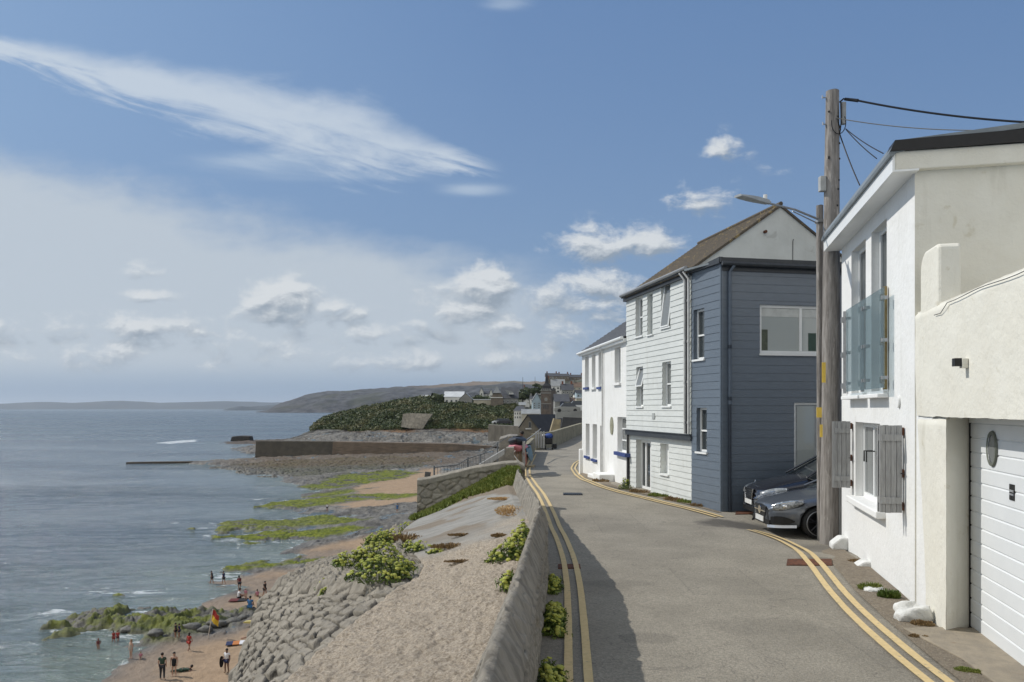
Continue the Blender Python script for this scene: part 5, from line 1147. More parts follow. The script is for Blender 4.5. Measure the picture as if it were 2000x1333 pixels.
        if style == 'coupe':
            m = MB()
            for k in range(9):
                pass
            pts = []
            for t in np.linspace(0, 1, 12): x = .06 + .56 * t; w_ = np.interp(x, [q[0] for q in st], [hw * q[4] for q in st]); pts.append((fx + x - .022, yc + s * (w_ + .012), gz + z0 + .03 + .145 * t ** .7))
            m.tube(pts, .010, 6); m.build('light_strip', chrome, hl)
            m = MB(); vs = [];  # side intake: dark mouth in the bumper corner
            for t in np.linspace(0, 1, 9):
                x = .03 + .42 * t; w_ = np.interp(x, [q[0] for q in st], [hw * q[4] for q in st]); zz = .36; hh = .085 * math.sin(math.pi * min(1, .25 + t * .75)) + .012
                vs += [(fx + x - .014, yc + s * (w_ * 1.0 + .010), gz + zz - hh * .8), (fx + x - .014, yc + s * (w_ * 1.005 + .010), gz + zz + hh)]
            m.add(vs, [(2 * i, 2 * i + 2, 2 * i + 3, 2 * i + 1) for i in range(8)]); m.build('air_intake', black_plastic, r)
            m = MB(); pts = []; 
            for t in np.linspace(0, 1, 10): x = -.02 + .50 * t; w_ = np.interp(max(x, 0), [q[0] for q in st], [hw * q[4] for q in st]); pts.append((fx + x, yc + s * (w_ * .99 + .008), gz + .225 + .03 * t))
            vs = []
            for q in pts: vs += [(q[0], q[1], q[2] - .02), (q[0] - .02, q[1] + s * .03, q[2] - .02), (q[0] - .01, q[1] + s * .01, q[2] + .035)]
            m.add(vs, [(3 * i + a, 3 * i + 3 + a, 3 * i + 3 + (a + 1) % 3, 3 * i + (a + 1) % 3) for i in range(9) for a in range(3)]); m.build('splitter', M('silver_trim', (.45, .46, .48), None, 5, .3, metal=.6), r)
    # grille
    m = MB(); gz0, gz1 = (.40, .62) if style == 'coupe' else (.53, .78); gw_ = .36 if style == 'coupe' else .30
    m.prism([(fx - .012, yc - gw_, gz + gz1), (fx - .012, yc + gw_, gz + gz1), (fx - .018, yc + gw_ * .8, gz + gz0), (fx - .018, yc - gw_ * .8, gz + gz0)], (.05, 0, 0)); gr = m.build('grille', black_plastic, r, bevel=.01)
    m = MB()
    nb_ = 4 if style != 'coupe' else 1
    for i in range(nb_): zz = gz0 + (gz1 - gz0) * (i + .8) / (nb_ + .6); m.box((fx - .022, yc, gz + zz), .02, gw_ * 1.86, .024)
    if style != 'coupe':
        m.tube([(fx - .02, yc - gw_, gz + gz1), (fx - .02, yc + gw_, gz + gz1), (fx - .026, yc + gw_ * .82, gz + gz0), (fx - .026, yc - gw_ * .82, gz + gz0), (fx - .02, yc - gw_, gz + gz1)], .016, 6)
    m.build('grille_bars', chrome, gr)
    if style == 'coupe': m = MB(); m.tube([(fx - .035, yc, gz + .52), (fx - .02, yc, gz + .52)], .085, 20); m.build('badge', chrome, gr)
    else:
        m = MB(); m.tube([(fx + .13, yc, gz + .875), (fx + .13, yc, gz + .91)], .006, 6); pts = [(fx + .13, yc + .035 * math.cos(t), gz + .945 + .035 * math.sin(t)) for t in np.linspace(0, 2 * math.pi, 18)]; m.tube(pts, .005, 5)
        for t in (90, 210, 330): m.tube([(fx + .13, yc, gz + .945), (fx + .13, yc + .034 * math.cos(R(t)), gz + .945 + .034 * math.sin(R(t)))], .004, 4)
        m.build('bonnet_emblem', chrome, r)
    m = MB(); zz = .47 if style != 'coupe' else .34; m.box((fx - .03, yc, gz + zz), .02, .50, .11); m.build('number_plate', M('plate_white', (.72, .72, .70), None, 6, .5), r)
    m = MB(); m.box((fx + .1, yc, gz + .30), .22, W * .62, .11); m.build('lower_intake', black_plastic, r)
    m = MB()
    for s in (-1, 1): m.blob((fx + 1.72, yc + s * (hw + .02), gz + zb_ + .03), .07, .10, .065, 0, 10, 8)
    m.build('door_mirror', paint, r, smooth=True)
    return r
cp_grey = M('grey_metallic_paint', (.115, .128, .150), (.105, .118, .140), 40, .30, metal=.45, big=0, coat=1.0, spec=.6)
cp_blk = M('black_blue_paint', (.012, .013, .020), (.014, .015, .022), 40, .25, metal=.2, big=0, coat=1.0, spec=.6)
car('parked_car', 5.42, 16.72, -2.71, 1.74, 4.5, 'dark grey metallic coupe nosing out behind the telegraph pole', cp_grey, 'coupe')
car('parked_car', 5.70, 18.42, -2.69, 1.66, 4.5, 'black saloon with upright chrome grille between the grey car and the navy wall', cp_blk, 'saloon')

# ---------------------------------------------------------- rubble wall at the end of the apron
def end_wall():
    S = np.linspace(0, 1, 150); prof = [(0, -3.4, 0), (0, 0, 0), (.02, .06, .04), (.5, .10, .22), (1, .06, .40), (1, -3.4, .44)]
    xs = -2.52 + 2.86 * S; ys = 20.45 - .35 * S
    top = np.interp(1000 + xs / ys * F, [812, 838, 930, 985, 1010, 1024, 1030], [-1.92, -1.87, -1.56, -1.44, -1.42, -1.50, -1.62])
    K = []; 
    for k in np.linspace(0, 1, 90): K.append(('f', k))
    for k in np.linspace(0, 1, 12)[1:]: K.append(('t', k))
    for k in np.linspace(0, 1, 20)[1:]: K.append(('b', k))
    X = np.zeros((150, len(K))); Y = X.copy(); Z = X.copy()
    for j, (c, k) in enumerate(K):
        X[:, j] = xs
        if c == 'f': Z[:, j] = -3.5 + (top + 3.5) * k; Y[:, j] = ys - (1 - k) * .10
        elif c == 't': Z[:, j] = top + .05 * math.sin(k * math.pi); Y[:, j] = ys + .42 * k
        else: Z[:, j] = top + (-3.9 - top) * k; Y[:, j] = ys + .42
    f1, f2, cv = cells(X / .27 + 4 + .3 * fbm(X * 3, Z * 3, 2), Z / .21 + 3, .9, 3); g = f2 - f1; cop = sstep(.16, .12, top[:, None] - Z) 
    st_ = sstep(.02, .26, g) * (1 - cop)
    Y = Y - st_ * .045 * (.4 + cv) * (np.array([c == 'f' for c, k in K])[None]) - (cop * .06) + (fbm(X * 6, Z * 6, 3) - .5) * .03
    X = X - .03 * sstep(0, .02, S[:, None]) * 0 - (S[:, None] < .03) * (-2.9 - Z) * -.10 * 0
    o = grid_obj('rubble_wall', X, Y, Z, M('rubble_stone_grey', (.35, .32, .265), (.22, .20, .165), 5, .92, .02, 18, attr='joint', attr_amt=.30, spots=(.33, .31, .26), spot_scale=5), attrs=dict(joint=(1 - sstep(0, .18, g)) * (1 - cop) + .25 * cv), origin=(-1, 20.5, -3.4))
    return tag(o, 'curving rubble stone wall with rounded coping closing the end of the apron', 'wall')
end_wall()
m = MB(); m.prism([(-2.62, 20.55, -3.6), (-2.50, 20.5, -3.6), (-2.18, 20.6, -1.72), (-2.33, 20.6, -1.70)], (0, .10, 0)); tag(m.build('timber_stay', M('dark_weathered_timber', (.12, .115, .11), (.08, .078, .075), 8, .85), None, origin=(-2.5, 20.6, -3.6)), 'dark leaning timber board at the seaward end of the rubble wall', 'post')
# iron railings beyond it
iron = M('grey_railing_paint', (.13, .14, .15), (.10, .105, .11), 8, .6)
def railing(pts, h, label, step=.13, post=1.6, mat=iron, rbar=.008, name='railing', mid=False):
    pts = [V(p) for p in pts]; r = root(name, pts[0] - V((0, 0, h)), label, 'railing'); seg = [0]
    for a, b in zip(pts[:-1], pts[1:]): seg.append(seg[-1] + (b - a).length)
    def at(s):
        for i in range(len(pts) - 1):
            if s <= seg[i + 1] + 1e-6: return pts[i].lerp(pts[i + 1], (s - seg[i]) / (seg[i + 1] - seg[i]))
        return pts[-1]
    m = MB(); m.tube(pts, .018, 6); m.build('top_rail', mat, r); m = MB(); m.tube([p - V((0, 0, h * .88)) for p in pts], .014, 6); m.build('bottom_rail', mat, r)
    if mid: m = MB(); m.tube([p - V((0, 0, h * .45)) for p in pts], .014, 6); m.build('middle_rail', mat, r)
    if step:
        for s in np.arange(step, seg[-1], step): q = at(s); MB().tube([q, q - V((0, 0, h * .88))], rbar, 4).build('baluster', mat, r)
    for s in np.arange(0, seg[-1] + .01, post): q = at(s); MB().tube([q + V((0, 0, .06)), q - V((0, 0, h))], .03, 6).build('post', mat, r)
    return r
railing([P(848, 914, 27), P(895, 908, 27.5), P(912, 897, 28), P(952, 884, 28.5)], 1.0, 'grey iron railing with close balusters behind the rubble wall')
railing([P(938, 890, 30), P(966, 871, 30.5), P(992, 853, 31)], 1.1, 'sloping stair handrail left of the stacked kayaks', step=0, post=1.0, mid=True)
m = MB(); a, b = P(935, 908, 29.5), P(985, 878, 29.8); m.prism([a, b, b + V((0, 0, -.2)), a + V((0, 0, -.25))], (0, .5, 0)); tag(m.build('stair_string', grey_wood, None, origin=a), 'sloping grey timber side of the beach steps', 'steps')
m = MB(); m.prism([P(984, 915, 30.6), P(1004, 915, 30.6), P(1004, 875, 30.6), P(989, 876, 30.6)], (0, 1.2, 0)); tag(m.build('stone_pier', rubble, None, origin=P(990, 912, 31)), 'low stone pier under the pink kayak', 'wall')
m = MB(); m.prism([P(972, 960, 36), P(1012, 960, 36), P(1012, 853, 36), P(996, 852, 36), P(975, 858, 36)], (0, 3.0, 0)); tag(m.build('masonry_pier', rubble, None, origin=P(990, 950, 37), bevel=.03), 'tall rubble pier below the landing left of the kayaks', 'wall')
# kayaks
def kayak(name, c, Lk, bw, hh, rz_, ry, colr, label, tiltx=0):
    n, k = 30, 14; t = np.linspace(-1, 1, n); a = np.linspace(0, 2 * math.pi, k + 1); T, A = np.meshgrid(t, a, indexing='ij'); w_ = np.maximum(1 - np.abs(T) ** 2.3, .0) ** .75 + .002
    x = T * Lk / 2; y = np.cos(A) * w_ * bw / 2; z = np.sin(A) * np.where(np.sin(A) > 0, .40, .62) * hh * (w_ ** .6) + .10 * T ** 4
    Mx = Matrix.Rotation(rz_, 3, 'Z') @ Matrix.Rotation(ry, 3, 'Y') @ Matrix.Rotation(tiltx, 3, 'X'); q = np.stack([x, y, z], -1) @ np.array(Mx).T
    r = root(name, c, label, 'kayak', 'boards and kayaks stacked by the landing'); grid_obj('hull', q[..., 0], q[..., 1], q[..., 2], colr, r)
    m = MB(); cc = V(Mx @ V((0, 0, .18 * hh))); m.tube([V(c) + V(Mx @ V((.34 * math.cos(t), .2 * math.sin(t), .40 * hh))) for t in np.linspace(0, 2 * math.pi, 16)], .02, 6); m.build('cockpit_rim', black_plastic, r); return r
pink = M('faded_pink_plastic', (.55, .20, .24), (.48, .16, .19), 6, .5); red = M('orange_red_plastic', (.34, .10, .07), (.28, .09, .06), 6, .5); teal = M('teal_plastic', (.09, .17, .21), (.07, .13, .17), 6, .5); dk = M('black_board_cover', (.02, .022, .03), None, 6, .55)
KD = 33.0
kayak('kayak', P(1012, 873, KD), 2.6, .84, .36, R(84), 0, pink, 'faded pink kayak stacked on the rack beside the lane')
kayak('kayak', P(1026, 888, KD + .2), 2.4, .24, .78, R(86), 0, red, 'orange red kayak standing on its side against the rack')
kayak('kayak', P(1011, 861, KD), 2.4, .80, .44, R(86), 0, dk, 'black covered kayak on top of the stack')
kayak('kayak', P(1034, 882, KD + .6), 2.4, .14, .74, R(84), 0, teal, 'teal board leaning at the lane side of the stack', tiltx=R(-14))
fr = root('kayak_rack', P(1012, 905, KD - .3), 'curved handrail and slatted timber gate holding up the kayaks', 'fence')
m = MB(); b0 = P(1023, 907, KD - .9); m.box(b0 + V((0, 0, .46)), .12, .12, .98); m.build('gate_post', grey_wood, fr, bevel=.01)
for i in range(6): a = P(1002 + i * 3.6, 904, KD - .8); MB().box(a + V((0, 0, .30)), .045, .03, .58).build('slat', M('warm_slat_wood', (.32, .22, .14), (.22, .15, .10), 8, .8), fr)
MB().tube([P(1016, 877, KD - .9), P(1008, 879, KD - 1.0), P(1002, 884, KD - 1.1), P(1003, 889, KD - 1.1), P(1010, 898, KD - 1.0), P(1018, 906, KD - .9)], .025, 6).build('handrail', upvc, fr)
MB().box(P(1012, 880, KD) + V((0, 0, -.08)), .8, 1.4, .08).build('shelf', grey_wood, fr)
boulder(1036, 903, .22, .14, .09, 'pale stone by the kayak rack at the lane edge', mat=M('buff_stone', (.42, .36, .26), (.34, .29, .20), 6, .9), seed=5, name='edge_stone')
# parapets along the lane further off
def low_wall(name, pts, h, th_, mat, label, dz=0):
    pts = [V((a, b, float(rz(a, b)) + dz)) for a, b in pts]; m = MB()
    for i, (a, b) in enumerate(zip(pts[:-1], pts[1:])):
        d = (b - a); n = V((-d.y, d.x, 0)).normalized() * th_; z0 = V((0, 0, -.3)); 
        m.add([a + z0, b + z0, b + V((0, 0, h)), a + V((0, 0, h)), a + n + z0, b + n + z0, b + n + V((0, 0, h)), a + n + V((0, 0, h))], [(0, 1, 2, 3), (7, 6, 5, 4), (3, 2, 6, 7), (0, 4, 5, 1), (0, 3, 7, 4), (1, 5, 6, 2)])
    return tag(m.build(name, mat, None, origin=pts[0], bevel=.02), label, 'wall')
paleconc = M('mossy_pale_concrete', (.30, .27, .19), (.21, .19, .13), 2, .9, .02, 9, big=.4, spots=(.16, .145, .10), spot_scale=1.2, spot_cut=.55)
low_wall('lane_parapet', [(.55, 36.5), (1.05, 44), (1.5, 50.5)], .92, .25, paleconc, 'short stretch of low lane wall between kayaks and pushchair')
low_wall('lane_parapet', [(1.62, 52.2), (3.05, 56.8), (7.1, 77.2), (12, 98)], 1.12, .35, paleconc, 'long mossy lane parapet curving away behind the pushchair')
for i in range(4): a = P(1047 + i * 5, 873, 47 - i * .4); tag(MB().box(a + V((0, 0, .42)), .10, .10, 1.0).build('timber_post', grey_wood, None, origin=a, bevel=.01), ['leftmost', 'second from left', 'third from left', 'rightmost'][i] + ' of the four grey timber posts by the low wall before the pushchair', 'post', 'timber posts before the pushchair')
MB_ = MB().tube([P(1026, 861, 40), P(1042, 850, 44), P(1056, 838, 46)], .03, 6).build('handrail', grey_wood, None, origin=P(1026, 861, 40)); tag(MB_, 'slanting pale handrail running up beyond the kayaks', 'railing')
# pushchair
pc = root('pushchair', (2.55, 53.2, float(rz(2.55, 53))), 'black pushchair with blue hood standing by the lane parapet', 'pushchair'); g0 = pc.location.copy()
MB().box(g0 + V((0, 0, .58)), .50, .55, .42).build('seat', black_plastic, pc, bevel=.06)
m = MB(); m.blob(g0 + V((0, 0, .93)), .32, .30, .20, .03, 12, 8); m.build('hood', M('royal_blue_cloth', (.04, .09, .32), (.03, .06, .22), 8, .8), pc, smooth=True)
m = MB(); m.blob(g0 + V((-.34, -.05, .98)), .13, .12, .12, .06, 10, 6); m.build('white_bag', M('white_cloth', (.7, .7, .72), None, 6, .8), pc, smooth=True)
for x in (-.24, .24):
    MB().tube([g0 + V((x, .3, .12)), g0 + V((x, -.1, .62)), g0 + V((x, -.35, 1.0))], .018, 6).build('frame_tube', black_plastic, pc)
    for y in (-.3, .32): MB().tube([g0 + V((x - .03, y, .13)), g0 + V((x + .03, y, .13))], .13, 16).build('wheel', black_plastic, pc)
MB().box(g0 + V((.42, .1, .22)), .28, .3, .34).build('bag', black_plastic, pc, bevel=.05)
# ================================================================== PLANTS
def leafmat(name, c1, c2, c3, sc=2.0):
    m, nt, b = principled(name); g = nt.nodes.new('ShaderNodeNewGeometry'); rnd = NX(nt, g.outputs['Random Per Island'])
    tc = nt.nodes.new('ShaderNodeTexCoord'); n = noise(nt, NX(nt, tc.outputs['Object']), sc, 4)
    col = mixc(nt, rnd, c1, c2); col = mixc(nt, n.ss(.45, .7) * .6, col, c3); nt.links.new(col.k, b.inputs['Base Color']); b.inputs['Roughness'].default_value = .6
    b.inputs['Subsurface Weight'].default_value = 0; b.inputs['Specular IOR Level'].default_value = .3; return m
umb = leafmat('samphire_flower', (.36, .37, .06), (.19, .23, .035), (.44, .42, .10)); leaf_g = leafmat('samphire_leaf', (.10, .15, .025), (.055, .09, .018), (.14, .18, .03))
dry = leafmat('dry_stem', (.28, .19, .09), (.17, .11, .055), (.36, .27, .14)); grassm = leafmat('grass_blade', (.19, .22, .045), (.10, .14, .025), (.27, .26, .07))
straw = leafmat('straw', (.58, .40, .20), (.36, .22, .10), (.45, .30, .15))
def samphire(pts, label, dens=1.0, us_=.028, name='samphire_bush', hz=.22, leafy=1.0, dark=False):
    """pts: list of (x, y, z, rx, ry, h) mounds; umbels on top, leaves beneath"""
    c = V((pts[0][0], pts[0][1], pts[0][2])); r = root(name, c, label, 'plant', 'rock samphire on the sea wall'); m = MB(); LC_, LA, LB = [], [], []; st = MB()
    for x, y, z, rx, ry, h in pts:
        n = int(95 * dens * rx * ry / .12 + 12)
        for _ in range(n):
            a = random.uniform(0, 6.283); q = math.sqrt(random.random()); px, py = x + rx * q * math.cos(a), y + ry * q * math.sin(a); top = z + h * (1 - q * q * .75) * random.uniform(.8, 1.08)
            s = us_ * random.uniform(.7, 1.3); tilt = V((math.cos(a) * q * .5 + random.uniform(-.2, .2), math.sin(a) * q * .5 + random.uniform(-.2, .2), 1)).normalized()
            o = tilt.orthogonal().normalized(); p_ = tilt.cross(o); b0 = V((px, py, top)); vs = [b0 + tilt * s * .55]; N = 7
            for k in range(N): t = 2 * math.pi * k / N; vs.append(b0 + (o * math.cos(t) + p_ * math.sin(t)) * s * .72 * random.uniform(.85, 1.15) + tilt * s * .35)
            for k in range(N): t = 2 * math.pi * (k + .5) / N; vs.append(b0 + (o * math.cos(t) + p_ * math.sin(t)) * s * 1.0 * random.uniform(.8, 1.15) - tilt * s * .15)
            m.add(vs, [(0, 1 + k, 1 + (k + 1) % N) for k in range(N)] + [(1 + k, 1 + N + k, 1 + (k + 1) % N) for k in range(N)] + [(1 + (k + 1) % N, 1 + N + k, 1 + N + (k + 1) % N) for k in range(N)])
            if _ % 3 == 0: st.tube([(x + (px - x) * .5, y + (py - y) * .5, z - .05), b0 - tilt * s * .1], .0035, 3, False)
            for j in range(int(5 * leafy)):
                d = V((random.gauss(0, 1), random.gauss(0, 1), random.gauss(0.3, .8))).normalized(); e = d.cross(V((random.gauss(0, 1), random.gauss(0, 1), random.gauss(0, 1)))).normalized(); L = random.uniform(.018, .04)
                cc = V((px + random.gauss(0, .035), py + random.gauss(0, .035), z + (top - z) * random.uniform(.1, .93))); LC_.append(cc); LA.append(d * L); LB.append(e * L * .22)
    tag(m.build('flower_heads', umb, r), kind='stuff'); quads_obj('leaves', np.array(LC_), np.array(LA), np.array(LB), leaf_g, r, origin=c); tag(st.build('stems', leaf_g, r), kind='stuff')
    tag(r.children[1], kind='stuff'); return r
def apz(x, y): return float(apron_z(np.array(x), np.array(y)))
def on_apron(px, py):
    D = F * 2.15 / (py - HZ)
    for _ in range(10): z = apz((px - 1000) / F * D, D); D = .5 * D + .5 * F * (-z) / (py - HZ)
    return ((px - 1000) / F * D, D, z)
def mound(px, py, wpx, hpx, dep=.7):
    x, y, z = on_apron(px, py); k = y / F; return (x, y, z - .03, wpx / 2 * k, wpx / 2 * k * dep, hpx * k)
samphire([mound(740, 1128, 120, 44), mound(700, 1100, 84, 34), mound(778, 1122, 66, 40), mound(668, 1104, 40, 26), mound(742, 1098, 90, 46), mound(796, 1108, 40, 16)], 'largest flowering samphire clump spilling over the revetment edge', 1.0)
samphire([mound(742, 1062, 60, 30), mound(762, 1056, 56, 26), mound(728, 1066, 34, 24)], 'samphire clump behind the largest one, at the seaward edge', 1.0)
samphire([mound(822, 1074, 56, 20), mound(800, 1068, 30, 16), mound(856, 1078, 40, 10)], 'small samphire clump mixed with dry stems on the bare concrete', .8)
samphire([mound(990, 1094, 72, 38, .9), mound(1010, 1080, 50, 48, 1.6), mound(1022, 1058, 34, 44, 2), mound(970, 1096, 36, 16)], 'upright samphire bush growing against the parapet', 1.1)
samphire([mound(988, 1150, 26, 26, 1.2), mound(992, 1134, 18, 24, 1.4)], 'small samphire sprig at the foot of the parapet nearest the camera', 1.2)
samphire([(on_apron(820, 1030)[0] - .55, 17.2, -2.85, .25, .2, .3)], 'samphire tuft at the outer foot of the rubble wall turf', .7)
def rev_pt(px, py, h): x, y = plan(px, py, h); return (x, y, -h)
samphire([rev_pt(636, 1178, 2.95)[:2] + (-2.93, .12, .14, .22), rev_pt(632, 1164, 3.0)[:2] + (-2.93, .10, .10, .2)], 'samphire tuft rooted in a joint of the stone revetment', 1.0)
samphire([rev_pt(706, 1146, 2.6)[:2] + (-2.56, .13, .12, .12)], 'little samphire tuft on the mortared top of the revetment', .9)
# road side weeds in the shade of the parapet
def tuft(name, spots, label, mat, hh=.16, w=.006, n=260, spread=.16, cat='plant', group=None, bend=.5):
    c = V(spots[0][:3]); C_, A_, B_ = [], [], []
    for x, y, z, rx, ry in spots:
        for _ in range(n):
            a = random.uniform(0, 6.283); q = random.random() ** .6; bx, by = x + rx * q * math.cos(a), y + ry * q * math.sin(a); L = hh * random.uniform(.4, 1.0) * (1.1 - .5 * q)
            d = V((math.cos(a) * bend * random.random() + random.gauss(0, .25), math.sin(a) * bend * random.random() + random.gauss(0, .25), 1)).normalized(); e = d.cross(V((random.gauss(0, 1), random.gauss(0, 1), .1))).normalized()
            C_.append(V((bx, by, z)) + d * L / 2); A_.append(d * L / 2); B_.append(e * w * random.uniform(.6, 1.4))
    o = quads_obj(name, np.array(C_), np.array(A_), np.array(B_), mat, None, origin=c); return tag(o, label, cat, group)
def roadp(px, py): q = px_line([(px, py), (px, py + 1)])[0]; return (q[0], q[1], float(rz(q[0], q[1])))
def wallfoot(y, off=.1): return (-.277 + .07 * y + off, y, -2.6)
samphire([wallfoot(y, .13) + (.13, .22, .20 + .05 * math.sin(y * 5)) for y in (8.9, 9.15, 9.45, 9.7)], 'dark green samphire bush in the parapet shadow', .9, name='shaded_samphire', leafy=2.0)
samphire([wallfoot(y, .14) + (.13, .25, .22) for y in (6.6, 6.95, 7.3)], 'samphire in the parapet shadow at the bottom of the picture', .9, name='shaded_samphire', leafy=2.0)
samphire([wallfoot(y, .10) + (.10, .25, .16) for y in (10.9, 11.3)], 'low samphire in shadow at the parapet bend', .8, name='shaded_samphire', leafy=2.0)
for px, py, rx, lb, mt, h in ((1696, 1153, .13, 'bright green weeds at the foot of the near white wall', grassm, .13), (1731, 1168, .11, 'darker green weeds beside the flat white stone', leaf_g, .14), (1795, 1222, .09, 'brown weeds under the corner stone of the white house', dry, .08), (1676, 1098, .16, 'dry brown weeds by the pole side buttress', dry, .06),
                             (1788, 1246, .07, 'brown moss tuft on the kerb by the garage', dry, .05), (1884, 1312, .10, 'green brown tuft on the kerb nearest the camera', grassm, .05)):
    x, y, z = roadp(px, py); tuft('weed_tuft', [(x, y, z, rx, rx * .8), (x + .08, y - .06, z, rx * .6, rx * .5)], lb, mt, h, .005, 420)
x, y, z = roadp(1218, 957); samphire([(x + .05, y, z - .02, .20, .2, .40)], 'round leafy bush at the corner between white cottage and boarded house', .8, name='round_bush', leafy=2.2)
for i, (px, py, lb) in enumerate([(1252, 964, 'by the french door'), (1290, 972, 'below the wall niche'), (1322, 980, 'before the downpipes'), (1350, 985, 'where the boarded house meets the navy wing'), (1378, 992, 'under the navy side wall'), (1150, 927, 'at the far corner of the white cottage'), (1175, 942, 'by the white cottage doorstep')]):
    x, y, z = roadp(px, py); tuft('weed_tuft', [(x + .05, y + .15, z, .24, .16), (x - .1, y + .4, z, .2, .2)], 'dry weeds ' + lb, dry if i % 2 == 0 else grassm, .12, .008, 220)
# turf slope in front of the rubble wall, dry tufts on the concrete
C_, A_, B_ = [], [], []
for _ in range(30000):
    x = random.uniform(-2.55, .18); y = random.uniform(17.6, 20.4)
    if y < float(np.interp(x, [-2.6, -1.9, -1.2, .1], [18.3, 18.6, 19.1, 17.9])) + random.gauss(0, .12): continue
    if x < te_x(y) - .05: continue
    z = apz(x, y); L = random.uniform(.04, .13); d = V((random.gauss(0, .5), random.gauss(0, .5), 1)).normalized(); e = d.cross(V((random.gauss(0, 1), random.gauss(0, 1), .1))).normalized()
    C_.append(V((x, y, z)) + d * L / 2); A_.append(d * L / 2); B_.append(e * .012)
o = quads_obj('turf', np.array(C_), np.array(A_), np.array(B_), grassm, None, origin=(-1, 19, -2.5)); tag(o, 'green turf slope below the rubble wall', 'grass', kind='stuff')
for px, py, rx, ry, lb, mt, h in ((1000, 998, .30, .75, 'orange straw litter by the parapet bend', straw, .05), (985, 975, .35, .25, 'thin straw patch at the edge of the turf', straw, .04), (880, 1070, .30, .14, 'brown dry stems trailing from the small samphire clump', dry, .09), (790, 1056, .35, .2, 'brown dry stems between the two seaward samphire clumps', dry, .16), (905, 1046, .26, .10, 'dry brown strip across the bare concrete', dry, .05), (975, 1048, .12, .08, 'small brown tuft near the upright samphire', dry, .06), (900, 1098, .22, .05, 'thin dry weeds along a crack in the concrete', dry, .04)):
    x, y, z = on_apron(px, py); tuft('dry_tuft', [(x, y, z, rx, ry)], lb, mt, h, .007, 1100 if mt is straw else 520, bend=1.6)

# ================================================================== FAR SHORE, TOWN AND HEADLANDS
def landform(name, rows, x0, x1, mat, label, n=500, m=220, amp=1.0, nsc=9.0, attrs=None, kind='structure', zmin=SEA - 3):
    """rows: (distance, [(column, row)...]) -> a real ground surface"""
    us = (np.linspace(x0, x1, n) - 1000) / F; Dk = np.array([r[0] for r in rows], float); prof = []
    for D, pts in rows:
        pts = np.array(pts, float); prof.append((HZ - np.interp(us * F + 1000, pts[:, 0], pts[:, 1])) / F * D)
    prof = np.array(prof); t = np.linspace(0, 1, m); Dm = np.interp(t, np.linspace(0, 1, len(Dk)), Dk); Z = np.zeros((m, n))
    for j in range(n): Z[:, j] = np.interp(Dm, Dk, prof[:, j])
    D_, U_ = np.meshgrid(Dm, us, indexing='ij'); X = D_ * U_
    Z = Z + (fbm(X / nsc, D_ / nsc + Z / nsc, 5) - .5) * amp * 2; Z = np.maximum(Z, zmin)
    o = grid_obj(name, X, D_, Z, mat, attrs=attrs(X, D_, Z) if attrs else None); tag(o, label, None, None, kind); return o, (X, D_, Z)
PR = [(296, [(400, 900), (500, 895), (560, 886), (700, 880), (1000, 875), (1200, 875)]),
      (318, [(400, 895), (500, 890), (530, 876), (560, 869), (700, 864), (960, 864), (1100, 860), (1300, 860)]),
      (338, [(430, 890), (500, 886), (540, 868), (600, 857), (700, 853), (850, 852), (960, 852), (1100, 850), (1300, 850)]),
      (350, [(500, 884), (560, 858), (620, 838), (700, 842), (780, 840), (860, 836), (960, 838), (1000, 846), (1300, 840)]),
      (358, [(560, 890), (612, 840), (625, 830), (700, 834), (780, 832), (850, 824), (940, 826), (1000, 830), (1300, 820)]),
      (372, [(580, 890), (614, 836), (640, 818), (700, 812), (780, 808), (850, 806), (940, 808), (1000, 812), (1060, 812), (1300, 800)]),
      (392, [(590, 890), (618, 832), (650, 814), (700, 801), (760, 790), (830, 786), (860, 792), (925, 795), (1010, 795), (1060, 806), (1300, 785)]),
      (420, [(600, 890), (624, 832), (660, 812), (720, 800), (780, 784), (850, 775), (900, 780), (1010, 790), (1060, 790), (1140, 782), (1300, 770)]),
      (470, [(600, 890), (640, 860), (700, 830), (800, 800), (860, 790), (930, 775), (1000, 775), (1060, 775), (1140, 765), (1300, 755)]),
      (560, [(700, 900), (860, 840), (930, 800), (1000, 772), (1040, 768), (1070, 755), (1140, 748), (1300, 735)]),
      (680, [(800, 900), (940, 840), (1000, 790), (1040, 768), (1070, 748), (1140, 736), (1300, 725)]),
      (900, [(800, 900), (1000, 800), (1070, 770), (1140, 760), (1300, 760)])]
def prom_mat():
    m, nt, b = principled('promontory_ground'); tc = nt.nodes.new('ShaderNodeTexCoord'); vo = NX(nt, tc.outputs['Object'])
    def at(n):
        a = nt.nodes.new('ShaderNodeAttribute'); a.attribute_name = n; return NX(nt, a.outputs['Fac'])
    mp = nt.nodes.new('ShaderNodeMapping'); nt.links.new(vo.k, mp.inputs[0]); mp.inputs['Scale'].default_value = (.25, .3, .9); mp.inputs['Rotation'].default_value = (0, R(28), 0); vs = NX(nt, mp.outputs[0])
    rk = mixc(nt, noise(nt, vs, 1.0, 8, .7).ss(.35, .65), (.035, .034, .032), (.22, .21, .19)); gr = mixc(nt, noise(nt, vo, .12, 6, .65).ss(.35, .65), (.03, .045, .015), (.085, .10, .03))
    so = mixc(nt, noise(nt, vo, .25, 5).ss(.4, .65), (.10, .06, .03), (.24, .12, .045)); col = mixc(nt, at('soil'), rk, so); col = mixc(nt, at('green'), col, gr); col = mixc(nt, at('town'), col, mixc(nt, noise(nt, vo, .08, 5).ss(.4, .6), (.12, .115, .10), (.06, .075, .03)))
    nt.links.new(col.k, b.inputs['Base Color']); b.inputs['Roughness'].default_value = .95
    bn = nt.nodes.new('ShaderNodeBump'); bn.inputs['Distance'].default_value = 2.0; hh = noise(nt, vs, 1.2, 8, .7); nt.links.new(hh.k, bn.inputs['Height']); nt.links.new(bn.outputs[0], b.inputs['Normal']); return m
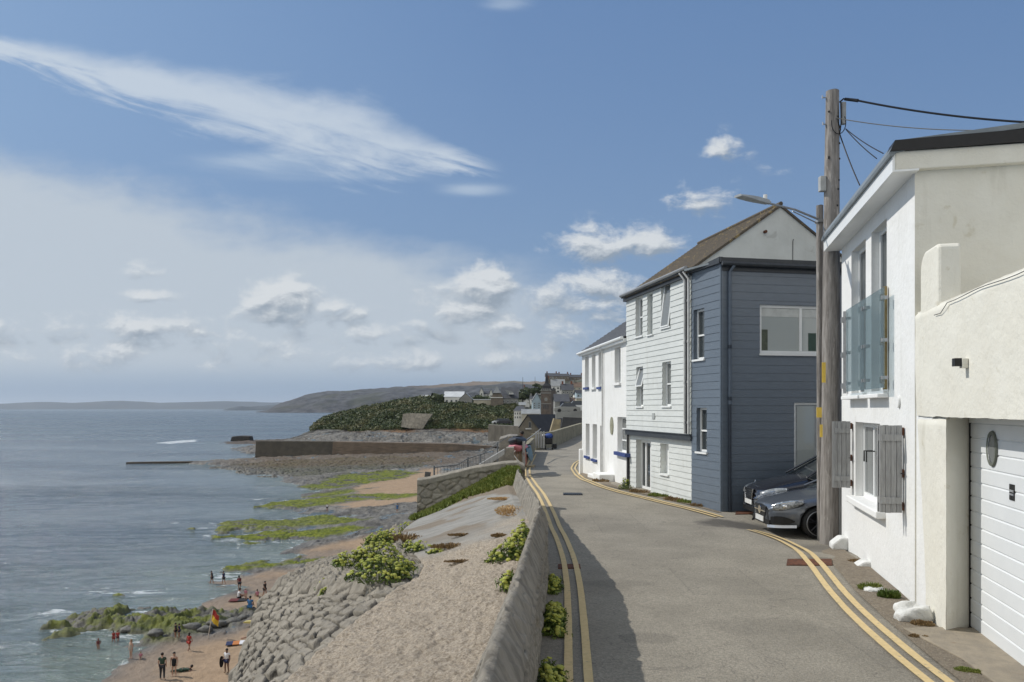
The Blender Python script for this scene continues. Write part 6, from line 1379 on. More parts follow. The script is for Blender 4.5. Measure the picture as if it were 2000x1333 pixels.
def prom_attr(X, D, Z):
    px = 1000 + X / D * F; w = (fbm(X / 9, D / 9, 4) - .5) * 10
    green = sstep(347, 353, D + w * .6) * (1 - sstep(1010, 1030, px)); soil = sstep(343, 347, D + w) * (1 - sstep(351, 356, D + w)) * sstep(-.1, .3, fbm(X / 18, D * 0 + 3, 3) - .35) * sstep(640, 700, px)
    return dict(green=green, soil=soil, town=sstep(1000, 1040, px) * sstep(355, 380, D))
prom, (pX, pD, pZ) = landform('promontory', PR, 380, 1300, prom_mat(), 'rocky green promontory and town hillside across the cove', amp=1.1, nsc=7, attrs=prom_attr)
rngp = np.random.RandomState(3)
def pick_surface(cond, n):
    idx = np.argwhere(cond); k = idx[rngp.randint(0, len(idx), n)]; return pX[k[:, 0], k[:, 1]], pD[k[:, 0], k[:, 1]], pZ[k[:, 0], k[:, 1]]
ppx = 1000 + pX / pD * F
def scrub(name, cond, n, rmin, rmax, leaf, mat, label, per=70, origin=(-60, 380, 0), flat=.75):
    x, y, z = pick_surface(cond, n); C_, A_, B_ = [], [], []
    for a, b, c in zip(x, y, z):
        r = rngp.uniform(rmin, rmax); d = rngp.normal(size=(per, 3)); d /= np.linalg.norm(d, axis=1)[:, None]; d[:, 2] = np.abs(d[:, 2]) * flat + .0
        q = r * rngp.uniform(.75, 1.08, (per, 1)); cc = np.array([a, b, c - r * .15]) + d * q; nn = d + rngp.normal(size=(per, 3)) * .45; nn /= np.linalg.norm(nn, axis=1)[:, None]
        e = np.cross(nn, rngp.normal(size=(per, 3))); e /= np.linalg.norm(e, axis=1)[:, None]; f = np.cross(nn, e); s = leaf * rngp.uniform(.6, 1.3, (per, 1)); C_.append(cc); A_.append(e * s); B_.append(f * s * .8)
    o = quads_obj(name, np.concatenate(C_), np.concatenate(A_), np.concatenate(B_), mat, None, origin=origin); tag(o, label, 'scrub', kind='stuff')
scr1 = leafmat('cliff_scrub_leaf', (.075, .095, .028), (.030, .046, .015), (.17, .145, .06), .09); scr2 = leafmat('tree_leaf_dark', (.05, .065, .024), (.032, .045, .016), (.075, .09, .035))
scrub('cliff_scrub', (pD > 350.5) & (pD < 425) & (ppx > 612) & (ppx < 1008) & (pZ > -14), 2300, .8, 2.6, .30, scr1, 'dense green scrub covering the promontory above the rocks', per=105)
def far_tree(px, py, D, h, w, label, mat=scr2, name='tree'):
    b = P(px, py, D); r = root(name, b, label, 'tree', 'trees on the promontory and among the houses'); MB().tube([b, b + V((.1, 0, h * .3)), b + V((0, .1, h * .6))], [h * .04, h * .03, h * .02], 6).build('trunk', M('far_bark', (.06, .05, .04), None, 3), r)
    n = 420; d = rngp.normal(size=(n, 3)); d /= np.linalg.norm(d, axis=1)[:, None]; k = (1 + .35 * np.sin(d[:, :1] * 5 + px) * np.cos(d[:, 2:] * 4)); c = d * k * np.array([w / 2, w / 2, h * .36]) * rngp.uniform(.6, 1, (n, 1)) + np.array([0, 0, h * .62])
    nn = d + rngp.normal(size=(n, 3)) * .4; nn /= np.linalg.norm(nn, axis=1)[:, None]; e = np.cross(nn, rngp.normal(size=(n, 3))); e /= np.linalg.norm(e, axis=1)[:, None]; f = np.cross(nn, e); s = w * .075
    quads_obj('crown', c, e * s, f * s, mat, r)
for i, (px, py, D, h, w, lb) in enumerate([(855, 792, 405, 6, 9, 'dark tree left of the white modern house'), (835, 794, 408, 5, 8, 'dark rounded tree further left on the ridge'), (812, 796, 408, 4, 7, 'low tree on the promontory crest'), (935, 792, 412, 5, 10, 'tree between white modern house and white gables'), (950, 794, 410, 4, 8, 'low tree in front of the white gables'),
        (1020, 788, 430, 7, 8, 'tree right of the large slate house'), (1040, 775, 480, 5, 9, 'hillside tree above the hotel row'), (1058, 765, 500, 4, 6, 'tree just left of the clock tower spire'), (1030, 770, 520, 4, 8, 'hillside tree below the field edge'), (1048, 758, 560, 3, 6, 'tree on the skyline left of the tower')]):
    far_tree(px, py, D, h, w, lb)
# houses of the town --------------------------------------------------
T_ = dict(white=M('far_white_wall', (.72, .72, .69), (.66, .66, .63), .3, .9, big=.1), cream=M('far_cream_wall', (.50, .46, .36), (.44, .41, .33), .3, .9), grey=M('far_grey_wall', (.30, .30, .28), (.24, .24, .225), .3, .9), stone=M('far_stone_wall', (.22, .185, .145), (.15, .13, .105), .9, .95, spots=(.28, .24, .19), spot_scale=1.2),
          blue=M('far_pale_blue_wall', (.40, .50, .55), (.36, .45, .50), .3, .9), slate=M('far_slate_roof', (.085, .088, .095), (.06, .062, .07), .8, .75), pale=M('far_pale_roof', (.30, .31, .31), (.24, .25, .25), .6, .7), whiteroof=M('far_white_roof', (.62, .64, .65), (.55, .57, .58), .5, .6), brown=M('far_brown_roof', (.17, .12, .085), (.13, .09, .065), .8, .8), dark=M('far_dark_roof', (.035, .036, .04), (.05, .05, .055), .8, .8), brick=M('far_brick', (.22, .09, .055), (.17, .07, .045), 1.0, .9))
farwin = glass_pane('far_window_glass', (.05, .055, .06), .15)
def house(name, x0, x1, yb, ye, yr, D, wall, roof, label, dep=8, axis='x', rows=2, cols=3, chim=0, cat='house', group=None, hip=False, win=True):
    """front between columns x0..x1 at distance D; yb, ye, yr rows of base, eaves and ridge"""
    a, b = P(x0, yb, D), P(x1, yb, D); a.z -= 3; ze = (HZ - ye) / F * D; zr = (HZ - yr) / F * D; W = b.x - a.x; r = root(name, V(((a.x + b.x) / 2, D + dep / 2, a.z)), label, cat, group)
    X0, X1, Y0, Y1, zb = a.x, b.x, D, D + dep, a.z; m = MB()
    if axis == 'x':
        h_ = W * .25 if hip else 0; R0, R1 = V((X0 + h_, (Y0 + Y1) / 2, zr)), V((X1 - h_, (Y0 + Y1) / 2, zr))
        m.add([(X0, Y0, zb), (X1, Y0, zb), (X1, Y1, zb), (X0, Y1, zb), (X0, Y0, ze), (X1, Y0, ze), (X1, Y1, ze), (X0, Y1, ze)], [(0, 1, 5, 4), (2, 3, 7, 6), (1, 2, 6, 5), (3, 0, 4, 7)])
        if not hip: m.add([(X0, Y0, ze), (X0, Y1, ze), R0, (X1, Y0, ze), (X1, Y1, ze), R1], [(1, 0, 2), (3, 4, 5)])
        m.build('wall', T_[wall], r); k = MB(); o = .35; e = [V((X0 - o, Y0 - o, ze - .15)), V((X1 + o, Y0 - o, ze - .15)), V((X1 + o, Y1 + o, ze - .15)), V((X0 - o, Y1 + o, ze - .15))]; R0, R1 = R0 + V((-o if not hip else 0, 0, .1)), R1 + V((o if not hip else 0, 0, .1))
        k.add([*e, R0, R1], [(0, 1, 5, 4), (2, 3, 4, 5)] + ([(1, 2, 5), (3, 0, 4)] if hip else [])); rf = k.build('roof', T_[roof], r)
    else:
        R0, R1 = V(((X0 + X1) / 2, Y0, zr)), V(((X0 + X1) / 2, Y1, zr)); m.add([(X0, Y0, zb), (X1, Y0, zb), (X1, Y0, ze), R0, (X0, Y0, ze), (X0, Y1, zb), (X1, Y1, zb), (X1, Y1, ze), R1, (X0, Y1, ze)], [(0, 1, 2, 3, 4), (6, 5, 9, 8, 7), (5, 0, 4, 9), (1, 6, 7, 2)]); m.build('wall', T_[wall], r)
        k = MB(); o = .35; dz = V((0, 0, .12)); k.add([V((X0 - o, Y0 - o, ze - .15)), R0 + dz - V((0, o, 0)), R1 + dz, V((X0 - o, Y1, ze - .15)), V((X1 + o, Y0 - o, ze - .15)), V((X1 + o, Y1, ze - .15))], [(0, 1, 2, 3), (1, 4, 5, 2)]); rf = k.build('roof', T_[roof], r)
    if win:
        zt, zl = ze - .5, (HZ - yb) / F * D + .4; rh = (zt - zl) / max(rows, 1)
        for i in range(rows):
            for j in range(cols):
                cx = X0 + W * (j + .5) / cols; cz = zl + rh * (i + .55); ww, wh = min(W / cols * .42, 1.3), min(rh * .5, 1.5)
                w_ = MB().box((cx, Y0 - .03, cz), ww, .08, wh).build('window', T_['white'] if wall != 'white' else T_['grey'], r); MB().box((cx, Y0 - .09, cz), ww * .78, .04, wh * .82).build('pane', farwin, w_)
    for c in range(chim):
        t = .12 if c == 0 else .88; cc = V((X0 + W * t, (Y0 + Y1) / 2, zr + .5)); MB().box(cc, .9, .8, 2.0).build('chimney', T_['brick'] if wall in ('stone', 'grey') else T_['grey'], rf)
    return r
G_ = 'houses of the harbour town'
TOWN = [
 ('house', 868, 905, 795, 775, 765, 402, 'white', 'whiteroof', 'white modern house with big pale roof on the promontory', 9, 'x', 1, 4, 0),
 ('house', 897, 922, 793, 780, 768, 400, 'grey', 'whiteroof', 'grey gable end beside the white modern house', 9, 'y', 1, 1, 0),
 ('house', 937, 944, 775, 766, 758, 470, 'white', 'slate', 'narrow white gable on the ridge, left of the pair', 8, 'y', 1, 1, 0),
 ('house', 944, 956, 775, 769, 764, 476, 'white', 'slate', 'low slate roofed link between the two white gables', 8, 'x', 1, 2, 0),
 ('house', 956, 962, 778, 770, 760, 465, 'white', 'slate', 'narrow white gable touching the slate villa, right of the pair', 8, 'y', 1, 1, 0),
 ('house', 980, 1012, 792, 778, 757, 398, 'grey', 'slate', 'large slate villa with long sweeping roof and dormer', 14, 'x', 1, 4, 0),
 ('garden_wall', 925, 960, 786, 781, 780.5, 396, 'cream', 'pale', 'long low cream garden wall between the villas', 2, 'x', 0, 0, 0),
 ('house', 1004, 1027, 822, 802, 794, 262, 'white', 'slate', 'white hip roofed building with tall windows on the quay', 9, 'x', 2, 5, 0),
 ('house', 1040, 1057, 800, 784, 768, 300, 'blue', 'pale', 'pale blue and white gabled house left of the clock tower', 12, 'y', 3, 2, 0),
 ('house', 1077, 1103, 770, 754, 741, 420, 'white', 'pale', 'white house with pale slate roof above the clock tower', 9, 'x', 2, 3, 1),
 ('house', 1069, 1087, 755, 747, 738, 500, 'stone', 'slate', 'dark stone house behind the tower spire', 8, 'y', 1, 2, 1),
 ('house', 1066, 1090, 745, 735, 729, 600, 'stone', 'slate', 'brown stone house with brick chimneys on the skyline', 10, 'x', 1, 4, 2),
 ('house', 1090, 1112, 742, 735, 730, 620, 'stone', 'slate', 'skyline terrace house with two chimneys right of the brown one', 10, 'x', 1, 4, 2),
 ('house', 1112, 1140, 744, 737, 732, 630, 'stone', 'slate', 'last skyline terrace house before the white cottage', 10, 'x', 1, 4, 2),
 ('house', 1097, 1120, 780, 762, 750, 400, 'grey', 'slate', 'grey two storey house right of the white pale roofed one', 9, 'x', 2, 3, 2),
 ('house', 1118, 1145, 768, 756, 747, 440, 'cream', 'brown', 'cream house with brown roof high on the hillside', 9, 'x', 2, 3, 1),
 ('house', 1103, 1130, 756, 749, 742, 480, 'grey', 'slate', 'grey gabled house below the skyline terrace', 9, 'y', 1, 3, 0),
 ('house', 1126, 1150, 786, 768, 762, 330, 'blue', 'dark', 'teal grey building behind the cream balcony block', 9, 'x', 2, 3, 0),
 ('boathouse', 1084, 1111, 800, 784, 770, 260, 'grey', 'slate', 'boathouse with dark arched door right of the clock tower', 10, 'x', 0, 0, 0),
 ('house', 1111, 1130, 800, 784, 777, 262, 'grey', 'brown', 'low grey cottage right of the boathouse', 8, 'x', 1, 3, 0),
 ('balcony_block', 1126, 1150, 789, 778, 777, 240, 'cream', 'pale', 'pale cream balcony block at the cottage edge', 5, 'x', 0, 0, 0),
 ('house', 1030, 1046, 775, 766, 760, 500, 'white', 'slate', 'small white house on the hillside road', 8, 'y', 1, 2, 0),
 ('house', 1012, 1024, 781, 774, 769, 470, 'white', 'slate', 'little white house at the top of the harbour road', 7, 'x', 1, 2, 0),
 ('house', 1022, 1040, 768, 760, 756, 540, 'stone', 'slate', 'dark slate cottage under the field edge', 8, 'x', 1, 2, 1),
 ('house', 1020, 1054, 812, 808, 800, 258, 'cream', 'pale', 'long pale roofed store below the harbour road', 10, 'x', 0, 0, 0),
 ('house', 822, 840, 781, 777, 772, 420, 'white', 'whiteroof', 'low white roofed bungalow on the promontory crest', 6, 'x', 0, 0, 0),
 ('house', 1058, 1068, 778, 770, 764, 430, 'cream', 'slate', 'narrow cream house hard against the tower side', 8, 'y', 2, 2, 0),
 ('house', 1036, 1046, 786, 779, 774, 420, 'white', 'slate', 'white cottage above the pale blue house', 7, 'x', 1, 2, 1),
 ('house', 1014, 1026, 797, 791, 786, 380, 'grey', 'pale', 'grey cottage beside the harbour road bend', 7, 'x', 1, 2, 0),
 ('house', 1024, 1034, 790, 784, 779, 400, 'white', 'slate', 'small white gable on the harbour road', 7, 'y', 1, 2, 0),
 ('house', 1100, 1112, 766, 759, 754, 460, 'white', 'slate', 'white terrace end behind the grey two storey house', 8, 'y', 2, 2, 0),
 ('house', 1112, 1122, 763, 757, 752, 470, 'cream', 'slate', 'cream terrace house in the middle of the hillside row', 8, 'y', 2, 2, 0),
 ('house', 1122, 1140, 779, 772, 767, 380, 'white', 'slate', 'white fronted house below the brown roofed cream one', 8, 'x', 2, 3, 1),
 ('house', 1086, 1098, 784, 777, 771, 350, 'white', 'slate', 'white house close above the boathouse roof', 8, 'x', 1, 3, 1),
 ('house', 1080, 1092, 752, 746, 741, 520, 'cream', 'slate', 'cream hillside house beside the dark stone one', 8, 'x', 1, 2, 1),
 ('house', 906, 918, 784, 779, 774, 440, 'stone', 'slate', 'stone cottage behind the white modern house', 7, 'x', 1, 2, 1),
]
for (nm, x0, x1, yb, ye, yr, D, wl, rf, lb, dp, ax, rw, cl, chn) in TOWN:
    house(nm, x0, x1, yb, ye, yr, D, wl, rf, lb, dp, ax, rw, cl, chn, group=G_, hip=(nm == 'house' and x0 == 1004), cat={'garden_wall': 'wall'}.get(nm, 'house'))
# villa turret and dormer, boathouse door
vil = [o for o in scene.objects if o.get('label', '').startswith('large slate villa')][0]
def pyramid(par, x0, x1, yb, yt, D, mat, nm):
    a, b = P(x0, yb, D), P(x1, yb, D); w = b.x - a.x; return MB().add([a, b, b + V((0, w, 0)), a + V((0, w, 0)), V(((a.x + b.x) / 2, D + w / 2, (HZ - yt) / F * D))], [(0, 1, 4), (1, 2, 4), (2, 3, 4), (3, 0, 4)]).build(nm, mat, par)
a, b = P(962, 792, 392), P(982, 792, 392); w = b.x - a.x; MB().prism([P(958, 795, 392), P(983, 795, 392), P(983, 777, 392), P(977, 766, 392), P(965, 766, 392), P(959, 777, 392)], (0, 6, 0)).build('bay_front', T_['stone'], vil)
pyramid(vil, 963, 978, 768, 754, 391, T_['pale'], 'turret_roof'); MB().box(P(970, 777, 391.8), 6.2, .4, .4).build('balcony_rail', T_['white'], vil); MB().prism([P(993, 771, 397), P(1004, 771, 397), P(1000, 764, 397), P(986, 762, 397)], (0, 3, 0)).build('dormer', T_['pale'], vil)
for i in range(3): MB().box(P(995.5 + i * 3, 769, 396.6), .55, .2, .8).build('dormer_window', T_['white'], vil)
bt = [o for o in scene.objects if o.get('label', '').startswith('boathouse with dark')][0]
MB().prism([P(1098 + 4.5 * math.cos(t), 789 - 5 * math.sin(t), 259.7) for t in np.linspace(0, math.pi, 9)] + [P(1093.5, 800, 259.7), P(1102.5, 800, 259.7)], (0, -.2, 0)).build('arched_door', M('blue_black_door', (.05, .06, .09), None, 2), bt)
# clock tower --------------------------------------------------------
TD = 288; ct = root('clock_tower', P(1066, 812, TD) + V((0, 2, 0)), 'brown stone clock tower with battlements and dark spire by the harbour', 'tower'); tA, tB = P(1056.5, 812, TD), P(1076, 812, TD); tw = tB.x - tA.x
zt = (HZ - 763) / F * TD; skw = V((2.0, 3.2, 0)); c0 = V((tA.x, TD, tA.z - 4)); c1 = V((tB.x, TD, tA.z - 4)); c2 = c1 + skw; c3 = c0 + skw; up = V((0, 0, zt - c0.z))
MB().add([c0, c1, c2, c3, c0 + up, c1 + up, c2 + up, c3 + up], [(0, 1, 5, 4), (1, 2, 6, 5), (2, 3, 7, 6), (3, 0, 4, 7), (4, 5, 6, 7)]).build('tower_shaft', M('tower_stone', (.185, .145, .115), (.12, .10, .085), 1.2, .95, .05, 2, spots=(.26, .21, .17), spot_scale=1.6), ct)
for yy, hh in ((789, .25), (768, .35), (764, .2)): z = (HZ - yy) / F * TD; mm = MB().box(((c0.x + c1.x) / 2, TD - .08, z), tw + .3, .35, hh).build('string_course', T_['grey'], ct)
for i in range(5): MB().box((c0.x + tw * (i + .5) / 5, TD + .1, zt + .35), tw / 5 * .55, .4, .7).build('merlon', T_['grey'], ct)
for i in range(4): q = c1 + skw * ((i + .5) / 4); MB().box((q.x, q.y, zt + .35), .4, .5, .7).build('merlon', T_['slate'], ct)
MB().box((c0.x + tw * .5, TD - .05, (HZ - 780) / F * TD), 1.5, .2, 1.9).build('clock_panel', T_['stone'], ct); 
dial = MB().tube([V((c0.x + tw * .5, TD - .16, (HZ - 780.5) / F * TD)), V((c0.x + tw * .5, TD - .26, (HZ - 780.5) / F * TD))], .62, 20).build('clock_face', T_['grey'], ct)
for i in range(3): MB().box((c0.x + tw * (.3 + .2 * i), TD - .03, (HZ - 795) / F * TD), .32, .12, 1.8).build('window', farwin, ct)
sx = (P(1059, 0, TD + 2).x, P(1077, 0, TD + 2).x); zb2 = zt + .2; 
mm = MB(); ring_ = [(0, 1.0), (1.6, .92), (2.6, .42), (5.0, .20), (7.0, .0)]; cx, cy = (sx[0] + sx[1]) / 2, TD + 2; hw2 = (sx[1] - sx[0]) / 2; vs = []
for h_, k_ in ring_: vs += [(cx - hw2 * k_, cy - 1.4 * k_, zb2 + h_), (cx + hw2 * k_, cy - 1.4 * k_, zb2 + h_), (cx + hw2 * k_, cy + 1.4 * k_, zb2 + h_), (cx - hw2 * k_, cy + 1.4 * k_, zb2 + h_)]
mm.add(vs, [(i * 4 + k, i * 4 + (k + 1) % 4, i * 4 + 4 + (k + 1) % 4, i * 4 + 4 + k) for i in range(4) for k in range(4)]); mm.build('spire', T_['dark'], ct)
# stone gabled hall in front of it
GD = 150; hl_ = root('stone_hall', P(1040, 850, GD), 'stone gabled hall with a steep dark roof below the clock tower', 'building')
g = [P(1013, 900, GD), P(1055, 900, GD), P(1055, 840, GD), P(1031, 811, GD), P(1013, 835, GD)]; MB().add(g, [(0, 1, 2, 3, 4)]).build('gable_wall', M('hall_stone', (.20, .175, .135), (.14, .125, .10), 1.2, .95, .03, 4), hl_)
rv = V((7.5, 9, 0)); MB().add([P(1030, 810, GD - .3), P(1057, 844, GD - .3), P(1057, 844, GD - .3) + rv, P(1030, 810, GD - .3) + rv, P(1012, 836, GD - .3), P(1012, 836, GD - .3) + rv], [(0, 1, 2, 3), (0, 3, 5, 4)]).build('roof', T_['dark'], hl_)
MB().add([P(1055, 842, GD), P(1055, 900, GD), P(1055, 900, GD) + rv, P(1055, 842, GD) + rv], [(0, 1, 2, 3)]).build('side_wall', T_['stone'], hl_)
w_ = MB().box(P(1035, 830, GD - .1), .55, .15, 1.2).build('window', T_['grey'], hl_); MB().box(P(1035, 830, GD - .2), .4, .05, 1.0).build('pane', farwin, w_); MB().box(P(1032, 838, GD - .2), 1.2, .4, .15).build('porch_roof', T_['white'], hl_)
# harbour walls ------------------------------------------------------
def slabwall(name, pts, D0, th_, mat, label, cat='wall'):
    a = [P(x, y, D) for x, y, D in pts]; return tag(MB().prism(a, (0, th_, 0)).build(name, mat, None, origin=a[0]), label, cat)
quay = M('quay_concrete', (.29, .265, .225), (.17, .155, .13), .9, .9, .05, 3, (1, 1, .25), big=.3, bigscale=.2)
slabwall('quay_wall', [(953, 862, 200), (1013, 862, 200), (1013, 833, 200), (954, 830, 200)], 200, 5, quay, 'tall streaked concrete quay wall left of the stone hall')
slabwall('cliff_wall', [(783, 834, 347), (800, 837, 347), (826, 838, 347), (834, 824, 349), (845, 809, 352), (800, 807.5, 352), (787, 809, 352)], 350, 4, M('cliff_wall_stone', (.27, .24, .19), (.15, .135, .105), 1.1, .92, .15, 1.5, (1, 1, .5), big=.35, bigscale=.15, spots=(.14, .13, .10), spot_scale=.5), 'trapezoid stone retaining wall set in the scrubby cliff')
slabwall('dark_lane_wall', [(1092, 850, 105), (1145, 850, 105), (1145, 817, 105), (1100, 815, 105)], 105, .6, M('dark_slate_wall', (.085, .085, .085), (.06, .06, .062), 1.2, .9), 'dark slate wall above the mossy lane parapet')
slabwall('ochre_bank', [(1070, 860, 112), (1092, 860, 112), (1096, 820, 112), (1082, 818, 112)], 112, 2.5, M('ochre_stone', (.42, .34, .20), (.26, .22, .15), 1.2, .95, .06, 2), 'ochre rubble bank between hall roof and dark wall', 'bank')
slabwall('car_park_wall', [(1086, 818, 120), (1145, 815, 120), (1145, 802, 120), (1086, 806, 120)], 120, 1.2, T_['grey'], 'grey car park wall behind the dark slate wall')
# breakwater and slip
bw = root('breakwater', P(700, 890, 285), 'long masonry harbour breakwater with its seaward end in dark concrete', 'pier')
def bwall(x0, x1, y0t, y1t, D0, D1, mat, nm):
    zl = SEA - 1; a0, a1 = P(x0, y0t, D0), P(x1, y1t, D1); b0, b1 = V((a0.x, D0 - 1.5, zl)), V((a1.x, D1 - 1.5, zl)); k = V((0, 7, 0)); MB().add([b0, b1, a1, a0, b0 + k, b1 + k, a1 + k, a0 + k], [(0, 1, 2, 3), (5, 4, 7, 6), (3, 2, 6, 7), (0, 3, 7, 4), (1, 5, 6, 2)]).build(nm, mat, bw)
bmas = M('breakwater_masonry', (.21, .155, .11), (.12, .095, .07), 1.0, .9, .08, 2, (.25, .25, 3.2), big=.4, spots=(.27, .21, .15), spot_scale=1.6)
bwall(650, 885, 863.2, 867.5, 277, 287, bmas, 'masonry_wall'); bwall(500, 650, 862.2, 863.0, 273, 277, M('breakwater_concrete', (.10, .088, .068), (.07, .062, .05), .4, .9, .05, 2), 'concrete_end'); bwall(884.5, 990, 867.5, 874, 287, 300, bmas, 'landward_wall')
MB().add([P(498, 861.2, 273), P(650, 862.2, 277), P(650, 862.9, 276.9), P(498, 862.4, 272.9)], [(0, 1, 2, 3)]).build('coping', quay, bw)
a = P(246, 903.5, 249); b = P(505, 900, 256); mm = MB(); mm.prism([a, b, b + V((0, 0, -2)), a + V((0, 0, -2))], (0, 2.6, 0)); tag(mm.build('slipway', M('weedy_slip', (.085, .062, .04), (.055, .043, .03), .8, .8), None, origin=a), 'long dark weed covered slip running out into the sea', 'pier')
m = MB(); m.prism([P(449, 863, 420), P(489, 863, 420), P(487, 852.5, 420), P(470, 851.5, 420), P(452, 853, 420)], (0, 6, 0)); tag(m.build('square_rock', M('dark_reef', (.06, .055, .05), (.04, .038, .035), .6, .9, .2, 1), None, origin=P(468, 863, 420), bevel=.5), 'flat topped dark rock beyond the breakwater head', 'rock')
landform('reef', [(372, [(380, 880), (1000, 880)]), (388, [(400, 880), (415, 871), (430, 868), (500, 866), (560, 864), (700, 862)]), (410, [(395, 876), (410, 867), (430, 864.5), (500, 862.5), (560, 859), (700, 856)]), (432, [(395, 872), (430, 864), (470, 861), (520, 860), (560, 858), (700, 852)]), (450, [(395, 869), (1000, 869)])], 392, 640,
         M('brown_reef_rock', (.12, .09, .065), (.055, .046, .038), .35, .85, .4, .8), 'low brown reef in the water beyond the breakwater head', n=260, m=90, amp=.8, nsc=3.5, zmin=SEA - 1.5)
# parked vehicles near the car park (tiny)
for px, py, D, L, h, c, lb in ((1108, 806, 122, 4.2, 1.5, 'grey', 'silver car behind the grey car park wall'), (1128, 805, 124, 4.6, 1.8, 'white', 'white van at the edge of the cottage'), (985, 829, 205, 4.2, 1.5, 'dark', 'dark car parked on the quay wall'), (975, 829, 207, 4.0, 1.5, 'whiteroof', 'pale car parked left of the dark one on the quay')):
    b = P(px, py, D); r = root('parked_car', b, lb, 'car', 'cars parked by the harbour'); m = MB(); z = 0
    m.prism([b + V(q) for q in ((-L / 2, 0, .2), (L / 2, 0, .2), (L / 2, 0, h * .55), (L * .38, 0, h * .62), (-L * .30, 0, h * .62), (-L / 2, 0, h * .5))], (0, 1.7, 0)); m.build('body', T_[c], r, bevel=.08)
    MB().prism([b + V(q) for q in ((-L * .28, .1, h * .6), (L * .36, .1, h * .6), (L * .26, .1, h), (-L * .14, .1, h))], (0, 1.5, 0)).build('windows', farwin, r)
    for x in (-L * .3, L * .3): MB().tube([b + V((x, -.02, .3)), b + V((x, .2, .3))], .3, 12).build('wheel', black_plastic, r)
# masts on the skyline
for px, yt, yb, D, lb in ((1021, 737, 800, 430, 'tall dark mast standing above the slate villa'), (1045, 736, 770, 560, 'thin mast on the skyline between villa and tower')):
    a = P(px, yb, D); tag(MB().tube([a, P(px, yt, D)], [.25, .08], 6).build('mast', T_['dark'], None, origin=a), lb, 'mast')
# headland and far coast --------------------------------------------
hm, nt_, b_ = principled('headland_ground'); tc_ = nt_.nodes.new('ShaderNodeTexCoord'); vo_ = NX(nt_, tc_.outputs['Object'])
at_ = nt_.nodes.new('ShaderNodeAttribute'); at_.attribute_name = 'field'; mp_ = nt_.nodes.new('ShaderNodeMapping'); nt_.links.new(vo_.k, mp_.inputs[0]); mp_.inputs['Scale'].default_value = (1, 1, .5)
cl_ = mixc(nt_, noise(nt_, NX(nt_, mp_.outputs[0]), .022, 8, .68).ss(.38, .64), (.020, .022, .026), (.080, .080, .084)); cl_ = mixc(nt_, noise(nt_, vo_, .006, 5).ss(.5, .7) * .7, cl_, (.045, .050, .028)); cl_ = mixc(nt_, NX(nt_, at_.outputs['Fac']), cl_, mixc(nt_, noise(nt_, vo_, .004, 3).ss(.45, .6), (.17, .125, .085), (.12, .105, .065)))
nt_.links.new(cl_.k, b_.inputs['Base Color']); b_.inputs['Roughness'].default_value = .95
sky_ = [(440, 812), (505, 806), (520, 804), (530, 798), (545, 790), (562, 784), (580, 778), (610, 771), (640, 767), (700, 762.5), (760, 759), (800, 757), (850, 753), (900, 750), (960, 747.5), (1000, 746), (1050, 746), (1100, 744), (1200, 742), (1400, 740)]
def lower(pts, f, d0=0): return [(x, 806.3 - (806.3 - y) * f + d0) for x, y in pts]
landform('headland', [(3080, [(440, 809), (1400, 809)]), (3150, lower(sky_, .16)), (3260, lower(sky_, .62)), (3420, lower(sky_, .86)), (3700, lower(sky_, .955)), (4300, lower(sky_, 1.0)), (5200, lower(sky_, .9))], 500, 1400, hm, 'long cliff headland with brown fields on top', n=420, m=150, amp=14, nsc=130,
         attrs=lambda X, D, Z: dict(field=sstep(3500, 3650, D + (fbm(X / 300, D / 300, 3) - .5) * 500) * sstep(760, 900, 1000 + X / D * F)), zmin=SEA - 3)
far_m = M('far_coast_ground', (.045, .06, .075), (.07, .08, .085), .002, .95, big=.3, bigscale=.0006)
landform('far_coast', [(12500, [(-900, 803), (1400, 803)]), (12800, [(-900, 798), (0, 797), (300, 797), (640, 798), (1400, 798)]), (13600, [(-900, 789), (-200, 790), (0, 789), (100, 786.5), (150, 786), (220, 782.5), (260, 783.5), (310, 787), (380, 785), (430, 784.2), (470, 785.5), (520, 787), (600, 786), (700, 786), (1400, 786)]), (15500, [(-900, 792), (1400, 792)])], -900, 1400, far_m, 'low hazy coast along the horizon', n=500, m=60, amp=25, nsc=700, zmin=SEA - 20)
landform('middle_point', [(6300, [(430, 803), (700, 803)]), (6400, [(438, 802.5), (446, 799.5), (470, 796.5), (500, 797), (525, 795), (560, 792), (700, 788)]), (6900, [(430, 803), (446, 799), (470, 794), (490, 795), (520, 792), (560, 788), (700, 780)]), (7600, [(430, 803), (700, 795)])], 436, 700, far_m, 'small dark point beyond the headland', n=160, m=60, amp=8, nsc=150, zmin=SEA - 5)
# ================================================================== PEOPLE
SK = {k: M(n, c, tuple(x * .9 for x in c), 8, .6, big=0) for k, n, c in (('fair', 'skin_fair', (.48, .30, .22)), ('tan', 'skin_tan', (.32, .18, .12)), ('brown', 'skin_brown', (.16, .085, .055)))}
CL = {k: M('cloth_' + k, c, tuple(x * .8 for x in c), 6, .85, big=0) for k, c in dict(black=(.015, .015, .018), dark=(.03, .032, .04), green=(.03, .06, .04), maroon=(.12, .02, .02), red=(.38, .04, .03), beige=(.42, .36, .30), white=(.72, .72, .74), navy=(.02, .03, .09), pink=(.50, .20, .26), blue=(.05, .16, .34), lime=(.52, .62, .06), orange=(.5, .18, .05), teal=(.04, .16, .20)).items()}
HR = {k: M('hair_' + k, c, tuple(x * .7 for x in c), 12, .7, big=0) for k, c in dict(dark=(.02, .015, .012), red=(.16, .05, .025), fair=(.25, .16, .08)).items()}
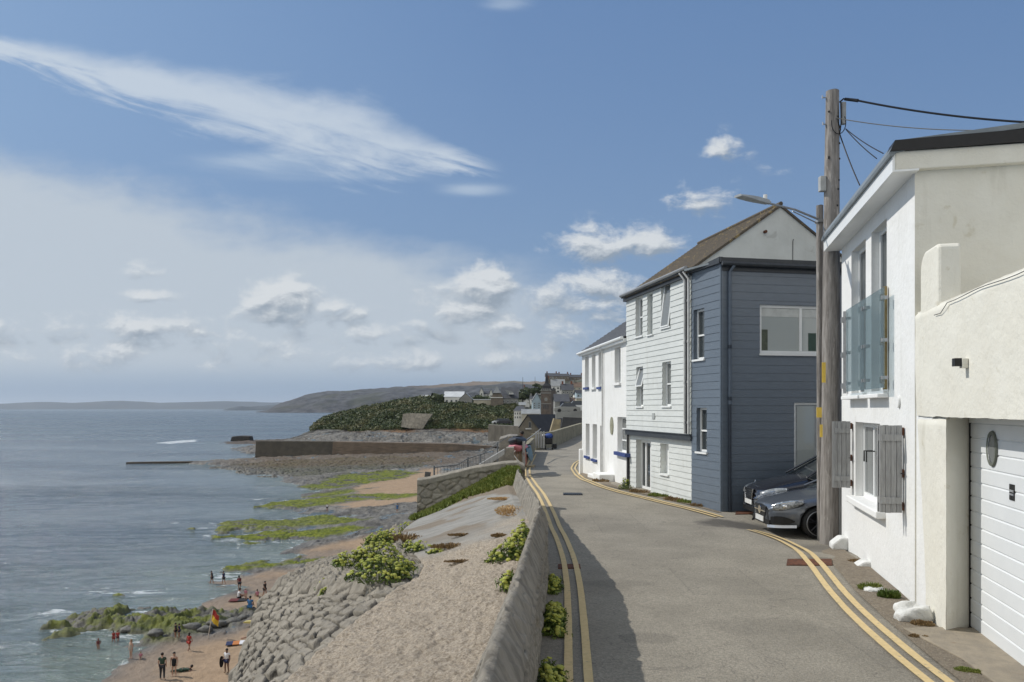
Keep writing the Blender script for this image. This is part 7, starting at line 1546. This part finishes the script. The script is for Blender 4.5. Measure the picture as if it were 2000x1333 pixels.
POSES = {  # joints in body heights: x right, y forward, z up
 'stand': dict(pel=(0, 0, .53), che=(0, .0, .72), nec=(0, 0, .845), hea=(0, .01, .93), ls=(-.105, 0, .815), rs=(.105, 0, .815), le=(-.135, -.01, .65), re=(.135, -.01, .65), lw=(-.13, .04, .50), rw=(.13, .04, .50), lh=(-.055, 0, .51), rh=(.055, 0, .51), lk=(-.06, .015, .28), rk=(.06, .015, .28), la=(-.065, -.01, .04), ra=(.065, -.01, .04)),
 'walk': dict(pel=(0, 0, .52), che=(0, .02, .71), nec=(0, .03, .84), hea=(0, .05, .925), ls=(-.1, .02, .81), rs=(.1, .02, .81), le=(-.13, -.05, .65), re=(.13, .06, .66), lw=(-.12, .0, .51), rw=(.11, .15, .54), lh=(-.05, 0, .50), rh=(.05, 0, .50), lk=(-.055, .07, .28), rk=(.055, -.02, .27), la=(-.055, .11, .045), ra=(.055, -.14, .06)),
 'hold': dict(pel=(0, 0, .53), che=(0, .0, .72), nec=(0, 0, .845), hea=(0, .01, .93), ls=(-.105, 0, .815), rs=(.105, 0, .815), le=(-.15, .0, .66), re=(.13, -.01, .66), lw=(-.17, .06, .53), rw=(.10, .12, .60), lh=(-.055, 0, .51), rh=(.055, 0, .51), lk=(-.06, .0, .28), rk=(.06, .03, .28), la=(-.065, -.03, .04), ra=(.065, .02, .04)),
 'sit': dict(pel=(0, 0, .09), che=(0, .02, .28), nec=(0, .04, .40), hea=(0, .07, .485), ls=(-.1, .03, .37), rs=(.1, .03, .37), le=(-.14, .07, .23), re=(.14, .07, .23), lw=(-.08, .18, .20), rw=(.08, .18, .20), lh=(-.055, .02, .08), rh=(.055, .02, .08), lk=(-.07, .22, .21), rk=(.07, .22, .20), la=(-.06, .36, .04), ra=(.06, .38, .04)),
 'lie': dict(pel=(0, 0, .07), che=(0, .19, .09), nec=(0, .31, .13), hea=(.02, .39, .19), ls=(-.1, .28, .11), rs=(.1, .28, .10), le=(-.14, .30, .03), re=(.15, .33, .03), lw=(-.06, .42, .02), rw=(.06, .44, .02), lh=(-.05, -.02, .06), rh=(.05, -.02, .06), lk=(-.06, -.25, .05), rk=(.07, -.24, .09), la=(-.06, -.47, .03), ra=(.08, -.44, .04)),
 'stoop': dict(pel=(0, -.03, .50), che=(0, .09, .66), nec=(0, .17, .76), hea=(0, .22, .83), ls=(-.1, .15, .74), rs=(.1, .15, .74), le=(-.12, .18, .58), re=(.12, .18, .58), lw=(-.08, .26, .46), rw=(.08, .27, .46), lh=(-.055, -.03, .49), rh=(.055, -.03, .49), lk=(-.06, .03, .27), rk=(.06, .04, .27), la=(-.065, -.03, .04), ra=(.065, 0, .04)),
}
def skinned(name, chain, mat, parent, sub=1):
    """chain: points, edges, radii -> one continuous skinned surface"""
    pts, eds, rad, rt = chain; me = bpy.data.meshes.new(name); me.from_pydata(pts, eds, []); o = link_mesh(name, me, parent); sk = o.modifiers.new('skin', 'SKIN'); sk.use_smooth_shade = True; me.skin_vertices or me.attributes
    if not me.skin_vertices: bpy.context.view_layer.update()
    lay = me.skin_vertices[0].data
    for i, r_ in enumerate(rad): lay[i].radius = r_ if isinstance(r_, tuple) else (r_, r_); lay[i].use_root = (i == rt)
    ss = o.modifiers.new('sub', 'SUBSURF'); ss.levels = sub; ss.render_levels = sub
    bpy.context.view_layer.update(); nm = bpy.data.meshes.new_from_object(o.evaluated_get(bpy.context.evaluated_depsgraph_get())); o.modifiers.clear(); o.data = nm; nm.materials.clear(); nm.materials.append(mat)
    nm.polygons.foreach_set('use_smooth', [True] * len(nm.polygons)); return o
def person(loc, H, face, pose, label, skin='fair', top=None, bottom=None, hair='dark', long=False, dress=None, group='people on the beach', slim=1.0):
    r = root('person', loc, label, 'person', group); J = POSES[pose]; ca, sa = math.cos(R(face)), math.sin(R(face))
    def T(p, k=1.0): return ((p[0] * ca - p[1] * sa) * H, (p[0] * sa + p[1] * ca) * H, p[2] * H)
    names = list(J); pts = [T(J[n]) for n in names]; ix = {n: i for i, n in enumerate(names)}; rad = {'pel': (.082, .062), 'che': (.085, .06), 'nec': .034, 'hea': .055, 'ls': .038, 'rs': .038, 'le': .026, 're': .026, 'lw': .019, 'rw': .019, 'lh': .058, 'rh': .058, 'lk': .036, 'rk': .036, 'la': .024, 'ra': .024}
    rr = [tuple(x * H * slim for x in rad[n]) if isinstance(rad[n], tuple) else rad[n] * H * (slim if n != 'hea' else 1) for n in names]
    E = [('pel', 'che'), ('che', 'nec'), ('nec', 'hea'), ('che', 'ls'), ('ls', 'le'), ('le', 'lw'), ('che', 'rs'), ('rs', 're'), ('re', 'rw'), ('pel', 'lh'), ('lh', 'lk'), ('lk', 'la'), ('pel', 'rh'), ('rh', 'rk'), ('rk', 'ra')]; ed = [(ix[a], ix[b]) for a, b in E]
    def extra(p, e, rd, fr): pts.append(T(p)); rr.append(rd * H); ed.append((ix[fr] if isinstance(fr, str) else fr, len(pts) - 1)); return len(pts) - 1
    h_ = J['hea']; extra((h_[0], h_[1] + .012, h_[2] + .042), 0, .046, 'hea')
    for s in ('l', 'r'):      # hands and feet, one ending each
        w_ = J[s + 'w']; el = J[s + 'e']; d = V(w_) - V(el); d.normalize(); k = extra(tuple(V(w_) + d * .035), 0, .019, s + 'w'); extra(tuple(V(w_) + d * .07), 0, .010, k)
        a_ = J[s + 'a']; extra((a_[0], a_[1] + .075, max(a_[2] - .02, .015)), 0, .018, s + 'a')
    skinned('body', (pts, ed, rr, ix['pel']), SK[skin], r)
    def garment(nm, ns, es, k, mat, ends=()):
        P_ = [T(J[n]) for n in ns]; rd = [tuple(x * H * k * slim for x in rad[n]) if isinstance(rad[n], tuple) else rad[n] * H * k * slim for n in ns]; e_ = [(ns.index(a), ns.index(b)) for a, b in es]
        for a, b, t, q in ends: p = V(J[a]).lerp(V(J[b]), t); P_.append(T(p)); rd.append(q * H); e_.append((ns.index(a), len(P_) - 1))
        skinned(nm, (P_, e_, rd, 0), mat, r)
    if top: garment('shirt', ['che', 'pel', 'ls', 'rs'], [('che', 'pel'), ('che', 'ls'), ('che', 'rs')], 1.17, CL[top], [('ls', 'le', .6, .038), ('rs', 're', .6, .038)])
    if bottom:
        tl = 1.0 if bottom[1] == 'long' else .55
        if tl == 1.0: garment('trousers', ['pel', 'lh', 'rh', 'lk', 'rk', 'la', 'ra'], [('pel', 'lh'), ('pel', 'rh'), ('lh', 'lk'), ('rh', 'rk'), ('lk', 'la'), ('rk', 'ra')], 1.22, CL[bottom[0]])
        else: garment('shorts', ['pel', 'lh', 'rh'], [('pel', 'lh'), ('pel', 'rh')], 1.2, CL[bottom[0]], [('lh', 'lk', tl, .055), ('rh', 'rk', tl, .055)])
    if dress:
        P_ = [T(tuple(V(J['che']).lerp(V(J['nec']), .55))), T(J['che']), T(J['pel']), T(tuple(V(J['pel']).lerp((V(J['lk']) + V(J['rk'])) / 2, .55)))]; skinned('dress', (P_, [(0, 1), (1, 2), (2, 3)], [(.105 * H * slim, .06 * H), (.112 * H * slim, .085 * H), (.105 * H * slim, .085 * H), (.115 * H * slim, .10 * H)], 0), CL[dress], r)
    hh = V(T(h_)); back = V((sa, -ca, 0)); m = MB(); m.blob(V(loc) + hh + V((0, 0, .022 * H)) + back * .016 * H, .060 * H, .062 * H, .058 * H, .04, 12, 8)
    if long: m.blob(V(loc) + hh + V((0, 0, -.055 * H)) + back * .040 * H, .050 * H, .034 * H, .085 * H, .05, 10, 7)
    m.build('hair', HR[hair], r, smooth=True); return r
def pb(px, py): return on_beach(px, py)
def H_at(q, hpx): return hpx / F * q.y
PP = [  # column, row of feet, height in rows, facing, pose, label, options
 (192, 1274, 27, 20, 'walk', 'red haired bather wading furthest left in a maroon swimsuit', dict(skin='tan', top='maroon', hair='red', long=True)),
 (222, 1260, 27, 60, 'walk', 'left bather of the red pair at the water edge', dict(skin='tan', top='red', bottom=('red', 'short'))),
 (230, 1258, 26, 10, 'walk', 'right bather of the red pair at the water edge', dict(skin='tan', top='red', bottom=('maroon', 'short'), hair='red')),
 (256, 1287, 38, 150, 'stand', 'woman in a beige dress standing at the tide line', dict(skin='fair', dress='beige', hair='fair', long=True)),
 (275, 1286, 24, 200, 'sit', 'small child in pink sitting beside the woman in beige', dict(skin='fair', top='pink', hair='fair')),
 (317, 1327, 52, 10, 'stand', 'man in green top and long black trousers seen from behind', dict(skin='fair', top='green', bottom=('dark', 'long'), hair='dark')),
 (340, 1321, 47, 190, 'stand', 'long haired woman in a short black dress', dict(skin='fair', dress='black', hair='dark', long=True)),
 (356, 1312, 46, -80, 'lie', 'person in green lying on the sand beside the woman in black', dict(skin='tan', top='green', bottom=('green', 'long'))),
 (343, 1247, 30, 90, 'stand', 'left one of two people standing close by the rocks', dict(skin='tan', top='dark', bottom=('black', 'short'))),
 (350, 1246, 28, 90, 'stand', 'right one of two people by the rocks, in navy', dict(skin='tan', top='navy', bottom=('navy', 'short'))),
 (369, 1272, 36, -20, 'walk', 'bather in a red swimsuit walking on the sand', dict(skin='tan', top='red', bottom=('red', 'short'), long=True)),
 (443, 1314, 47, 160, 'hold', 'man in white shirt and navy shorts carrying a board', dict(skin='brown', top='white', bottom=('navy', 'short'))),
 (414, 1141, 26, 80, 'walk', 'left child of the pair walking in the shallows', dict(skin='tan', top='dark', bottom=('dark', 'short'))),
 (437, 1142, 26, 60, 'walk', 'right child of the pair walking in the shallows', dict(skin='tan', top='navy', bottom=('dark', 'short'))),
 (468, 1153, 30, 30, 'stoop', 'woman standing behind the seated group', dict(skin='tan', top='maroon', bottom=('dark', 'short'), long=True)),
 (466, 1171, 40, -60, 'sit', 'seated person in white on the sand', dict(skin='tan', top='white', bottom=('black', 'short'))),
 (480, 1172, 22, 10, 'stand', 'small child in pink by the seated person in white', dict(skin='fair', top='pink', hair='fair')),
 (488, 1188, 42, 0, 'sit', 'child in a blue towel sitting with back to camera', dict(skin='tan', top='blue', bottom=('blue', 'short'))),
 (507, 1187, 36, 0, 'sit', 'child in a lime green top sitting with back to camera', dict(skin='tan', top='lime', bottom=('lime', 'short'))),
 (516, 1196, 27, -30, 'walk', 'boy with bare back beside the lime green child', dict(skin='brown', bottom=('dark', 'short'))),
 (503, 1166, 26, 40, 'sit', 'child crouching left of the man in black', dict(skin='tan', top='pink')),
 (517, 1166, 31, -120, 'walk', 'man in black shirt and shorts striding to the left', dict(skin='tan', top='black', bottom=('dark', 'short'))),
 (639, 999, 15, 0, 'stand', 'distant person in white on the middle ledge', dict(skin='tan', top='white', bottom=('dark', 'short'))),
 (776, 1002, 18, 0, 'hold', 'distant person in blue on the grey rocks', dict(skin='tan', top='blue', bottom=('blue', 'short'))),
]
for px, py, hp, fc, po, lb, kw in PP:
    q = pb(px, py); Hh = H_at(q, hp)
    if po == 'lie': Hh = 1.65
    person(q, Hh, fc, po, lb, **kw)
q = V((P(1019, 0, 38).x, 38.0, float(rz(1.0, 38)))); person(q, 1.72, 100, 'stand', 'person in a white shirt walking behind the stacked kayaks', skin='brown', top='white', bottom=('dark', 'long'), group='people in the lane')
# things on the sand
q = pb(436, 1298); m = MB(); m.prism([q + V((-.75 + .22 * math.cos(t), .0, .75 + .5 * math.sin(t))) for t in np.linspace(0, 6.283, 18, endpoint=False)], (.05, .06, 0)); q = pb(441, 1314); 
m = MB(); c = q + V((-.27, -.1, .74)); m.prism([c + V((.07 * math.cos(t), .14 * math.cos(t), .38 * math.sin(t))) for t in np.linspace(0, 6.283, 18, endpoint=False)], (.02, .06, 0)); tag(m.build('body_board', CL['black'], None, origin=c), 'black body board held by the man in white shirt', 'board')
def towel(px, py, L, W, rzz, mats, label):
    q = pb(px, py); r = root('beach_towel', q + V((0, 0, .03)), label, 'towel'); ca, sa = math.cos(R(rzz)), math.sin(R(rzz)); ux, uy = V((ca, sa, 0)), V((-sa, ca, 0)); n = len(mats)
    for i, mt in enumerate(mats): MB().box(q + V((0, 0, .10)) + ux * (L * ((i + .5) / n - .5)), L / n, W, .05, (ux, uy)).build('cloth', CL[mt], r)
towel(468, 1258, 1.9, .9, 15, ['navy', 'orange', 'white', 'white'], 'striped beach towel under the lying sunbather'); q = pb(490, 1250)
person(q + V((0, 0, .12)), 1.6, -70, 'lie', 'sunbather with dark clothes lying on the striped towel', skin='tan', top='black', bottom=('black', 'short'))
towel(466, 1174, 1.6, 1.0, 5, ['maroon', 'black'], 'dark towel under the seated person in white')
q = pb(498, 1225); q.z += .25; m = MB(); m.prism([q + V((1.0 * math.cos(t), 0, .12 + .10 * math.sin(t))) for t in np.linspace(0, 6.283, 18, endpoint=False)], (.1, .4, 0)); tag(m.build('surf_board', M('yellow_board', (.62, .52, .18), None, 4, .5), None, origin=q), 'pale yellow surf board lying by the revetment', 'board')
q = pb(484, 1283); m = MB(); m.blob(q + V((0.2, 0, .5)), .32, .25, .55, .1, 10, 8); tag(m.build('grey_bag', CL['dark'], None, origin=q, smooth=True), 'grey bag half hidden behind the revetment stones', 'bag')
# red over yellow flag
q = pb(406, 1248); top_ = q + V(((416 - 406) / F * q.y, 0, 58 / F * q.y)); fl = root('beach_flag', q, 'red over yellow lifeguard flag on a slanting white pole', 'flag'); MB().tube([q, top_], .03, 8).build('pole', M('pale_pole', (.62, .55, .48), None, 4, .6), fl)
def flag_piece(f0, f1, mat):
    n, k = 14, 8; S, K = np.meshgrid(np.linspace(0, 1, n), np.linspace(f0, f1, k), indexing='ij'); hL = 13.5 / F * q.y * .95; hH = 28 / F * q.y
    X = top_.x - .03 + S * hL - K * .12; Z = top_.z - .02 - K * hH * .80 - S ** 1.3 * .50; Y = top_.y + .10 * np.sin(S * 6 + K * 2)
    grid_obj('flag_cloth', X - q.x, Y - q.y, Z - q.z, mat, fl)
flag_piece(0, .5, CL['red']); flag_piece(.5, 1, M('flag_yellow', (.68, .45, .04), None, 4, .8))
# low loose rocks on the sand by the ledge
for i, (px, py, s, lb) in enumerate([(455, 1215, .5, 'grey boulder right of the near mossy ledge'), (425, 1222, .6, 'largest loose boulder on the sand below the ledge'), (400, 1232, .45, 'small loose boulder near the flag'), (515, 1222, .35, 'stone lying beside the yellow board'), (475, 1208, .4, 'stone below the seated children'), (374, 1228, .55, 'rounded boulder behind the pair by the rocks'), (250, 1232, .5, 'boulder at the left foot of the near ledge'), (305, 1240, .5, 'boulder in the foam at the ledge foot')]):
    q = pb(px, py); n, k = 22, 14; T__, PH = np.meshgrid(np.linspace(0, 2 * math.pi, n), np.linspace(.01, 3.13, k), indexing='ij'); x, y, z = np.sin(PH) * np.cos(T__), np.sin(PH) * np.sin(T__), np.cos(PH); rr_ = 1 + (fbm(x * 1.5 + i * 3, y * 1.5 + z, 4) - .5) * 1.0; rr_[-1] = rr_[0]
    o = grid_obj('boulder', q.x + x * rr_ * s * 1.3, q.y + y * rr_ * s, q.z + z * rr_ * s * .6 + .1, M('shore_boulder', (.17, .165, .15), (.10, .098, .09), 1.6, .85, .05, 5), origin=q); tag(o, lb, 'rock', 'loose rocks on the beach')

# ================================================================== AIR
def haze():
    m = bpy.data.materials.new('haze_air'); m.use_nodes = True; nt = m.node_tree; nt.nodes.clear(); out = nt.nodes.new('ShaderNodeOutputMaterial'); v = nt.nodes.new('ShaderNodeVolumePrincipled')
    v.inputs['Color'].default_value = (.78, .88, 1.0, 1); v.inputs['Density'].default_value = HAZE; v.inputs['Anisotropy'].default_value = .2; nt.links.new(v.outputs[0], out.inputs['Volume'])
    x0, x1, y0, y1, z0, z1 = -45000, 60000, -200, 61000, -60, 420
    bx = MB().add([(x0, y0, z0), (x1, y0, z0), (x1, y1, z0), (x0, y1, z0), (x0, y0, z1), (x1, y0, z1), (x1, y1, z1), (x0, y1, z1)], [(0, 3, 2, 1), (4, 5, 6, 7), (0, 1, 5, 4), (1, 2, 6, 5), (2, 3, 7, 6), (3, 0, 4, 7)]).build('haze', m, None, origin=(0, 0, 0)); tag(bx, None, None, None, 'stuff')
HAZE = 0.000038
haze()

# countable repeats that were built together become parts of their own
def split_loose(o):
    me = o.data; n = len(me.vertices); par_ = list(range(n))
    def fd(i):
        while par_[i] != i: par_[i] = par_[par_[i]]; i = par_[i]
        return i
    for e in me.edges:
        a, b = fd(e.vertices[0]), fd(e.vertices[1])
        if a != b: par_[a] = b
    comp = {}
    for p_ in me.polygons: comp.setdefault(fd(p_.vertices[0]), []).append(p_)
    if len(comp) < 2 or len(comp) > 60: return
    for k, (c, polys) in enumerate(comp.items()):
        vi = sorted({v for p_ in polys for v in p_.vertices}); mp = {v: i for i, v in enumerate(vi)}; nm = bpy.data.meshes.new(me.name)
        nm.from_pydata([me.vertices[v].co[:] for v in vi], [], [[mp[v] for v in p_.vertices] for p_ in polys]); nm.update(); nm.materials.append(me.materials[0]); nm.polygons.foreach_set('use_smooth', [p_.use_smooth for p_ in polys])
        if k == 0: o.data = nm
        else: q_ = o.copy(); q_.data = nm; scene.collection.objects.link(q_)
for o in list(scene.objects):
    if o.type == 'MESH' and o.parent and o.name.split('.')[0] in ('glass_clamp', 'ledge_batten', 'latch', 'hinge', 'grille_bar', 'grille_bars', 'door_mirror', 'roof_pillars', 'rubber_seal', 'door_frame', 'rubber_seal'): split_loose(o)
